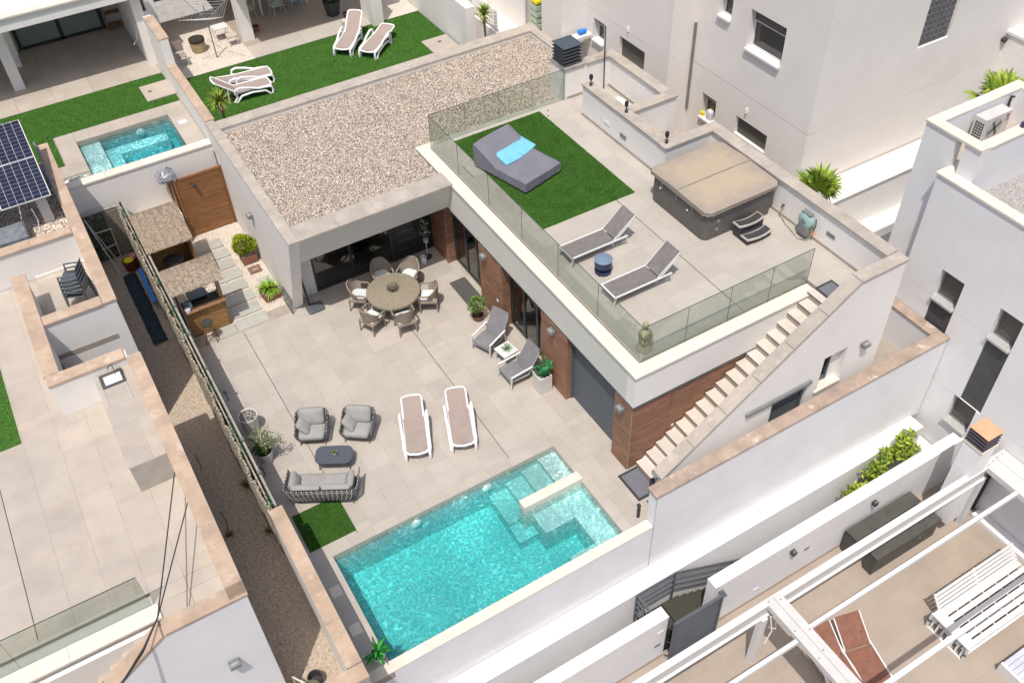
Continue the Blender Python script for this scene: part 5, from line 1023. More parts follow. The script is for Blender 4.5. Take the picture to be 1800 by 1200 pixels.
# ============================================================ PATIO FURNITURE
def resin_lounger(label, loc, rz, group, d=None, back=.12, nm='resin_lounger'):
    """white moulded sunlounger: looped side frames, taupe sling; foot at origin, head at +x"""
    if d: return dup(d, loc, rz, label, group)
    t = thing(nm, label, 'sunlounger', loc, rz, group); h = .32; hw = .35
    k = 1.22; bx, bz = 1.95-.02*back, h+back*1.0
    for s_ in (-1,1):
        y_ = s_*hw; MB().tube([(.02,y_*.92,.0),(-.02,y_*.92,.12),(.02,y_*.9,.26),(.15,y_,.30),(.5,y_,.33),(.8,y_*1.04,.44),(1.12,y_*1.06,.52),(1.28,y_*1.05,.48),(1.32,y_*1.02,.36),(1.25,y_,.20),(1.38,y_,.03),(1.30,y_,.01),(1.1,y_,.20),(.7,y_,.24),(.25,y_,.18),(.10,y_*.95,.0)], [.040]*16, 8).obj('side_frame', 'white_plastic', t, smooth=True)
        MB().tube([(k,y_*.80,h),(k+.2,y_*.80,h+back*.3),(bx-.06,y_*.80,bz-.02)], .028, 8).obj('back_frame', 'white_plastic', t, smooth=True)
        MB().tube([(.04,y_*.88,h),(.6,y_*.88,h+.0),(k+.02,y_*.88,h)], .026, 8).obj('seat_frame', 'white_plastic', t, smooth=True)
        MB().tube([(k+.30,y_*.78,h+back*.45),(k+.34,y_*.78,0)], .024, 6).obj('rear_leg', 'white_plastic', t, smooth=True)
    MB().tube([(bx-.06,-hw*.80,bz-.02),(bx-.01,-hw*.6,bz),(bx+.01,0,bz+.005),(bx-.01,hw*.6,bz),(bx-.06,hw*.80,bz-.02)], .030, 8).obj('head_rail', 'white_plastic', t, smooth=True)
    MB().tube([(.06,-hw*.88,h-.01),(.0,-hw*.6,h-.03),(-.02,0,h-.04),(.0,hw*.6,h-.03),(.06,hw*.88,h-.01)], .034, 8).obj('foot_rail', 'white_plastic', t, smooth=True)
    def sling(x0, z0, x1, z1, w0, w1, nm_):
        b = MB(); n = 8; vs = []
        for i in range(n+1):
            q = i/n; 
            for j in range(7): y_ = (w0+(w1-w0)*q)*(j/3-1); vs.append((x0+(x1-x0)*q, y_, z0+(z1-z0)*q-.012*(1-(j/3-1)**2)*math.sin(math.pi*q)+.012))
        m_ = len(vs); vs += [(x,y,z-.012) for x,y,z in vs]
        fs = [(i*7+j, i*7+j+1, (i+1)*7+j+1, (i+1)*7+j) for i in range(n) for j in range(6)]; fs += [tuple(m_+v for v in f[::-1]) for f in fs]
        b._add(vs, fs); b.obj(nm_, 'taupe', t, smooth=True)
    sling(.02,h-.01,k+.01,h,.28,.285,'seat_sling'); sling(k+.01,h,bx-.02,bz,.265,.25,'back_sling')
    for s_ in (-1,1): B(k-.02,k+.10,s_*hw*.9-.03,s_*hw*.9+.03,h-.04,h+.03).obj('hinge', 'white_plastic', t, bevel=.01)
    return t
GP = 'white sunloungers beside the pool'
r0 = resin_lounger('white sunlounger with taupe sling beside the pool, the one nearer the woven armchairs', (3.15,1.52,0), R(68.5), GP)
resin_lounger('white sunlounger with taupe sling beside the pool, the one nearer the reclining chairs', (4.33,1.12,0), R(68.5), GP, r0)
GB = 'white sunloungers on the back lawn'
r1 = resin_lounger('white back lawn sunlounger with sharply raised back, nearest the yucca and pebble roof', (5.45,17.15,NZ+.02), R(176), GB, back=.55)
r2 = resin_lounger('white sunlounger lying flat on the back lawn just behind the one by the yucca', (5.75,17.85,NZ+.02), R(176), GB, back=.1)
resin_lounger('white back lawn sunlounger with raised back, mid lawn, the one nearer the pillars', (8.55,17.85,NZ+.02), R(48), GB, r1)
resin_lounger('flat white sunlounger mid lawn, the one of that pair nearer the gravel roof', (9.25,17.15,NZ+.02), R(40), GB, r2)
# woven rope lounge set
def rope_shell(t, w, d, h0, h1, arm, n=40, back=True, lean=.10):
    """U shaped screen of vertical ropes between a base rail and a curved top rail; open toward +y"""
    pts = []; hw, hd = w/2, d/2; r = .16
    path = [(-hw, hd*.9), (-hw, -hd+r)] + [(-hw+r-r*math.cos(a), -hd+r-r*math.sin(a)) for a in (i*math.pi/2/6 for i in range(1,7))] + [(hw-r+r*math.sin(a), -hd+r-r*math.cos(a)) for a in (i*math.pi/2/6 for i in range(0,7))] + [(hw, hd*.9)]
    seg = [0]; 
    for a, b_ in zip(path, path[1:]): seg.append(seg[-1]+math.dist(a, b_))
    def at(s):
        for i in range(len(seg)-1):
            if s <= seg[i+1]+1e-9: q = (s-seg[i])/max(1e-9,(seg[i+1]-seg[i])); return (path[i][0]+(path[i+1][0]-path[i][0])*q, path[i][1]+(path[i+1][1]-path[i][1])*q)
        return path[-1]
    T = seg[-1]; top = []; bot = []; K = 60
    for i in range(K+1):
        s = T*i/K; x, y = at(s); e = min(s, T-s)/ (T/2); z = arm+(h1-arm)*min(1, max(0,(e-.12)/.35)); o = 1+lean*(z-h0)/(h1-h0+.01)
        top.append((x*o, y*o, z)); bot.append((x*.93, y*.93, h0))
    MB().tube(top, .018, 6).obj('top_rail', 'rope_dark', t, smooth=True); MB().tube(bot, .016, 6).obj('base_rail', 'rope_dark', t, smooth=True)
    m = {'rope': M['rope_l'], 'dark': M['rope_d']}
    cnt = int(T/.058)
    for i in range(cnt+1):
        q = i/cnt*K; j = min(K-1, int(q)); f = q-j; A = Vector(top[j]).lerp(Vector(top[j+1]), f); C_ = Vector(bot[j]).lerp(Vector(bot[j+1]), f)
        k2 = min(K, j+2); A2 = Vector(top[k2]); mid = A.lerp(C_, .5); out = Vector((mid.x, mid.y, 0)).normalized()*.02
        MB().tube([A+Vector((0,0,.02)), A.lerp(C_,.3)+out, A.lerp(C_,.65)+out*1.3, C_], .020, 6).obj('rope', m['rope'] if i % 2 else m['dark'], t)
M['rope_l'] = mat('light_rope', (.50,.49,.48), .9, var=.2, scale=50, bump=.5, bscale=120); M['rope_d'] = mat('dark_rope', (.19,.185,.18), .9, var=.2, scale=50)
def rope_armchair(label, loc, rz, group, d=None):
    if d: return dup(d, loc, rz, label, group)
    t = thing('rope_armchair', label, 'armchair', loc, rz, group)
    rope_shell(t, .80, .76, .22, .66, .50)
    B(-.38,.38,-.34,.36,.20,.25).obj('seat_base', 'rope_dark', t, bevel=.02)
    for x in (-.3,.3):
        for y in (-.28,.3): MB().tube([(x,y,.22),(x*1.15,y*1.15,0)], [.018,.012], 6).obj('leg', mat('brown_leg', (.16,.10,.075), .6) if 'brown_leg' not in bpy.data.materials else bpy.data.materials['brown_leg'], t)
    MB().pad(0,.05,.25,.36,.36,.16,k=.28,puff=.15).obj('seat_cushion', 'cushion', t, smooth=True)
    b = MB(); b.pad(0,0,0,.35,.24,.15,k=.3,puff=.25); b.xf(Matrix.Translation((0,-.25,.58)) @ Matrix.Rotation(R(-62),4,'X')); b.obj('back_cushion', 'cushion', t, smooth=True)
    b = MB(); b.pad(0,0,0,.22,.2,.11,k=.35,puff=.3); b.xf(Matrix.Translation((.24,.10,.50)) @ Matrix.Rotation(R(-48),4,'Y') @ Matrix.Rotation(R(-12),4,'Z')); b.obj('side_cushion', 'cushion', t, smooth=True)
    return t
GA = 'woven rope armchairs by the slate coffee table'
# +y of the chair is its open front
ac = rope_armchair('grey cushioned woven armchair nearer the hedge fence, behind the slate coffee table', (1.10,3.82,0), R(180-28), GA)
rope_armchair('grey cushioned woven armchair nearer the sunloungers, turned slightly inward', (2.20,3.22,0), R(180-37), GA, ac)
t = thing('rope_sofa', 'grey woven rope sofa with long seat cushion, its back to the small grass square', 'sofa', (.58,1.83,0), R(-30))
rope_shell(t, 1.72, .76, .22, .66, .58); B(-.84,.84,-.34,.36,.20,.25).obj('seat_base', 'rope_dark', t, bevel=.02)
for x in (-.74,.74):
    for y in (-.28,.3): MB().tube([(x,y,.22),(x*1.06,y*1.15,0)], [.018,.012], 6).obj('leg', bpy.data.materials['brown_leg'], t)
MB().pad(0,.04,.25,.80,.35,.16,k=.2,puff=.1).obj('seat_cushion', 'cushion', t, smooth=True)
for s_ in (-1,1):
    b = MB(); b.pad(0,0,0,.38,.16,.14,k=.3,puff=.25); b.xf(Matrix.Translation((s_*.39,-.28,.50)) @ Matrix.Rotation(R(-70),4,'X')); b.obj('back_cushion', 'cushion', t, smooth=True)
    b = MB(); b.pad(0,0,0,.18,.26,.12,k=.35,puff=.3); b.xf(Matrix.Translation((s_*.76,.02,.50)) @ Matrix.Rotation(R(-s_*62),4,'Y')); b.obj('end_cushion', 'cushion', t, smooth=True)
t = thing('coffee_table', 'slate oval-cornered coffee table between the woven sofa and armchairs', 'coffee table', (1.22,2.62,0), R(-30)); MB().prism(rr(.50,.30,.2), .34, .375).obj('table_top', 'table_slate', t, bevel=.006)
for x in (-.36,.36):
    for y in (-.18,.18): MB().tube([(x,y,.34),(x*1.15,y*1.2,0)], [.02,.013], 6).obj('leg', bpy.data.materials['brown_leg'], t)
t = thing('table_plant', 'tiny succulent in a white cup on the slate coffee table', 'potted plant', (1.24,2.60,.375)); MB().lathe([(.035,0),(.055,.08),(.045,.08),(0,.07)], n=14).obj('pot', 'white_plastic', t, smooth=True); b = MB(); rosette(b, (0,0,.07), 40, .12, .009, [(.16,.20,.04),(.09,.14,.03),(.24,.24,.08)], .3, (.3,1.5)); b.obj('foliage', 'leaf', t)
# reclining chairs with white frames
def recliner(label, loc, rz, group, d=None):
    if d: return dup(d, loc, rz, label, group)
    t = thing('reclining_chair', label, 'chair', loc, rz, group); w = .34      # front toward +y
    for s_ in (-1,1):
        x = s_*w; MB().beam((x,.38,.50),(x,-.36,.56),.06,.03).obj('armrest', 'white_metal', t, bevel=.008); MB().beam((x,.36,.49),(x,.40,0),.035,.035,(1,0,0)).obj('front_leg', 'white_metal', t); MB().beam((x,-.30,.55),(x,-.42,0),.035,.035,(1,0,0)).obj('rear_leg', 'white_metal', t)
        MB().beam((s_*(w-.05),.38,.30),(s_*(w-.05),-.25,.26),.03,.04).obj('seat_rail', 'white_metal', t); MB().beam((s_*(w-.05),-.22,.26),(s_*(w-.05),-.60,.94),.03,.04).obj('back_rail', 'white_metal', t)
    MB().beam((-w,.36,.28),(w,.36,.28),.03,.05).obj('front_rail', 'white_metal', t); MB().beam((-w+.05,-.60,.93),(w-.05,-.60,.93),.03,.04).obj('top_rail', 'white_metal', t)
    def cush(L, x0, z0, ang, tufts, nm_):
        b = MB(); n = 14; vs = []; hw = .30
        for i in range(n+1):
            q = i/n; th = .13*(.70+.30*abs(math.sin(q*math.pi*tufts)))*(1 if 0 < i < n else .6)
            for j, yy in enumerate((-1,-.9,-.5,0,.5,.9,1)): vs.append((yy*hw, q*L, th*(1 if abs(yy) < .95 else .55)))
        m_ = len(vs); vs += [(x,y,0) for x,y,z in vs]; fs = [(i*7+j, i*7+j+1, (i+1)*7+j+1, (i+1)*7+j) for i in range(n) for j in range(6)]; fs += [tuple(m_+v for v in f[::-1]) for f in fs]
        for i in range(n): fs += [(i*7, (i+1)*7, m_+(i+1)*7, m_+i*7), (i*7+6, m_+i*7+6, m_+(i+1)*7+6, (i+1)*7+6)]
        fs += [(j, m_+j, m_+j+1, j+1) for j in range(6)]+[(n*7+j, n*7+j+1, m_+n*7+j+1, m_+n*7+j) for j in range(6)]
        b._add(vs, fs); b.xf(Matrix.Translation((0,x0,z0)) @ Matrix.Rotation(R(ang),4,'X')); b.obj(nm_, 'cushion_blue', t, smooth=True)
    cush(.62, -.22, .28, 3, 1, 'seat_cushion')
    cush(.84, -.20, .30, 120, 3, 'back_cushion')
    return t
GR = 'white framed reclining chairs against the walnut facade'
rc = recliner('reclining chair with grey cushion nearer the dining table, beside the brown bowl bush', (6.88,4.22,0), R(112), GR); recliner('reclining chair with grey cushion nearer the tall cream planter', (6.90,2.68,0), R(92), GR, rc)
t = thing('white_side_table', 'small square white side table between the two reclining chairs', 'side table', (7.03,3.46,0), R(8)); B(-.26,.26,-.26,.26,.40,.43).obj('table_top', 'white_metal', t, bevel=.006)
for x in (-.22,.22):
    for y in (-.22,.22): MB().beam((x,y,.40),(x,y,0),.04,.04,(1,0,0)).obj('leg', 'white_metal', t)
t = thing('agave_plant', 'pale spiky agave on the small white side table', 'plant', (7.05,3.46,.43)); b = MB(); rosette(b, (0,0,.02), 46, .22, .012, [(.22,.38,.22),(.13,.28,.14),(.34,.48,.30)], .25, (.1,1.4)); b.obj('foliage', 'leaf', t)
# dining table set
t = thing('dining_table', 'round olive wicker dining table with concentric weave under the porch edge', 'table', (5.24,7.25,0)); t.scale = (1.06,1.06,1); b = MB(); pr = [(0,.735)]
for k in range(1,12): pr += [(.78*k/12-.02,.745),(.78*k/12,.737)]
pr += [(.76,.745),(.785,.73),(.785,.66),(.76,.655),(0,.66)]; b.lathe(pr, n=48); b.obj('table_top', 'wicker_top', t, smooth=True)
for a in range(4): c_, s_ = math.cos(a*1.571+.4), math.sin(a*1.571+.4); MB().tube([(.62*c_,.62*s_,.66),(.45*c_,.45*s_,0)], .04, 8).obj('leg', 'wicker', t, smooth=True)
b = MB(); b.lathe([(.60,.60),(.64,.60),(.64,.66),(.60,.66)], n=40); b.obj('apron', 'wicker', t)
t = thing('wicker_lantern', 'low round wicker lantern in the middle of the dining table', 'lantern', (5.26,7.30,.745))
for k in range(20): a = k*math.pi/10; MB().tube([(r_*math.cos(a),r_*math.sin(a),z_) for r_, z_ in ((.12,0),(.18,.06),(.18,.13),(.11,.20),(.03,.22))], .008, 4).obj('rib', 'wicker', t)
MB().lathe([(.0,0),(.13,0),(.16,.06),(.155,.13),(.09,.19),(0,.20)], n=16).obj('inner_bowl', 'soil', t, smooth=True)
def wicker_chair(label, loc, rz, group, d=None):
    if d: return dup(d, loc, rz, label, group)
    t = thing('wicker_chair', label, 'chair', loc, rz, group)       # front toward +y
    b = MB(); n = 16; vs = []; 
    for i in range(n+1):
        a = math.pi*(1+i/n); c_, s_ = math.cos(a), math.sin(a); e = abs(i/n-.5)*2; zt = .88-.24*max(0,(e-.35)/.65)**.8 if e > .35 else .88
        for r_, z_ in ((.25,.40),(.285,.62 if zt > .62 else zt-.02),(.31,zt)): vs.append((r_*c_*1.0, r_*s_*1.02+.02, z_))
        for r_, z_ in ((.275,zt+.0),(.25,.62 if zt > .62 else zt-.02),(.22,.40)): vs.append((r_*c_*1.0, r_*s_*1.02+.02, z_))
    fs = [(i*6+j, i*6+(j+1)%6, (i+1)*6+(j+1)%6, (i+1)*6+j) for i in range(n) for j in range(6)]; fs += [tuple(range(6)), tuple(n*6+5-k for k in range(6))]
    b._add(vs, fs); b.obj('backrest', 'wicker', t, smooth=True)
    for s_ in (-1,1): MB().tube([(s_*.29,.0,.64),(s_*.29,.20,.64),(s_*.275,.26,.60),(s_*.26,.26,.42)], .025, 8).obj('armrest', 'wicker', t, smooth=True)
    B(-.26,.26,-.24,.27,.34,.42).obj('seat', 'wicker', t, bevel=.015); MB().pad(0,.02,.42,.22,.22,.05,k=.3).obj('seat_cushion', 'seat_white', t, smooth=True)
    for x in (-.23,.23):
        for y in (-.22,.24): MB().tube([(x,y,.36),(x*1.05,y*1.05,0)], [.024,.018], 6).obj('leg', 'wicker', t)
    return t
CH = [(142,1.12,'on the side nearest the grey parasol base'),(205,1.10,'on the side facing the woven armchairs, front turned from the pool'),(262,1.05,'closest to the pool side of the table'),(330,1.08,'facing the bowl bush, on the pillar side'),(38,1.12,'closest to the plant stand'),(84,1.14,'with its back to the dark sliding doors')]
w0 = None
for a, r_, lb in CH:
    p = (5.24+r_*math.cos(R(a)), 7.25+r_*math.sin(R(a)), 0); q = wicker_chair('taupe wicker dining armchair '+lb, p, R(a+90), 'wicker armchairs around the dining table', w0); w0 = w0 or q; q.scale = (1.12,1.12,1.1)
# small things at the foot of the stairs
t = thing('disc_stand', 'grey disc on a thin bent stand beside the foot of the outside stairs', 'shower', (7.66,-2.82,0)); MB().tube([(.0,0,0),(0,0,.7),(.12,.05,.92)], .014).obj('stand', 'charcoal', t); b = MB(); b.lathe([(0,0),(.14,0),(.15,.02),(0,.04)], n=20); b.xf(Matrix.Translation((.10,.06,.95)) @ Matrix.Rotation(R(10),4,'Y')); b.obj('disc', 'mid_metal', t)
t = thing('folded_seat', 'dark folded chair squeezed between the mat and the wall end at the stair foot', 'chair', (7.80,-2.66,0), R(20)); MB().beam((0,0,0),(.10,.08,.45),.22,.03).obj('back', 'plum', t); MB().beam((.02,-.05,.2),(.2,-.1,.24),.22,.03).obj('seat', 'charcoal', t)
t = thing('outdoor_tap_post', 'slim dark post standing at the patio edge just behind the pool wall end', 'post', (7.03,-3.05,0)); B(-.03,.03,-.03,.03,0,.5).obj('post', 'charcoal', t); B(-.06,.03,-.04,.04,.5,.54).obj('cap', 'charcoal', t)
# ============================================================ LEFT HOUSE THINGS
t = thing('outdoor_counter', 'long ivory tiled outdoor counter against the parapet of the left-hand roof terrace', 'counter'); b = MB(); b.box(-3.30,-2.48,1.42,4.53,LZ,4.26); c_ = b.obj('body', 'stucco_warm', t)
tiles(c_, [(-3.32,-2.75,1.41,4.53)], 4.275, .57, .66, 'tile_left', -3.32, 1.41, holes=[(-3.20,-2.68,4.0,4.48)]); tiles(c_, [(-2.745,-2.48,1.41,4.53)], 4.275, .27, .66, 'tile_left', -2.745, 1.41, holes=[(-3.20,-2.68,4.0,4.48)])
B(-3.29,-2.49,1.405,1.42,LZ,4.25).obj('shade_toned_end', mat('shade_toned_grey', (.42,.385,.345), .7), t)  # end face greyed in its colour to stand for shade
t = thing('sink', 'stainless steel sink set into the ivory outdoor counter', 'sink', (-2.94,4.24,4.285)); b = MB(); b.box(-.27,-.2,-.24,.24,-.01,.01); b.box(.2,.27,-.24,.24,-.01,.01); b.box(-.2,.2,-.24,-.17,-.01,.01); b.box(-.2,.2,.17,.24,-.01,.01); b.obj('rim', 'steel', t); b = MB(); b.box(-.2,.2,-.17,.17,-.17,-.16); b.box(-.21,-.2,-.17,.17,-.17,0); b.box(.2,.21,-.17,.17,-.17,0); b.box(-.2,.2,-.18,-.17,-.17,0); b.box(-.2,.2,.17,.18,-.17,0); b.obj('basin', 'steel', t); MB().cyl((.0,0,-.16),(0,0,-.155),.035,.035,12).obj('drain', 'charcoal', t)
MB().tube([(.10,.20,.0),(.10,.20,.24),(.05,.12,.30),(-.02,.02,.29)], .014).obj('faucet', 'steel', t, smooth=True); MB().tube([(.16,.2,.02),(.24,.10,.14),(.23,-.02,.06)], .01).obj('hose', 'charcoal', t)
t = thing('wall_tap', 'white lever tap sticking out above the low end of the ivory outdoor counter', 'tap', (-2.5,1.75,3.95)); MB().tube([(0,0,0),(-.16,0,.0),(-.18,0,-.1)], .015).obj('spout', 'white_metal', t); MB().tube([(0,-.1,-.12),(-.05,-.1,-.12)], .02).obj('knob', 'charcoal', t)
def stack_chair(i, d=None):
    lb = ('lowest','second lowest','middle','second highest','topmost')[i]+' dark grey plastic chair in the stack inside the small roof court'; z = LZ+.085*i; loc = (-2.95-.035*i*0,8.35+.055*i,z)
    if d: return dup(d, loc, R(62), lb, 'stacked dark plastic chairs')
    t = thing('plastic_chair', lb, 'chair', loc, R(62), 'stacked dark plastic chairs'); m_ = 'grey_metal'
    MB().obox(Matrix.Translation((0,.02,.43)), .24, .23, .015) .obj('seat', m_, t, bevel=.01); b = MB(); b.obox(Matrix.Translation((0,-.27,.66)) @ Matrix.Rotation(R(12),4,'X'), .22, .012, .22); b.obj('backrest', m_, t, bevel=.01)
    for x in (-.27,.27):
        MB().tube([(x,.26,.0),(x*.98,.22,.42),(x*1.02,.20,.64),(x*1.02,-.1,.67),(x*.9,-.28,.70)], .025, 6).obj('armrest', m_, t, smooth=True); MB().tube([(x,-.3,0),(x*.9,-.24,.44)], .024, 6).obj('rear_leg', m_, t)
    return t
s0 = stack_chair(0)
for i in range(1,5): stack_chair(i, s0)
t = thing('white_bench_slab', 'white plastic slab lying along the wall inside the small roof court', 'slab', (-2.98,7.20,LZ)); MB().pad(0,0,0,.42,.13,.72,k=.2).obj('body', 'white_plastic', t, smooth=True)
t = thing('bicycle_wheel', 'small black wheel leaning in the corner of the roof court', 'wheel', (-3.72,7.22,LZ+.24), R(75)); MB().tube([(.22*math.cos(a),0,.24*math.sin(a)) for a in (k*math.pi/10 for k in range(20))], .022, 6, closed=True).obj('tyre', 'charcoal', t, smooth=True); MB().cyl((0,-.02,0),(0,.02,0),.03,.03,8).obj('hub', 'charcoal', t)
# solar panels
sp_ = thing('solar_array', 'solar panel array of dark gridded panels tilted over the left-hand roof', 'solar panels', (-2.60,11.30,5.0), 0)
slope = math.atan2(.8,3.02); Ls = math.hypot(.8,3.02)/2
for i in range(4):
    for j in range(2):
        mtx = Matrix.Rotation(slope,4,'X'); pn = MB().obox(mtx @ Matrix.Translation((-.66-1.34*i,Ls*(j+.5),0)), .655, Ls/2-.012, .02).obj('panel', 'white_line', sp_)
        b = MB()
        for c_ in range(6):
            for r_ in range(10): b.obox(mtx @ Matrix.Translation((-.66-1.34*i-.635+.2117*(c_+.5),Ls*j+.025+(Ls-.05)*(r_+.5)/10,.0225)), .1015, (Ls-.05)/20-.004, .002)
        b.obj('cell_grid', 'solar', pn)
MB().beam((-5.2,.25,-.12),(0,.25,-.12),.05,.05).obj('support_rail', 'steel', sp_); MB().beam((-5.2,2.7,.5),(0,2.7,.5),.05,.05).obj('support_rail', 'steel', sp_)
for x in (-.3,-2.9): B(x-.15,x+.12,.35,.6,-1.05,-.1).obj('support_leg', 'offwhite_metal', sp_)
t = thing('louvred_vent', 'grey box with a dark louvred front under the solar panels', 'roof vent', (-4.0,11.0,3.98)); B(-.5,.42,-.3,.5,0,.42).obj('housing', mat('galvanised', (.30,.33,.37), .45, metal=.3, var=.2, scale=5), t)
for k in range(4): MB().beam((-.5,-.36-.0,.05+k*.09),(.42,-.36,.05+k*.09),.10,.02,(0,.5,1)).obj('louvre', 'grey_metal', t)
b = MB(); b.box(.42,.47,-.40,.5,0,.46); b.obj('side_plate', 'grey_metal', t)
t = tag(MB().box(-2.52,-2.475,12.0,14.9,3.98,4.70).obj('metal_flashing', mat('blue_grey_sheet', (.20,.21,.27), .6)), 'blue-grey sheet upstand beside the solar panels', 'flashing')
t = tag(MB().tube([(-3.2,11.1,4.9),(-3.18,11.15,4.5),(-3.25,11.1,4.2),(-3.1,11.3,4.0)], .012).obj('white_cable', 'white_plastic'), 'short white cable hanging below the solar panels', 'cable')
# overhead cables across the left-hand terrace
def sag(a, b_, s, n=14): a, b_ = Vector(a), Vector(b_); return [a.lerp(b_, i/n)-Vector((0,0,s*4*(i/n)*(1-i/n))) for i in range(n+1)]
c_ = thing('overhead_cables', 'pair of twisted black cables running down across the left-hand roof terrace', 'cables')
MB().tube(sag((-2.46,1.25,3.9),(-3.72,-2.60,4.62),.0), .014, 5).obj('cable', 'charcoal', c_); MB().tube(sag((-2.42,.35,3.9),(-3.72,-2.60,4.62),.0), .014, 5).obj('cable', 'charcoal', c_)
MB().tube([(-3.72,-2.60,4.62),(-4.1,-3.0,4.55),(-4.9,-3.6,4.4),(-6.2,-4.3,4.2)], .018, 5).obj('cable', 'charcoal', c_); MB().tube([(-3.72,-2.60,4.62),(-4.15,-3.05,4.5),(-5.0,-3.6,4.3),(-6.2,-4.2,4.1)], .014, 5).obj('cable', 'charcoal', c_)
# ============================================================ ALLEY THINGS
t = thing('drying_rack', 'folded white metal drying rack leaning in the dark end of the alley', 'drying rack', (-1.75,14.0,0))
for q in (((-.33,.35,1.95),(.02,-.35,0)),((-.30,.25,1.85),(.14,.30,0)),((-.25,.55,1.2),(.31,.52,1.2)),((.31,.52,1.2),(.26,.50,0)),((-.2,.5,.55),(.28,.5,.6))): MB().tube(q, .018, 5).obj('bar', 'white_metal', t)
for k in range(4): MB().tube([(-.12+.1*k,.52,1.2),(-.15+.1*k,.50,.05)], .007, 4).obj('wire', 'steel', t)
t = thing('cross_screen', 'dark reed and green net screen closing the far end of the alley', 'screen', (-2.13,14.62,0)); B(0,1.12,0,.05,0,1.86).obj('net', mat('dark_olive_net', (.13,.14,.09), .95, var=.5, scale=9, bump=1, stain=(.33,.29,.2), stscale=5), t)  # dark olive net with paler noise patches
for k in range(28): piece('reed', (.028,.02,1.8), 'dry_net', t, (.02+k*.04,-.012,.92)) if k > 15 else None
B(-.01,1.13,-.01,.06,1.86,1.90).obj('top_rail', 'grey_wood', t)
t = thing('toy_basket', 'dark red basket holding a yellow ball and pink toy in the alley', 'basket', (-1.30,13.72,0)); MB().lathe([(.20,0),(.26,.36),(.23,.36),(.2,.05),(0,.05)], n=16).obj('basket', mat('dark_red', (.16,.035,.03), .7), t, smooth=True); b = MB(); b.lathe([(0,.30),(.12,.33),(.16,.39),(.12,.45),(0,.49)], (-.03,0,0), n=14, sx=1.1); b.obj('ball', 'yellow', t, smooth=True); MB().pad(.14,.08,.34,.10,.07,.13).obj('toy', 'pink', t, smooth=True)
t = thing('blue_slide', 'bright blue plastic plank lying against the faded reed screen in the alley', 'plank', (-1.16,12.05,0)); MB().beam((0,-.85,.40),(0,.85,.52),.13,.05).obj('plank', 'blue', t, bevel=.02); MB().beam((0,.75,.5),(0,.78,0),.12,.04,(1,0,0)).obj('support', 'blue', t)
t = thing('dark_tarpaulin', 'long dark teal tarpaulin strip on the alley floor beside the blue plank', 'tarpaulin', (-1.50,11.6,0)); b = MB(); n = 22; vs = []
for i in range(n+1):
    for j in range(5): vs.append((-.22+.11*j+random.uniform(-.015,.015), -1.9+3.7*i/n, .03+.035*random.random()+(.05 if 0<j<4 else 0)))
b._add(vs, [(i*5+j, i*5+j+1, (i+1)*5+j+1, (i+1)*5+j) for i in range(n) for j in range(4)]); b.obj('sheet', mat('teal_sheet', (.012,.035,.055), .6, var=.2, scale=5), t, smooth=True)
t = thing('hand_cart', 'small garden cart with black bucket at the near end of the alley', 'cart', (-1.72,-3.05,0), R(-32)); MB().pad(-.02,.05,.25,.17,.14,.10,k=.9).obj('tray', mat('olive_tray', (.12,.13,.09), .7), t, smooth=True)
b = MB(); b.lathe([(.14,.0),(.17,.24),(.15,.24),(.12,.03),(0,.03)], (0,.26,.08), n=16); b.obj('bucket', 'charcoal', t, smooth=True); MB().tube([(-.45,.15,.55),(.0,-.03,.42),(.35,-.12,.10)], .02).obj('handle', 'coping_white', t); b = MB(); b.cyl((.36,-.18,.08),(.36,-.12,.08),.08,.08,12); b.obj('wheel', 'charcoal', t); MB().tube([(-.45,.15,.55),(-.3,.0,.05)], .015).obj('leg', 'grey_rim', t)
for i, (x, y, a) in enumerate(((-1.95,4.6,70),(-1.95,2.4,60))):
    tag(MB().tube([(x,y+.35,.02),(x+.03,y,.03),(x-.01,y-.3,.02)], .012, 5).obj('dead_branch', 'bark'), ('dry dark twig on the alley earth opposite the sunlit triangle','dry dark twig lower down the alley, past the shaded stretch')[i], 'twig')
for i, (x, y, lb) in enumerate(((-1.08,3.2,'clump of dry weeds at the foot of the hedge fence, mid alley'),(-1.06,1.5,'small dry weed clump near the start of the peach topped wall'),(-1.98,1.95,'small weed at the foot of the left-hand house in the alley'))):
    t = thing('weed_clump', lb, 'weed', (x,y,0)); b = MB(); rosette(b, (0,0,0), 60, .30-.06*i, .008, [(.16,.15,.04),(.10,.12,.03),(.22,.18,.08)], .4, (.2,1.3)); b.obj('foliage', 'leaf', t)
# ============================================================ BACK PLOT THINGS
def yucca(label, loc, h, L, n=90):
    t = thing('yucca', label, 'plant', loc); MB().tube([(0,0,0),(.03,.02,h*.5),(0,0,h)], [.045,.04,.05], 8).obj('trunk', 'bark', t, smooth=True); b = MB(); rosette(b, (0,0,h), n, L, .022, YUC, .28, (-.1,1.5)); rosette(b, (0,0,h-.12), n//3, L*.7, .016, [(.42,.34,.16),(.34,.26,.12)], .6, (-1.0,-.1)); b.obj('crown', 'leaf', t); return t
yucca('short yucca with yellow-green sword leaves behind the corner of the pebble roof', (3.15,14.98,NZ), 1.35, .52, 110); yucca('tall slim yucca with a tufted head in front of the white railing', (13.05,14.95,NZ-.3), 1.9, .48, 100)
t = thing('rotary_dryer', 'open rotary clothes dryer on a single pole in the white gravel yard', 'clothes dryer', (4.55,20.45,NZ)); MB().cyl((0,0,0),(0,0,2.05),.022,.022,8).obj('pole', 'mid_metal', t)
for a in range(4):
    c_, s_ = math.cos(a*math.pi/2+.35), math.sin(a*math.pi/2+.35); MB().tube([(0,0,1.5),(1.15*c_,1.15*s_,1.95)], .014, 5).obj('arm', 'mid_metal', t)
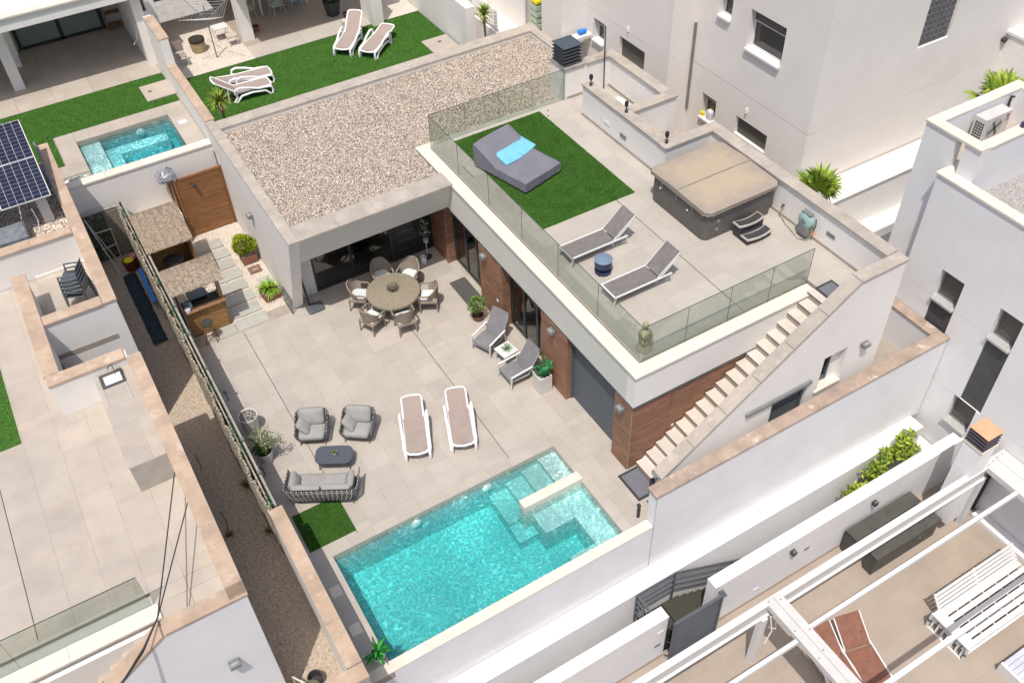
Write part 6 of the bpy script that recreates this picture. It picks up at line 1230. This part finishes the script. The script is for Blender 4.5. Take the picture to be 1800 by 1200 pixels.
for k in range(6):
    r_ = .35+.15*k; z_ = 1.5+.45*r_/1.15; MB().tube([(r_*math.cos(a*math.pi/2+.35),r_*math.sin(a*math.pi/2+.35),z_) for a in range(4)], .006, 4, closed=True).obj('line', 'white_metal', t)
t = thing('barrel_pot', 'round barrel pot with a dark rim on the white gravel yard', 'pot', (4.15,21.35,NZ)); MB().lathe([(.24,0),(.29,.25),(.27,.5),(.24,.5),(.2,.42),(0,.42)], n=18).obj('body', mat('straw_barrel', (.38,.30,.17), .8), t, smooth=True); MB().lathe([(.275,.42),(.30,.43),(.30,.52),(.26,.52)], n=18).obj('rim', 'soil', t, smooth=True)
t = thing('small_white_table', 'low white square table beside the porch pillar in the gravel yard', 'table', (5.2,21.8,NZ)); B(-.28,.28,-.24,.24,.48,.52).obj('table_top', 'white_metal', t)
for x in (-.24,.24):
    for y in (-.2,.2): MB().cyl((x,y,0),(x,y,.48),.015,.015,6).obj('leg', 'white_metal', t)
t = thing('beige_stool', 'small beige stool with bits on it in front of the white square table', 'stool', (5.42,21.1,NZ)); MB().pad(0,0,.36,.2,.18,.08).obj('seat', 'fig', t, smooth=True)
for x in (-.16,.16):
    for y in (-.14,.14): MB().cyl((x,y,0),(x,y,.38),.014,.014,6).obj('leg', 'white_metal', t)
def terra(label, loc, r, h, plant=True, dark=False):
    t = thing('flower_pot', label, 'flower pot', loc); pot_round(t, r, h, 'charcoal' if dark else 'terracotta', r*1.2)
    if plant: b = MB(); leaves(b, ellipsoid_pts(500, (0,0,h+r*1.5), (r*1.4,r*1.4,r*1.6)), .12, .05, [(.03,.12,.04),(.05,.17,.06)]); b.obj('foliage', 'leaf', t, kind='stuff')
terra('terracotta pot with a dark green plant in the corner of the gravel yard', (2.98,22.6,NZ), .2, .32); terra('small empty terracotta pot behind the porch pillar', (6.5,21.6,NZ), .14, .24, False); terra('big black pot with a dark leafy plant under the back porch', (9.6,21.2,NZ), .3, .6, True, True); terra('small dark pot with pale stones near the raised sunlounger', (9.95,20.55,NZ), .16, .24, False, True)
t = thing('folding_chair_beige', 'pale folding chair standing close to the divider wall in the shaded gravel', 'chair', (3.3,20.6,NZ)); b = MB(); b.obox(Matrix.Translation((0,0,.42)), .2,.2,.012); b.obj('seat', 'taupe', t); b = MB(); b.obox(Matrix.Translation((0,.2,.68)), .2,.012,.2); b.obj('back', 'taupe', t)
for x in (-.18,.18):
    for y in (-.18,.18): MB().cyl((x,y,0),(x,y,.42),.012,.012,6).obj('leg', 'white_metal', t)
t = thing('dining_table', 'long white framed dining table in the shade of the back porch', 'table', (8.15,23.2,NZ)); B(-1.0,1.0,-.5,.5,.72,.75).obj('table_top', 'taupe', t); b = MB(); b.box(-1.02,1.02,-.52,-.5,.68,.755); b.box(-1.02,1.02,.5,.52,.68,.755); b.box(-1.02,-1,-.5,.5,.68,.755); b.box(1,1.02,-.5,.5,.68,.755); b.obj('frame', 'white_metal', t)
for x in (-.96,.96):
    for y in (-.46,.46): B(x-.03,x+.03,y-.03,y+.03,0,.72).obj('leg', 'white_metal', t)
def cafe_chair(label, loc, rz, m_, d=None):
    t = thing('cafe_chair', label, 'chair', loc, rz, 'slim plastic chairs around the porch table'); b = MB(); b.obox(Matrix.Translation((0,0,.45)), .23,.21,.012); b.obj('seat', m_, t)
    for x in (-.24,.24):
        MB().tube([(x,.24,0),(x*.9,.18,.44),(x,.2,.66),(x,-.1,.68),(x*.8,-.24,.80)], .014, 5).obj('armrest', m_, t); MB().tube([(x,-.26,0),(x*.85,-.2,.45)], .013, 5).obj('leg', m_, t)
    for k in range(3): MB().tube([(-.2,-.25,.62+k*.08),(0,-.29,.64+k*.08),(.2,-.25,.62+k*.08)], .014, 5).obj('back_slat', m_, t)
    return t
cafe_chair('beige slim chair at the left end of the porch table', (6.65,22.75,NZ), R(-80), mat('beige_resin', (.50,.43,.30), .5)); cafe_chair('pale mint slim chair beside the blue one at the porch table', (7.75,22.45,NZ), R(5), mat('mint_resin', (.45,.56,.52), .5)); cafe_chair('pale blue slim chair on the near side of the porch table', (8.55,22.5,NZ), R(-4), mat('blue_resin', (.28,.50,.56), .5))
# little things on the lawn edge
t = thing('beige_pouf', 'round beige footstool on the lawn edge behind the raised sunlounger', 'footstool', (9.55,19.75,NZ+.03)); b = MB(); b.lathe([(0,0),(.14,0),(.17,.25),(.16,.36),(0,.38)], n=16); b.obj('body', 'fig', t, smooth=True)
t = thing('security_camera', 'small white camera on a bracket at the porch corner of the back house', 'camera', (2.4,21.55,5.0)); B(-.06,.06,-.1,.05,-.08,.08).obj('body', 'white_plastic', t, bevel=.01); MB().tube([(0,0,-.05),(-.3,-.05,-1.2),(-.45,-.05,-1.35)], .012).obj('bracket', 'white_metal', t)
# palms
def fan_palm(label, loc, n, L, Rf, el=(.5,1.4), trunk=.5):
    t = thing('fan_palm', label, 'palm', loc); MB().cyl((0,0,0),(0,0,trunk),.13,.10,10).obj('trunk', 'bark', t); b = MB()
    for i in range(n):
        a = i*2.4+random.uniform(-.3,.3); e = el[0]+(el[1]-el[0])*(i/n); fan_leaf(b, (0,0,trunk), (math.cos(a)*math.cos(e),math.sin(a)*math.cos(e),math.sin(e)), L*random.uniform(.8,1.1), Rf*random.uniform(.85,1.1), [(.26,.36,.03),(.17,.28,.03),(.34,.42,.05),(.10,.19,.02)])
    rosette(b, (0,0,trunk), 40, L*.9, .012, [(.30,.28,.10),(.2,.22,.06)], .7, (-.3,.3)); b.obj('fronds', 'leaf', t); return t
fan_palm('lush fan palm standing in the gap behind the hot tub parapet', (16.35,1.35,2.4), 10, .62, .78, (.95,1.5), .7); fan_palm('fan palm rising behind the lavender house roof, nearer the tall building', (22.0,.3,4.3), 9, .6, .85); fan_palm('fan palm at the right edge behind the parapet roof', (23.8,-.2,4.3), 9, .6, .9)
t = thing('cycad', 'small yellow-green plant in the gap behind the hose reel parapet', 'plant', (16.7,.65,.6)); b = MB(); rosette(b, (0,0,1.0), 60, .4, .03, LIME, .4, (.0,1.3)); b.obj('foliage', 'leaf', t); MB().cyl((0,0,0),(0,0,1.0),.08,.06,8).obj('trunk', 'bark', t)
# air conditioner on the upper right roof
t = thing('air_conditioner', 'grey-white air conditioning unit with round fan grille in the roof well at the upper right', 'air conditioner', (19.42,-1.12,5.62), R(0)); B(-.50,.50,-.18,.18,.06,.80).obj('case', 'offwhite_metal', t, bevel=.01)
b = MB(); b.lathe([(0,0),(.27,0),(.28,.012),(0,.014)], n=28); b.xf(Matrix.Translation((-.08,-.182,.45)) @ Matrix.Rotation(R(90),4,'X')); fg = b.obj('fan_grille', mat('pale_grille', (.48,.48,.46), .6), t)
for k in range(4): MB().beam((-.08,-.20,.45),(-.08+.25*math.cos(k*1.57+.5),-.20,.45+.25*math.sin(k*1.57+.5)),.004,.09,(0,0,1)).obj('fan_blade', mat('fan_shade', (.16,.15,.14), .7) if k == 0 else bpy.data.materials['fan_shade'], fg)
for r_ in range(7):
    for c_ in range(4): B(-.506,-.50,-.15+.07*c_,-.10+.07*c_,.14+.08*r_,.19+.08*r_).obj('vent_slot', 'charcoal', t)
b = MB(); b.lathe([(0,0),(.05,0),(.05,.006),(0,.007)], n=16); b.xf(Matrix.Translation((.36,-.182,.68)) @ Matrix.Rotation(R(90),4,'X')); b.obj('logo_disc', 'red', t)
def text(s, size, m_, par, loc, rot, nm='lettering'):
    cu = bpy.data.curves.new(nm, 'FONT'); cu.body = s; cu.size = size; cu.extrude = .002; cu.align_x = 'CENTER'; cu.align_y = 'CENTER'; o = bpy.data.objects.new(nm, cu); COL.objects.link(o); dg = bpy.context.evaluated_depsgraph_get(); me = bpy.data.meshes.new_from_object(o.evaluated_get(dg)); bpy.data.objects.remove(o); me.materials.append(M[m_]); q = bpy.data.objects.new(nm, me); COL.objects.link(q); q.parent = par; q.location = loc; q.rotation_euler = rot; return q
text('LG', .10, 'ink', t, (.37,-.186,.56), (R(90),0,0)); text('INVERTER', .035, 'ink', t, (.33,-.186,.30), (R(90),0,0)) if False else None
for x in (-.35,.35): B(x-.03,x+.03,-.22,.22,0,.06).obj('foot', 'charcoal', t)
tag(MB().tube([(20.35,-.95,5.65),(20.3,-.92,6.3),(20.3,-.92,6.5),(20.4,-.93,6.45)], .035, 8).obj('pipe_sleeve', 'charcoal', smooth=True), 'black insulated pipe climbing the inner wall of the roof well', 'pipe')
t = thing('warning_plate', 'small dark blue box on the parapet between the two right-hand roofs', 'box', (19.2,-2.12,6.59)); B(-.1,.1,-.05,.05,0,.14).obj('body', 'navy', t, bevel=.01); B(-.08,.0,-.055,-.05,.02,.06).obj('label', 'red', t)
t = thing('roof_balustrade', 'white framed balustrade at the edge of the grey grit roof', 'balustrade', (19.6,-5.0,5.05)); 
for k in range(5): B(-.2+k*.6,-.14+k*.6,-.03,.03,0,.5).obj('post', 'white_metal', t)
B(-.2,2.4,-.03,.03,.46,.5).obj('rail', 'white_metal', t)
# ============================================================ LOWER RIGHT PATIO (level -3.5)
PZ = -3.5
fl = structure('lower_patio_floor'); B(-2,17.2,-20,-5.06,PZ-.2,PZ-.004).obj('grout_bed', 'grout', fl)
tiles(fl, [(5.0,16.85,-11.5,-5.06)], PZ, .95, .95, 'tile_brown', .3, -5.06, gap=.005)
B(16.85,17.19,-14,-6.35,PZ,PZ+.14).obj('raised_kerb', 'stucco_cool', fl)
gp = structure('sunken_passage'); B(-3,17.1,-4.73,-4.01,-4.4,-4.3).obj('passage_floor', 'stucco_cool', gp)
B(16.75,17.15,-4.73,-3.5,-4.3,-2.55).obj('cross_wall', 'white_top', gp)
nw = thing('street_garden_wall', 'long pale wall with flat pinkish-white top beyond the sunken passage, pierced by the blue-grey gate', 'wall')
b = MB(); b.box(-3,6.62,-5.06,-4.74,-4.3,-1.53); b.box(8.12,17.18,-5.06,-4.74,-4.3,-1.53); b.obj('wall_body', 'stucco_cool', nw)
for x0, x1 in ((-3,6.63),(8.11,17.19)):
    n = round((x1-x0)/1.9); s = (x1-x0)/n
    for i in range(n): piece('coping', (s-.002,.34,.03), 'white_top', nw, (x0+s*(i+.5),-4.90,-1.515), bevel=True)
B(-2,6.6,-5.085,-5.065,PZ,PZ+.10).obj('skirting', 'tile_brown', nw); B(8.2,15.6,-5.085,-5.065,PZ,PZ+.10).obj('skirting', 'tile_brown', nw)
for x, z, m_ in ((6.42,-2.1,'white_plastic'),(6.38,-2.75,'mid_metal'),(9.72,-3.0,'white_plastic'),(11.41,-2.4,'mid_metal')): B(x-.09,x+.09,-5.075,-5.061,z-.05,z+.05).obj('wall_socket', m_, nw, bevel=.003)
# gate leaf
t = thing('sheet_gate', 'blue-grey sheet metal gate standing in the opening of the long pale wall', 'gate', (6.66,-5.30,PZ))
B(.0,1.46,-.02,.02,.06,1.95).obj('sheet', mat('blue_grey_sheet_gate', (.12,.145,.18), .5, var=.10, scale=1.5), t); b = MB(); b.box(-.03,.05,-.04,.04,0,2.0); b.box(1.41,1.49,-.04,.04,0,2.0); b.box(.05,1.41,-.04,.04,1.93,2.0); b.box(.05,1.41,-.04,.04,0,.08); b.obj('frame', 'grey_metal', t)
for z in (.35,1.05,1.75): MB().tube([(-.03,0,z),(-.10,.05,z),(-.10,.1,z-.06)], .014, 5).obj('hinge', 'charcoal', t)
b = MB(); b.box(1.49,1.62,-.03,.16,1.88,1.92); b.box(1.50,1.58,.05,.09,1.70,1.95); b.obj('latch_bracket', 'grey_metal', t)
# dark steps behind the gate
t = thing('passage_stairs', 'dark tiled landing and steps going down in the passage behind the gate', 'stairs'); B(6.5,7.6,-4.72,-4.05,-4.3,-3.05).obj('landing', 'charcoal', t)
B(7.28,7.62,-5.0,-4.08,-3.05,-2.98).obj('tread', mat('dark_brown_tile', (.06,.055,.045), .6, var=.2, scale=30), t)
for i in range(6): B(7.62+.26*i,7.62+.26*(i+1),-4.72,-4.05,-4.3,-3.1-.13*i).obj('tread', bpy.data.materials['dark_brown_tile'], t)
t = thing('step_railing', 'dark metal railing with four bars above the passage stairs', 'railing'); zt = -1.62
P0, P1, P2, P3 = Vector((6.35,-4.7,zt)), Vector((6.35,-4.12,zt)), Vector((7.56,-4.12,zt)), Vector((10.4,-4.12,zt-1.65))
for k in range(4):
    d = Vector((0,0,-.27*k)); b = MB()
    for a, c in ((P0,P1),(P1,P2),(P2,P3)): b.beam(a+d,c+d,.045,.045 if k == 0 else .022)
    b.obj('bar', 'grey_metal', t)
for p in (P1,P2,P2.lerp(P3,.75)): MB().beam(p,p-Vector((0,0,1.25)),.05,.05,(1,0,0)).obj('post', 'grey_metal', t)
# wall lamps here
for i, (x, lb) in enumerate(((10.78,'small black wall lamp on the long pale wall, left of the storage cabinets'),(13.78,'small black wall lamp on the long pale wall directly above the storage cabinets'))):
    if i: dup(bl, (x,-5.06,-2.0), 0, lb, 'small black lamps on the long wall')
    else:
        bl = thing('small_wall_lamp', lb, 'wall lamp', (x,-5.06,-2.0), 0, 'small black lamps on the long wall'); B(-.07,.07,-.14,0,-.07,.07).obj('body', 'dark_metal', bl, bevel=.01); B(-.03,.03,-.12,-.06,.071,.078).obj('lens', 'mid_metal', bl)
# pergola
t = thing('white_pergola', 'white metal pergola of wide flat beams over the lower right patio', 'pergola'); TZ = -.8
MB().box(-2,16.30,-6.37,-6.20,TZ-.04,TZ).obj('beam', 'white_metal', t); MB().box(-2,16.3,-6.35,-6.24,TZ-.44,TZ-.042).obj('beam_web', 'offwhite_metal', t); MB().box(-2,16.3,-6.42,-6.20,TZ-.47,TZ-.442).obj('lower_lip', 'white_metal', t)
MB().box(-2,8.52,-7.45,-7.35,TZ-.14,TZ-.01).obj('beam', 'white_metal', t); MB().box(9.02,16.45,-7.34,-7.24,TZ-.14,TZ-.01).obj('beam', 'white_metal', t)
cbm = MB().box(8.55,9.02,-12,-6.22,TZ-.16,TZ+.02).obj('wide_beam', 'offwhite_metal', t); crm = MB().box(16.30,17.18,-12,-6.15,TZ-.16,TZ+.02).obj('wide_beam', 'offwhite_metal', t)
B(8.78,8.79,-12,-6.25,TZ+.02,TZ+.023).obj('seam', 'mid_metal', cbm); B(16.75,16.76,-12,-6.2,TZ+.02,TZ+.023).obj('seam', 'mid_metal', crm)
for x, y in ((8.62,-6.3),(8.9,-6.4),(8.62,-7.2),(8.95,-7.35),(8.85,-7.9),(8.62,-8.0),(8.62,-8.8),(8.95,-8.9)): MB().cyl((x,y,TZ+.02),(x,y,TZ+.028),.016,.016,6).obj('screw', 'charcoal', cbm)
for x, y in ((16.4,-6.3),(16.6,-6.28),(16.8,-6.26),(17.0,-6.24),(16.4,-8),(17.0,-7.4)): MB().cyl((x,y,TZ+.02),(x,y,TZ+.028),.016,.016,6).obj('screw', 'charcoal', crm)
MB().box(-2,16.4,-9.30,-9.18,TZ-.14,TZ-.01).obj('beam', 'white_metal', t)
MB().box(8.38,8.56,-6.47,-6.29,PZ,TZ-.475).obj('post', 'white_metal', t, bevel=.008); B(16.3,16.45,-6.4,-6.25,PZ,TZ-.475).obj('post', 'white_metal', t)
MB().tube([(8.5,-6.55,TZ-.2),(8.62,-6.62,TZ-.9),(8.52,-6.6,TZ-1.5)], .018, 5).obj('crank_rod', 'white_plastic', t); MB().tube([(8.62,-6.5,TZ-.9),(8.78,-6.6,TZ-1.0),(8.74,-6.55,TZ-.4)], .012, 5).obj('cord', 'white_plastic', t)
MB().tube([(8.95,-7.6,TZ-.2),(9.2,-8.1,PZ+1.1),(9.3,-8.6,PZ+.4)], .022, 5).obj('cord', 'white_plastic', t)
# sliding door and slotted light on the house wall here
t = thing('glazed_door', 'white framed glazed door in the lavender house wall under the pergola corner', 'door', (17.08,-5.5,PZ)); b = MB(); b.box(0,.1,-.05,.03,0,2.1); b.box(0,.1,-.72,-.64,0,2.1); b.box(0,.1,-.64,-.05,2.02,2.1); b.obj('frame', 'charcoal', t); B(.03,.05,-.64,-.05,0,2.02).obj('pane', 'curtain_glass', t)
t = tag(MB().tube([(17.05,-6.3,-2.6),(16.95,-6.35,-2.5),(17.05,-6.45,-2.6)], .02).obj('door_handle', 'white_metal'), 'white curved door handle near the glazed door', 'bracket')  # curved door handle, a separate thing beside the door
# storage cabinets
def cabinet(label, loc, L, D, Hh):
    t = thing('storage_cabinet', label, 'cabinet', loc, 0, 'dark slatted storage cabinets'); B(0,L,-D,0,.02,Hh-.05).obj('body', 'charcoal', t)
    for k in range(9): piece('slat', (L,.012,.065), 'taupe_dark', t, (L/2,-D-.007,.08+k*(Hh-.1)/9)); piece('end_slat', (.012,D,.05), 'taupe_dark', t, (-.007,-D/2,.08+k*(Hh-.1)/9))
    B(-.03,L+.03,-D-.04,.02,Hh-.05,Hh).obj('lid', 'taupe_dark', t, bevel=.01); MB().beam((L*.72,-D-.02,Hh*.55),(L*.74,-D-.02,Hh*.42),.03,.03).obj('latch', 'steel', t); return t
M['taupe_dark'] = mat('dark_taupe_resin', (.085,.08,.072), .6, var=.1, scale=5, bump=.2, bscale=80)
cabinet('dark slatted storage cabinet standing against the long pale wall', (12.86,-5.16,PZ), 2.45, .36, .95); cabinet('dark slatted storage cabinet with small silver latch, further from the long pale wall', (12.95,-5.92,PZ), 2.45, .30, .85)
# brown sling loungers
def brown_lounger(label, loc, rz, d=None):
    if d: return dup(d, loc, rz, label, 'rust brown sling loungers')
    t = thing('brown_lounger', label, 'lounger', loc, rz, 'rust brown sling loungers')   # head at origin end, body toward -y
    W_ = .80
    for x in (0,W_):
        MB().beam((x,0,.34),(x,-1.9,.34),.04,.04).obj('side_rail', 'white_metal', t); MB().beam((x,-.15,.34),(x,-.05,0),.04,.03,(1,0,0)).obj('leg', 'white_metal', t); MB().beam((x,-1.75,.34),(x,-1.85,0),.04,.03,(1,0,0)).obj('leg', 'white_metal', t)
        MB().beam((x+(.03 if x == 0 else -.03),-.62,.37),(x+(.03 if x == 0 else -.03),.12,.80),.03,.03).obj('back_rail', 'white_metal', t)
    b = MB(); b._add([(.04,-.62,.375),(W_-.04,-.62,.375),(W_-.04,.12,.81),(.04,.12,.81),(.04,-.62,.36),(W_-.04,-.62,.36),(W_-.04,.12,.79),(.04,.12,.79)], [(0,1,2,3),(7,6,5,4),(0,4,5,1),(1,5,6,2),(2,6,7,3),(3,7,4,0)]); b.obj('back_sling', 'brown_mesh', t)
    B(.04,W_-.04,-1.88,-.65,.35,.362).obj('seat_sling', 'brown_mesh', t)
    for k in range(4): piece('sling_bar', (W_-.08,.02,.006), 'terracotta', t, (W_/2,-.85-.3*k,.367))
    return t
q = brown_lounger('rust brown sling lounger in full view beside the white slatted sofa', (10.66,-6.98,PZ), R(-14)); brown_lounger('rust brown sling lounger partly hidden under the wide pergola beam', (9.80,-6.85,PZ), R(-9), q)
# white slatted sofa
t = thing('slatted_sofa', 'big white slatted metal sofa frame without cushions on the lower right patio', 'sofa', (13.05,-9.30,PZ)); L, D = 3.4, 1.22
b = MB(); b.box(0,.06,0,.06,0,.62); b.box(0,.06,D-.06,D,0,.62); b.box(0,.06,.06,D-.06,0,.06); b.box(0,.06,.0,D,.62,.66); b.obj('arm_frame', 'white_metal', t); b = MB(); b.box(.02,.30,.02,D-.02,.64,.67); b.obj('armrest', 'white_metal', t)
B(0,L,0,.06,.30,.38).obj('front_rail', 'white_metal', t); B(0,L,D-.06,D,.30,.38).obj('rear_rail', 'white_metal', t)
for k in range(6): B(.06,L,.07+k*.19,.21+k*.19,.37,.40).obj('seat_slat', 'white_metal', t)
for k in range(7): B(.35+k*.5,.38+k*.5,.04,D-.04,.33,.365).obj('cross_bar', 'white_metal', t)
for k in range(7): MB().beam((.04,.14+k*.16,.06),(.16,.14+k*.16,.62),.05,.02).obj('arm_slat', 'white_metal', t)
for k in range(5): MB().beam((.35,D-.02+.07*k,.46+k*.09),(L,D-.02+.07*k,.46+k*.09),.02,.082,(0,.07,.09)).obj('back_slat', 'white_metal', t)
for x in (.36,1.85,3.3): MB().beam((x,D-.08,.36),(x,D+.30,.86),.05,.03,(0,-.6,.4)).obj('back_post', 'white_metal', t)
t = thing('slatted_coffee_table', 'white slatted coffee table at the very corner below the slatted sofa', 'coffee table', (13.62,-10.75,PZ)); b = MB(); b.box(0,.08,0,.85,0,.40); b.obj('side_frame', 'white_metal', t)
for k in range(6): B(.08,1.4,.03+k*.135,.155+k*.135,.36,.39).obj('slat', mat('cool_white_slat', (.55,.57,.66), .5) if k == 0 else bpy.data.materials['cool_white_slat'], t)
# climbing shrub in the passage by the long wall and the one in the gap at the right
def shrub(label, loc, pts, n, L, w, cols):
    t = thing('leafy_shrub', label, 'shrub', loc); b = MB(); br = MB()
    for c, r in pts:
        leaves(b, ellipsoid_pts(n, c, r, .1), L, w, cols); br.tube([(c[0]*.2,c[1]*.2,0),(c[0]*.7,c[1]*.7,c[2]*.6),c], .015, 5)
    br.obj('stem', 'bark', t); b.obj('foliage', 'leaf', t, kind='stuff'); return t
shrub('yellow-green climbing shrub growing in the sunken passage against the white ledge', (14.9,-4.45,-4.3), [((-1.1,.0,2.0),(.42,.22,.32)),((-.75,.05,1.6),(.3,.2,.3)),((-.35,.1,2.3),(.4,.22,.42)),((.2,.12,2.75),(.42,.2,.32)),((.75,.2,2.95),(.4,.2,.25)),((1.0,.1,2.3),(.5,.18,.22)),((.0,.1,1.8),(.4,.2,.3))], 210, .17, .045, [(.30,.38,.03),(.20,.30,.03),(.38,.44,.05),(.10,.18,.02)])
shrub('small leafy bush in the narrow gap at the far end of the long boundary wall', (16.95,-3.1,-3.0), [((.05,.05,1.6),(.2,.25,.5)),((-.02,-.15,1.2),(.18,.3,.3))], 130, .12, .035, [(.24,.30,.03),(.14,.22,.03),(.32,.36,.08)])
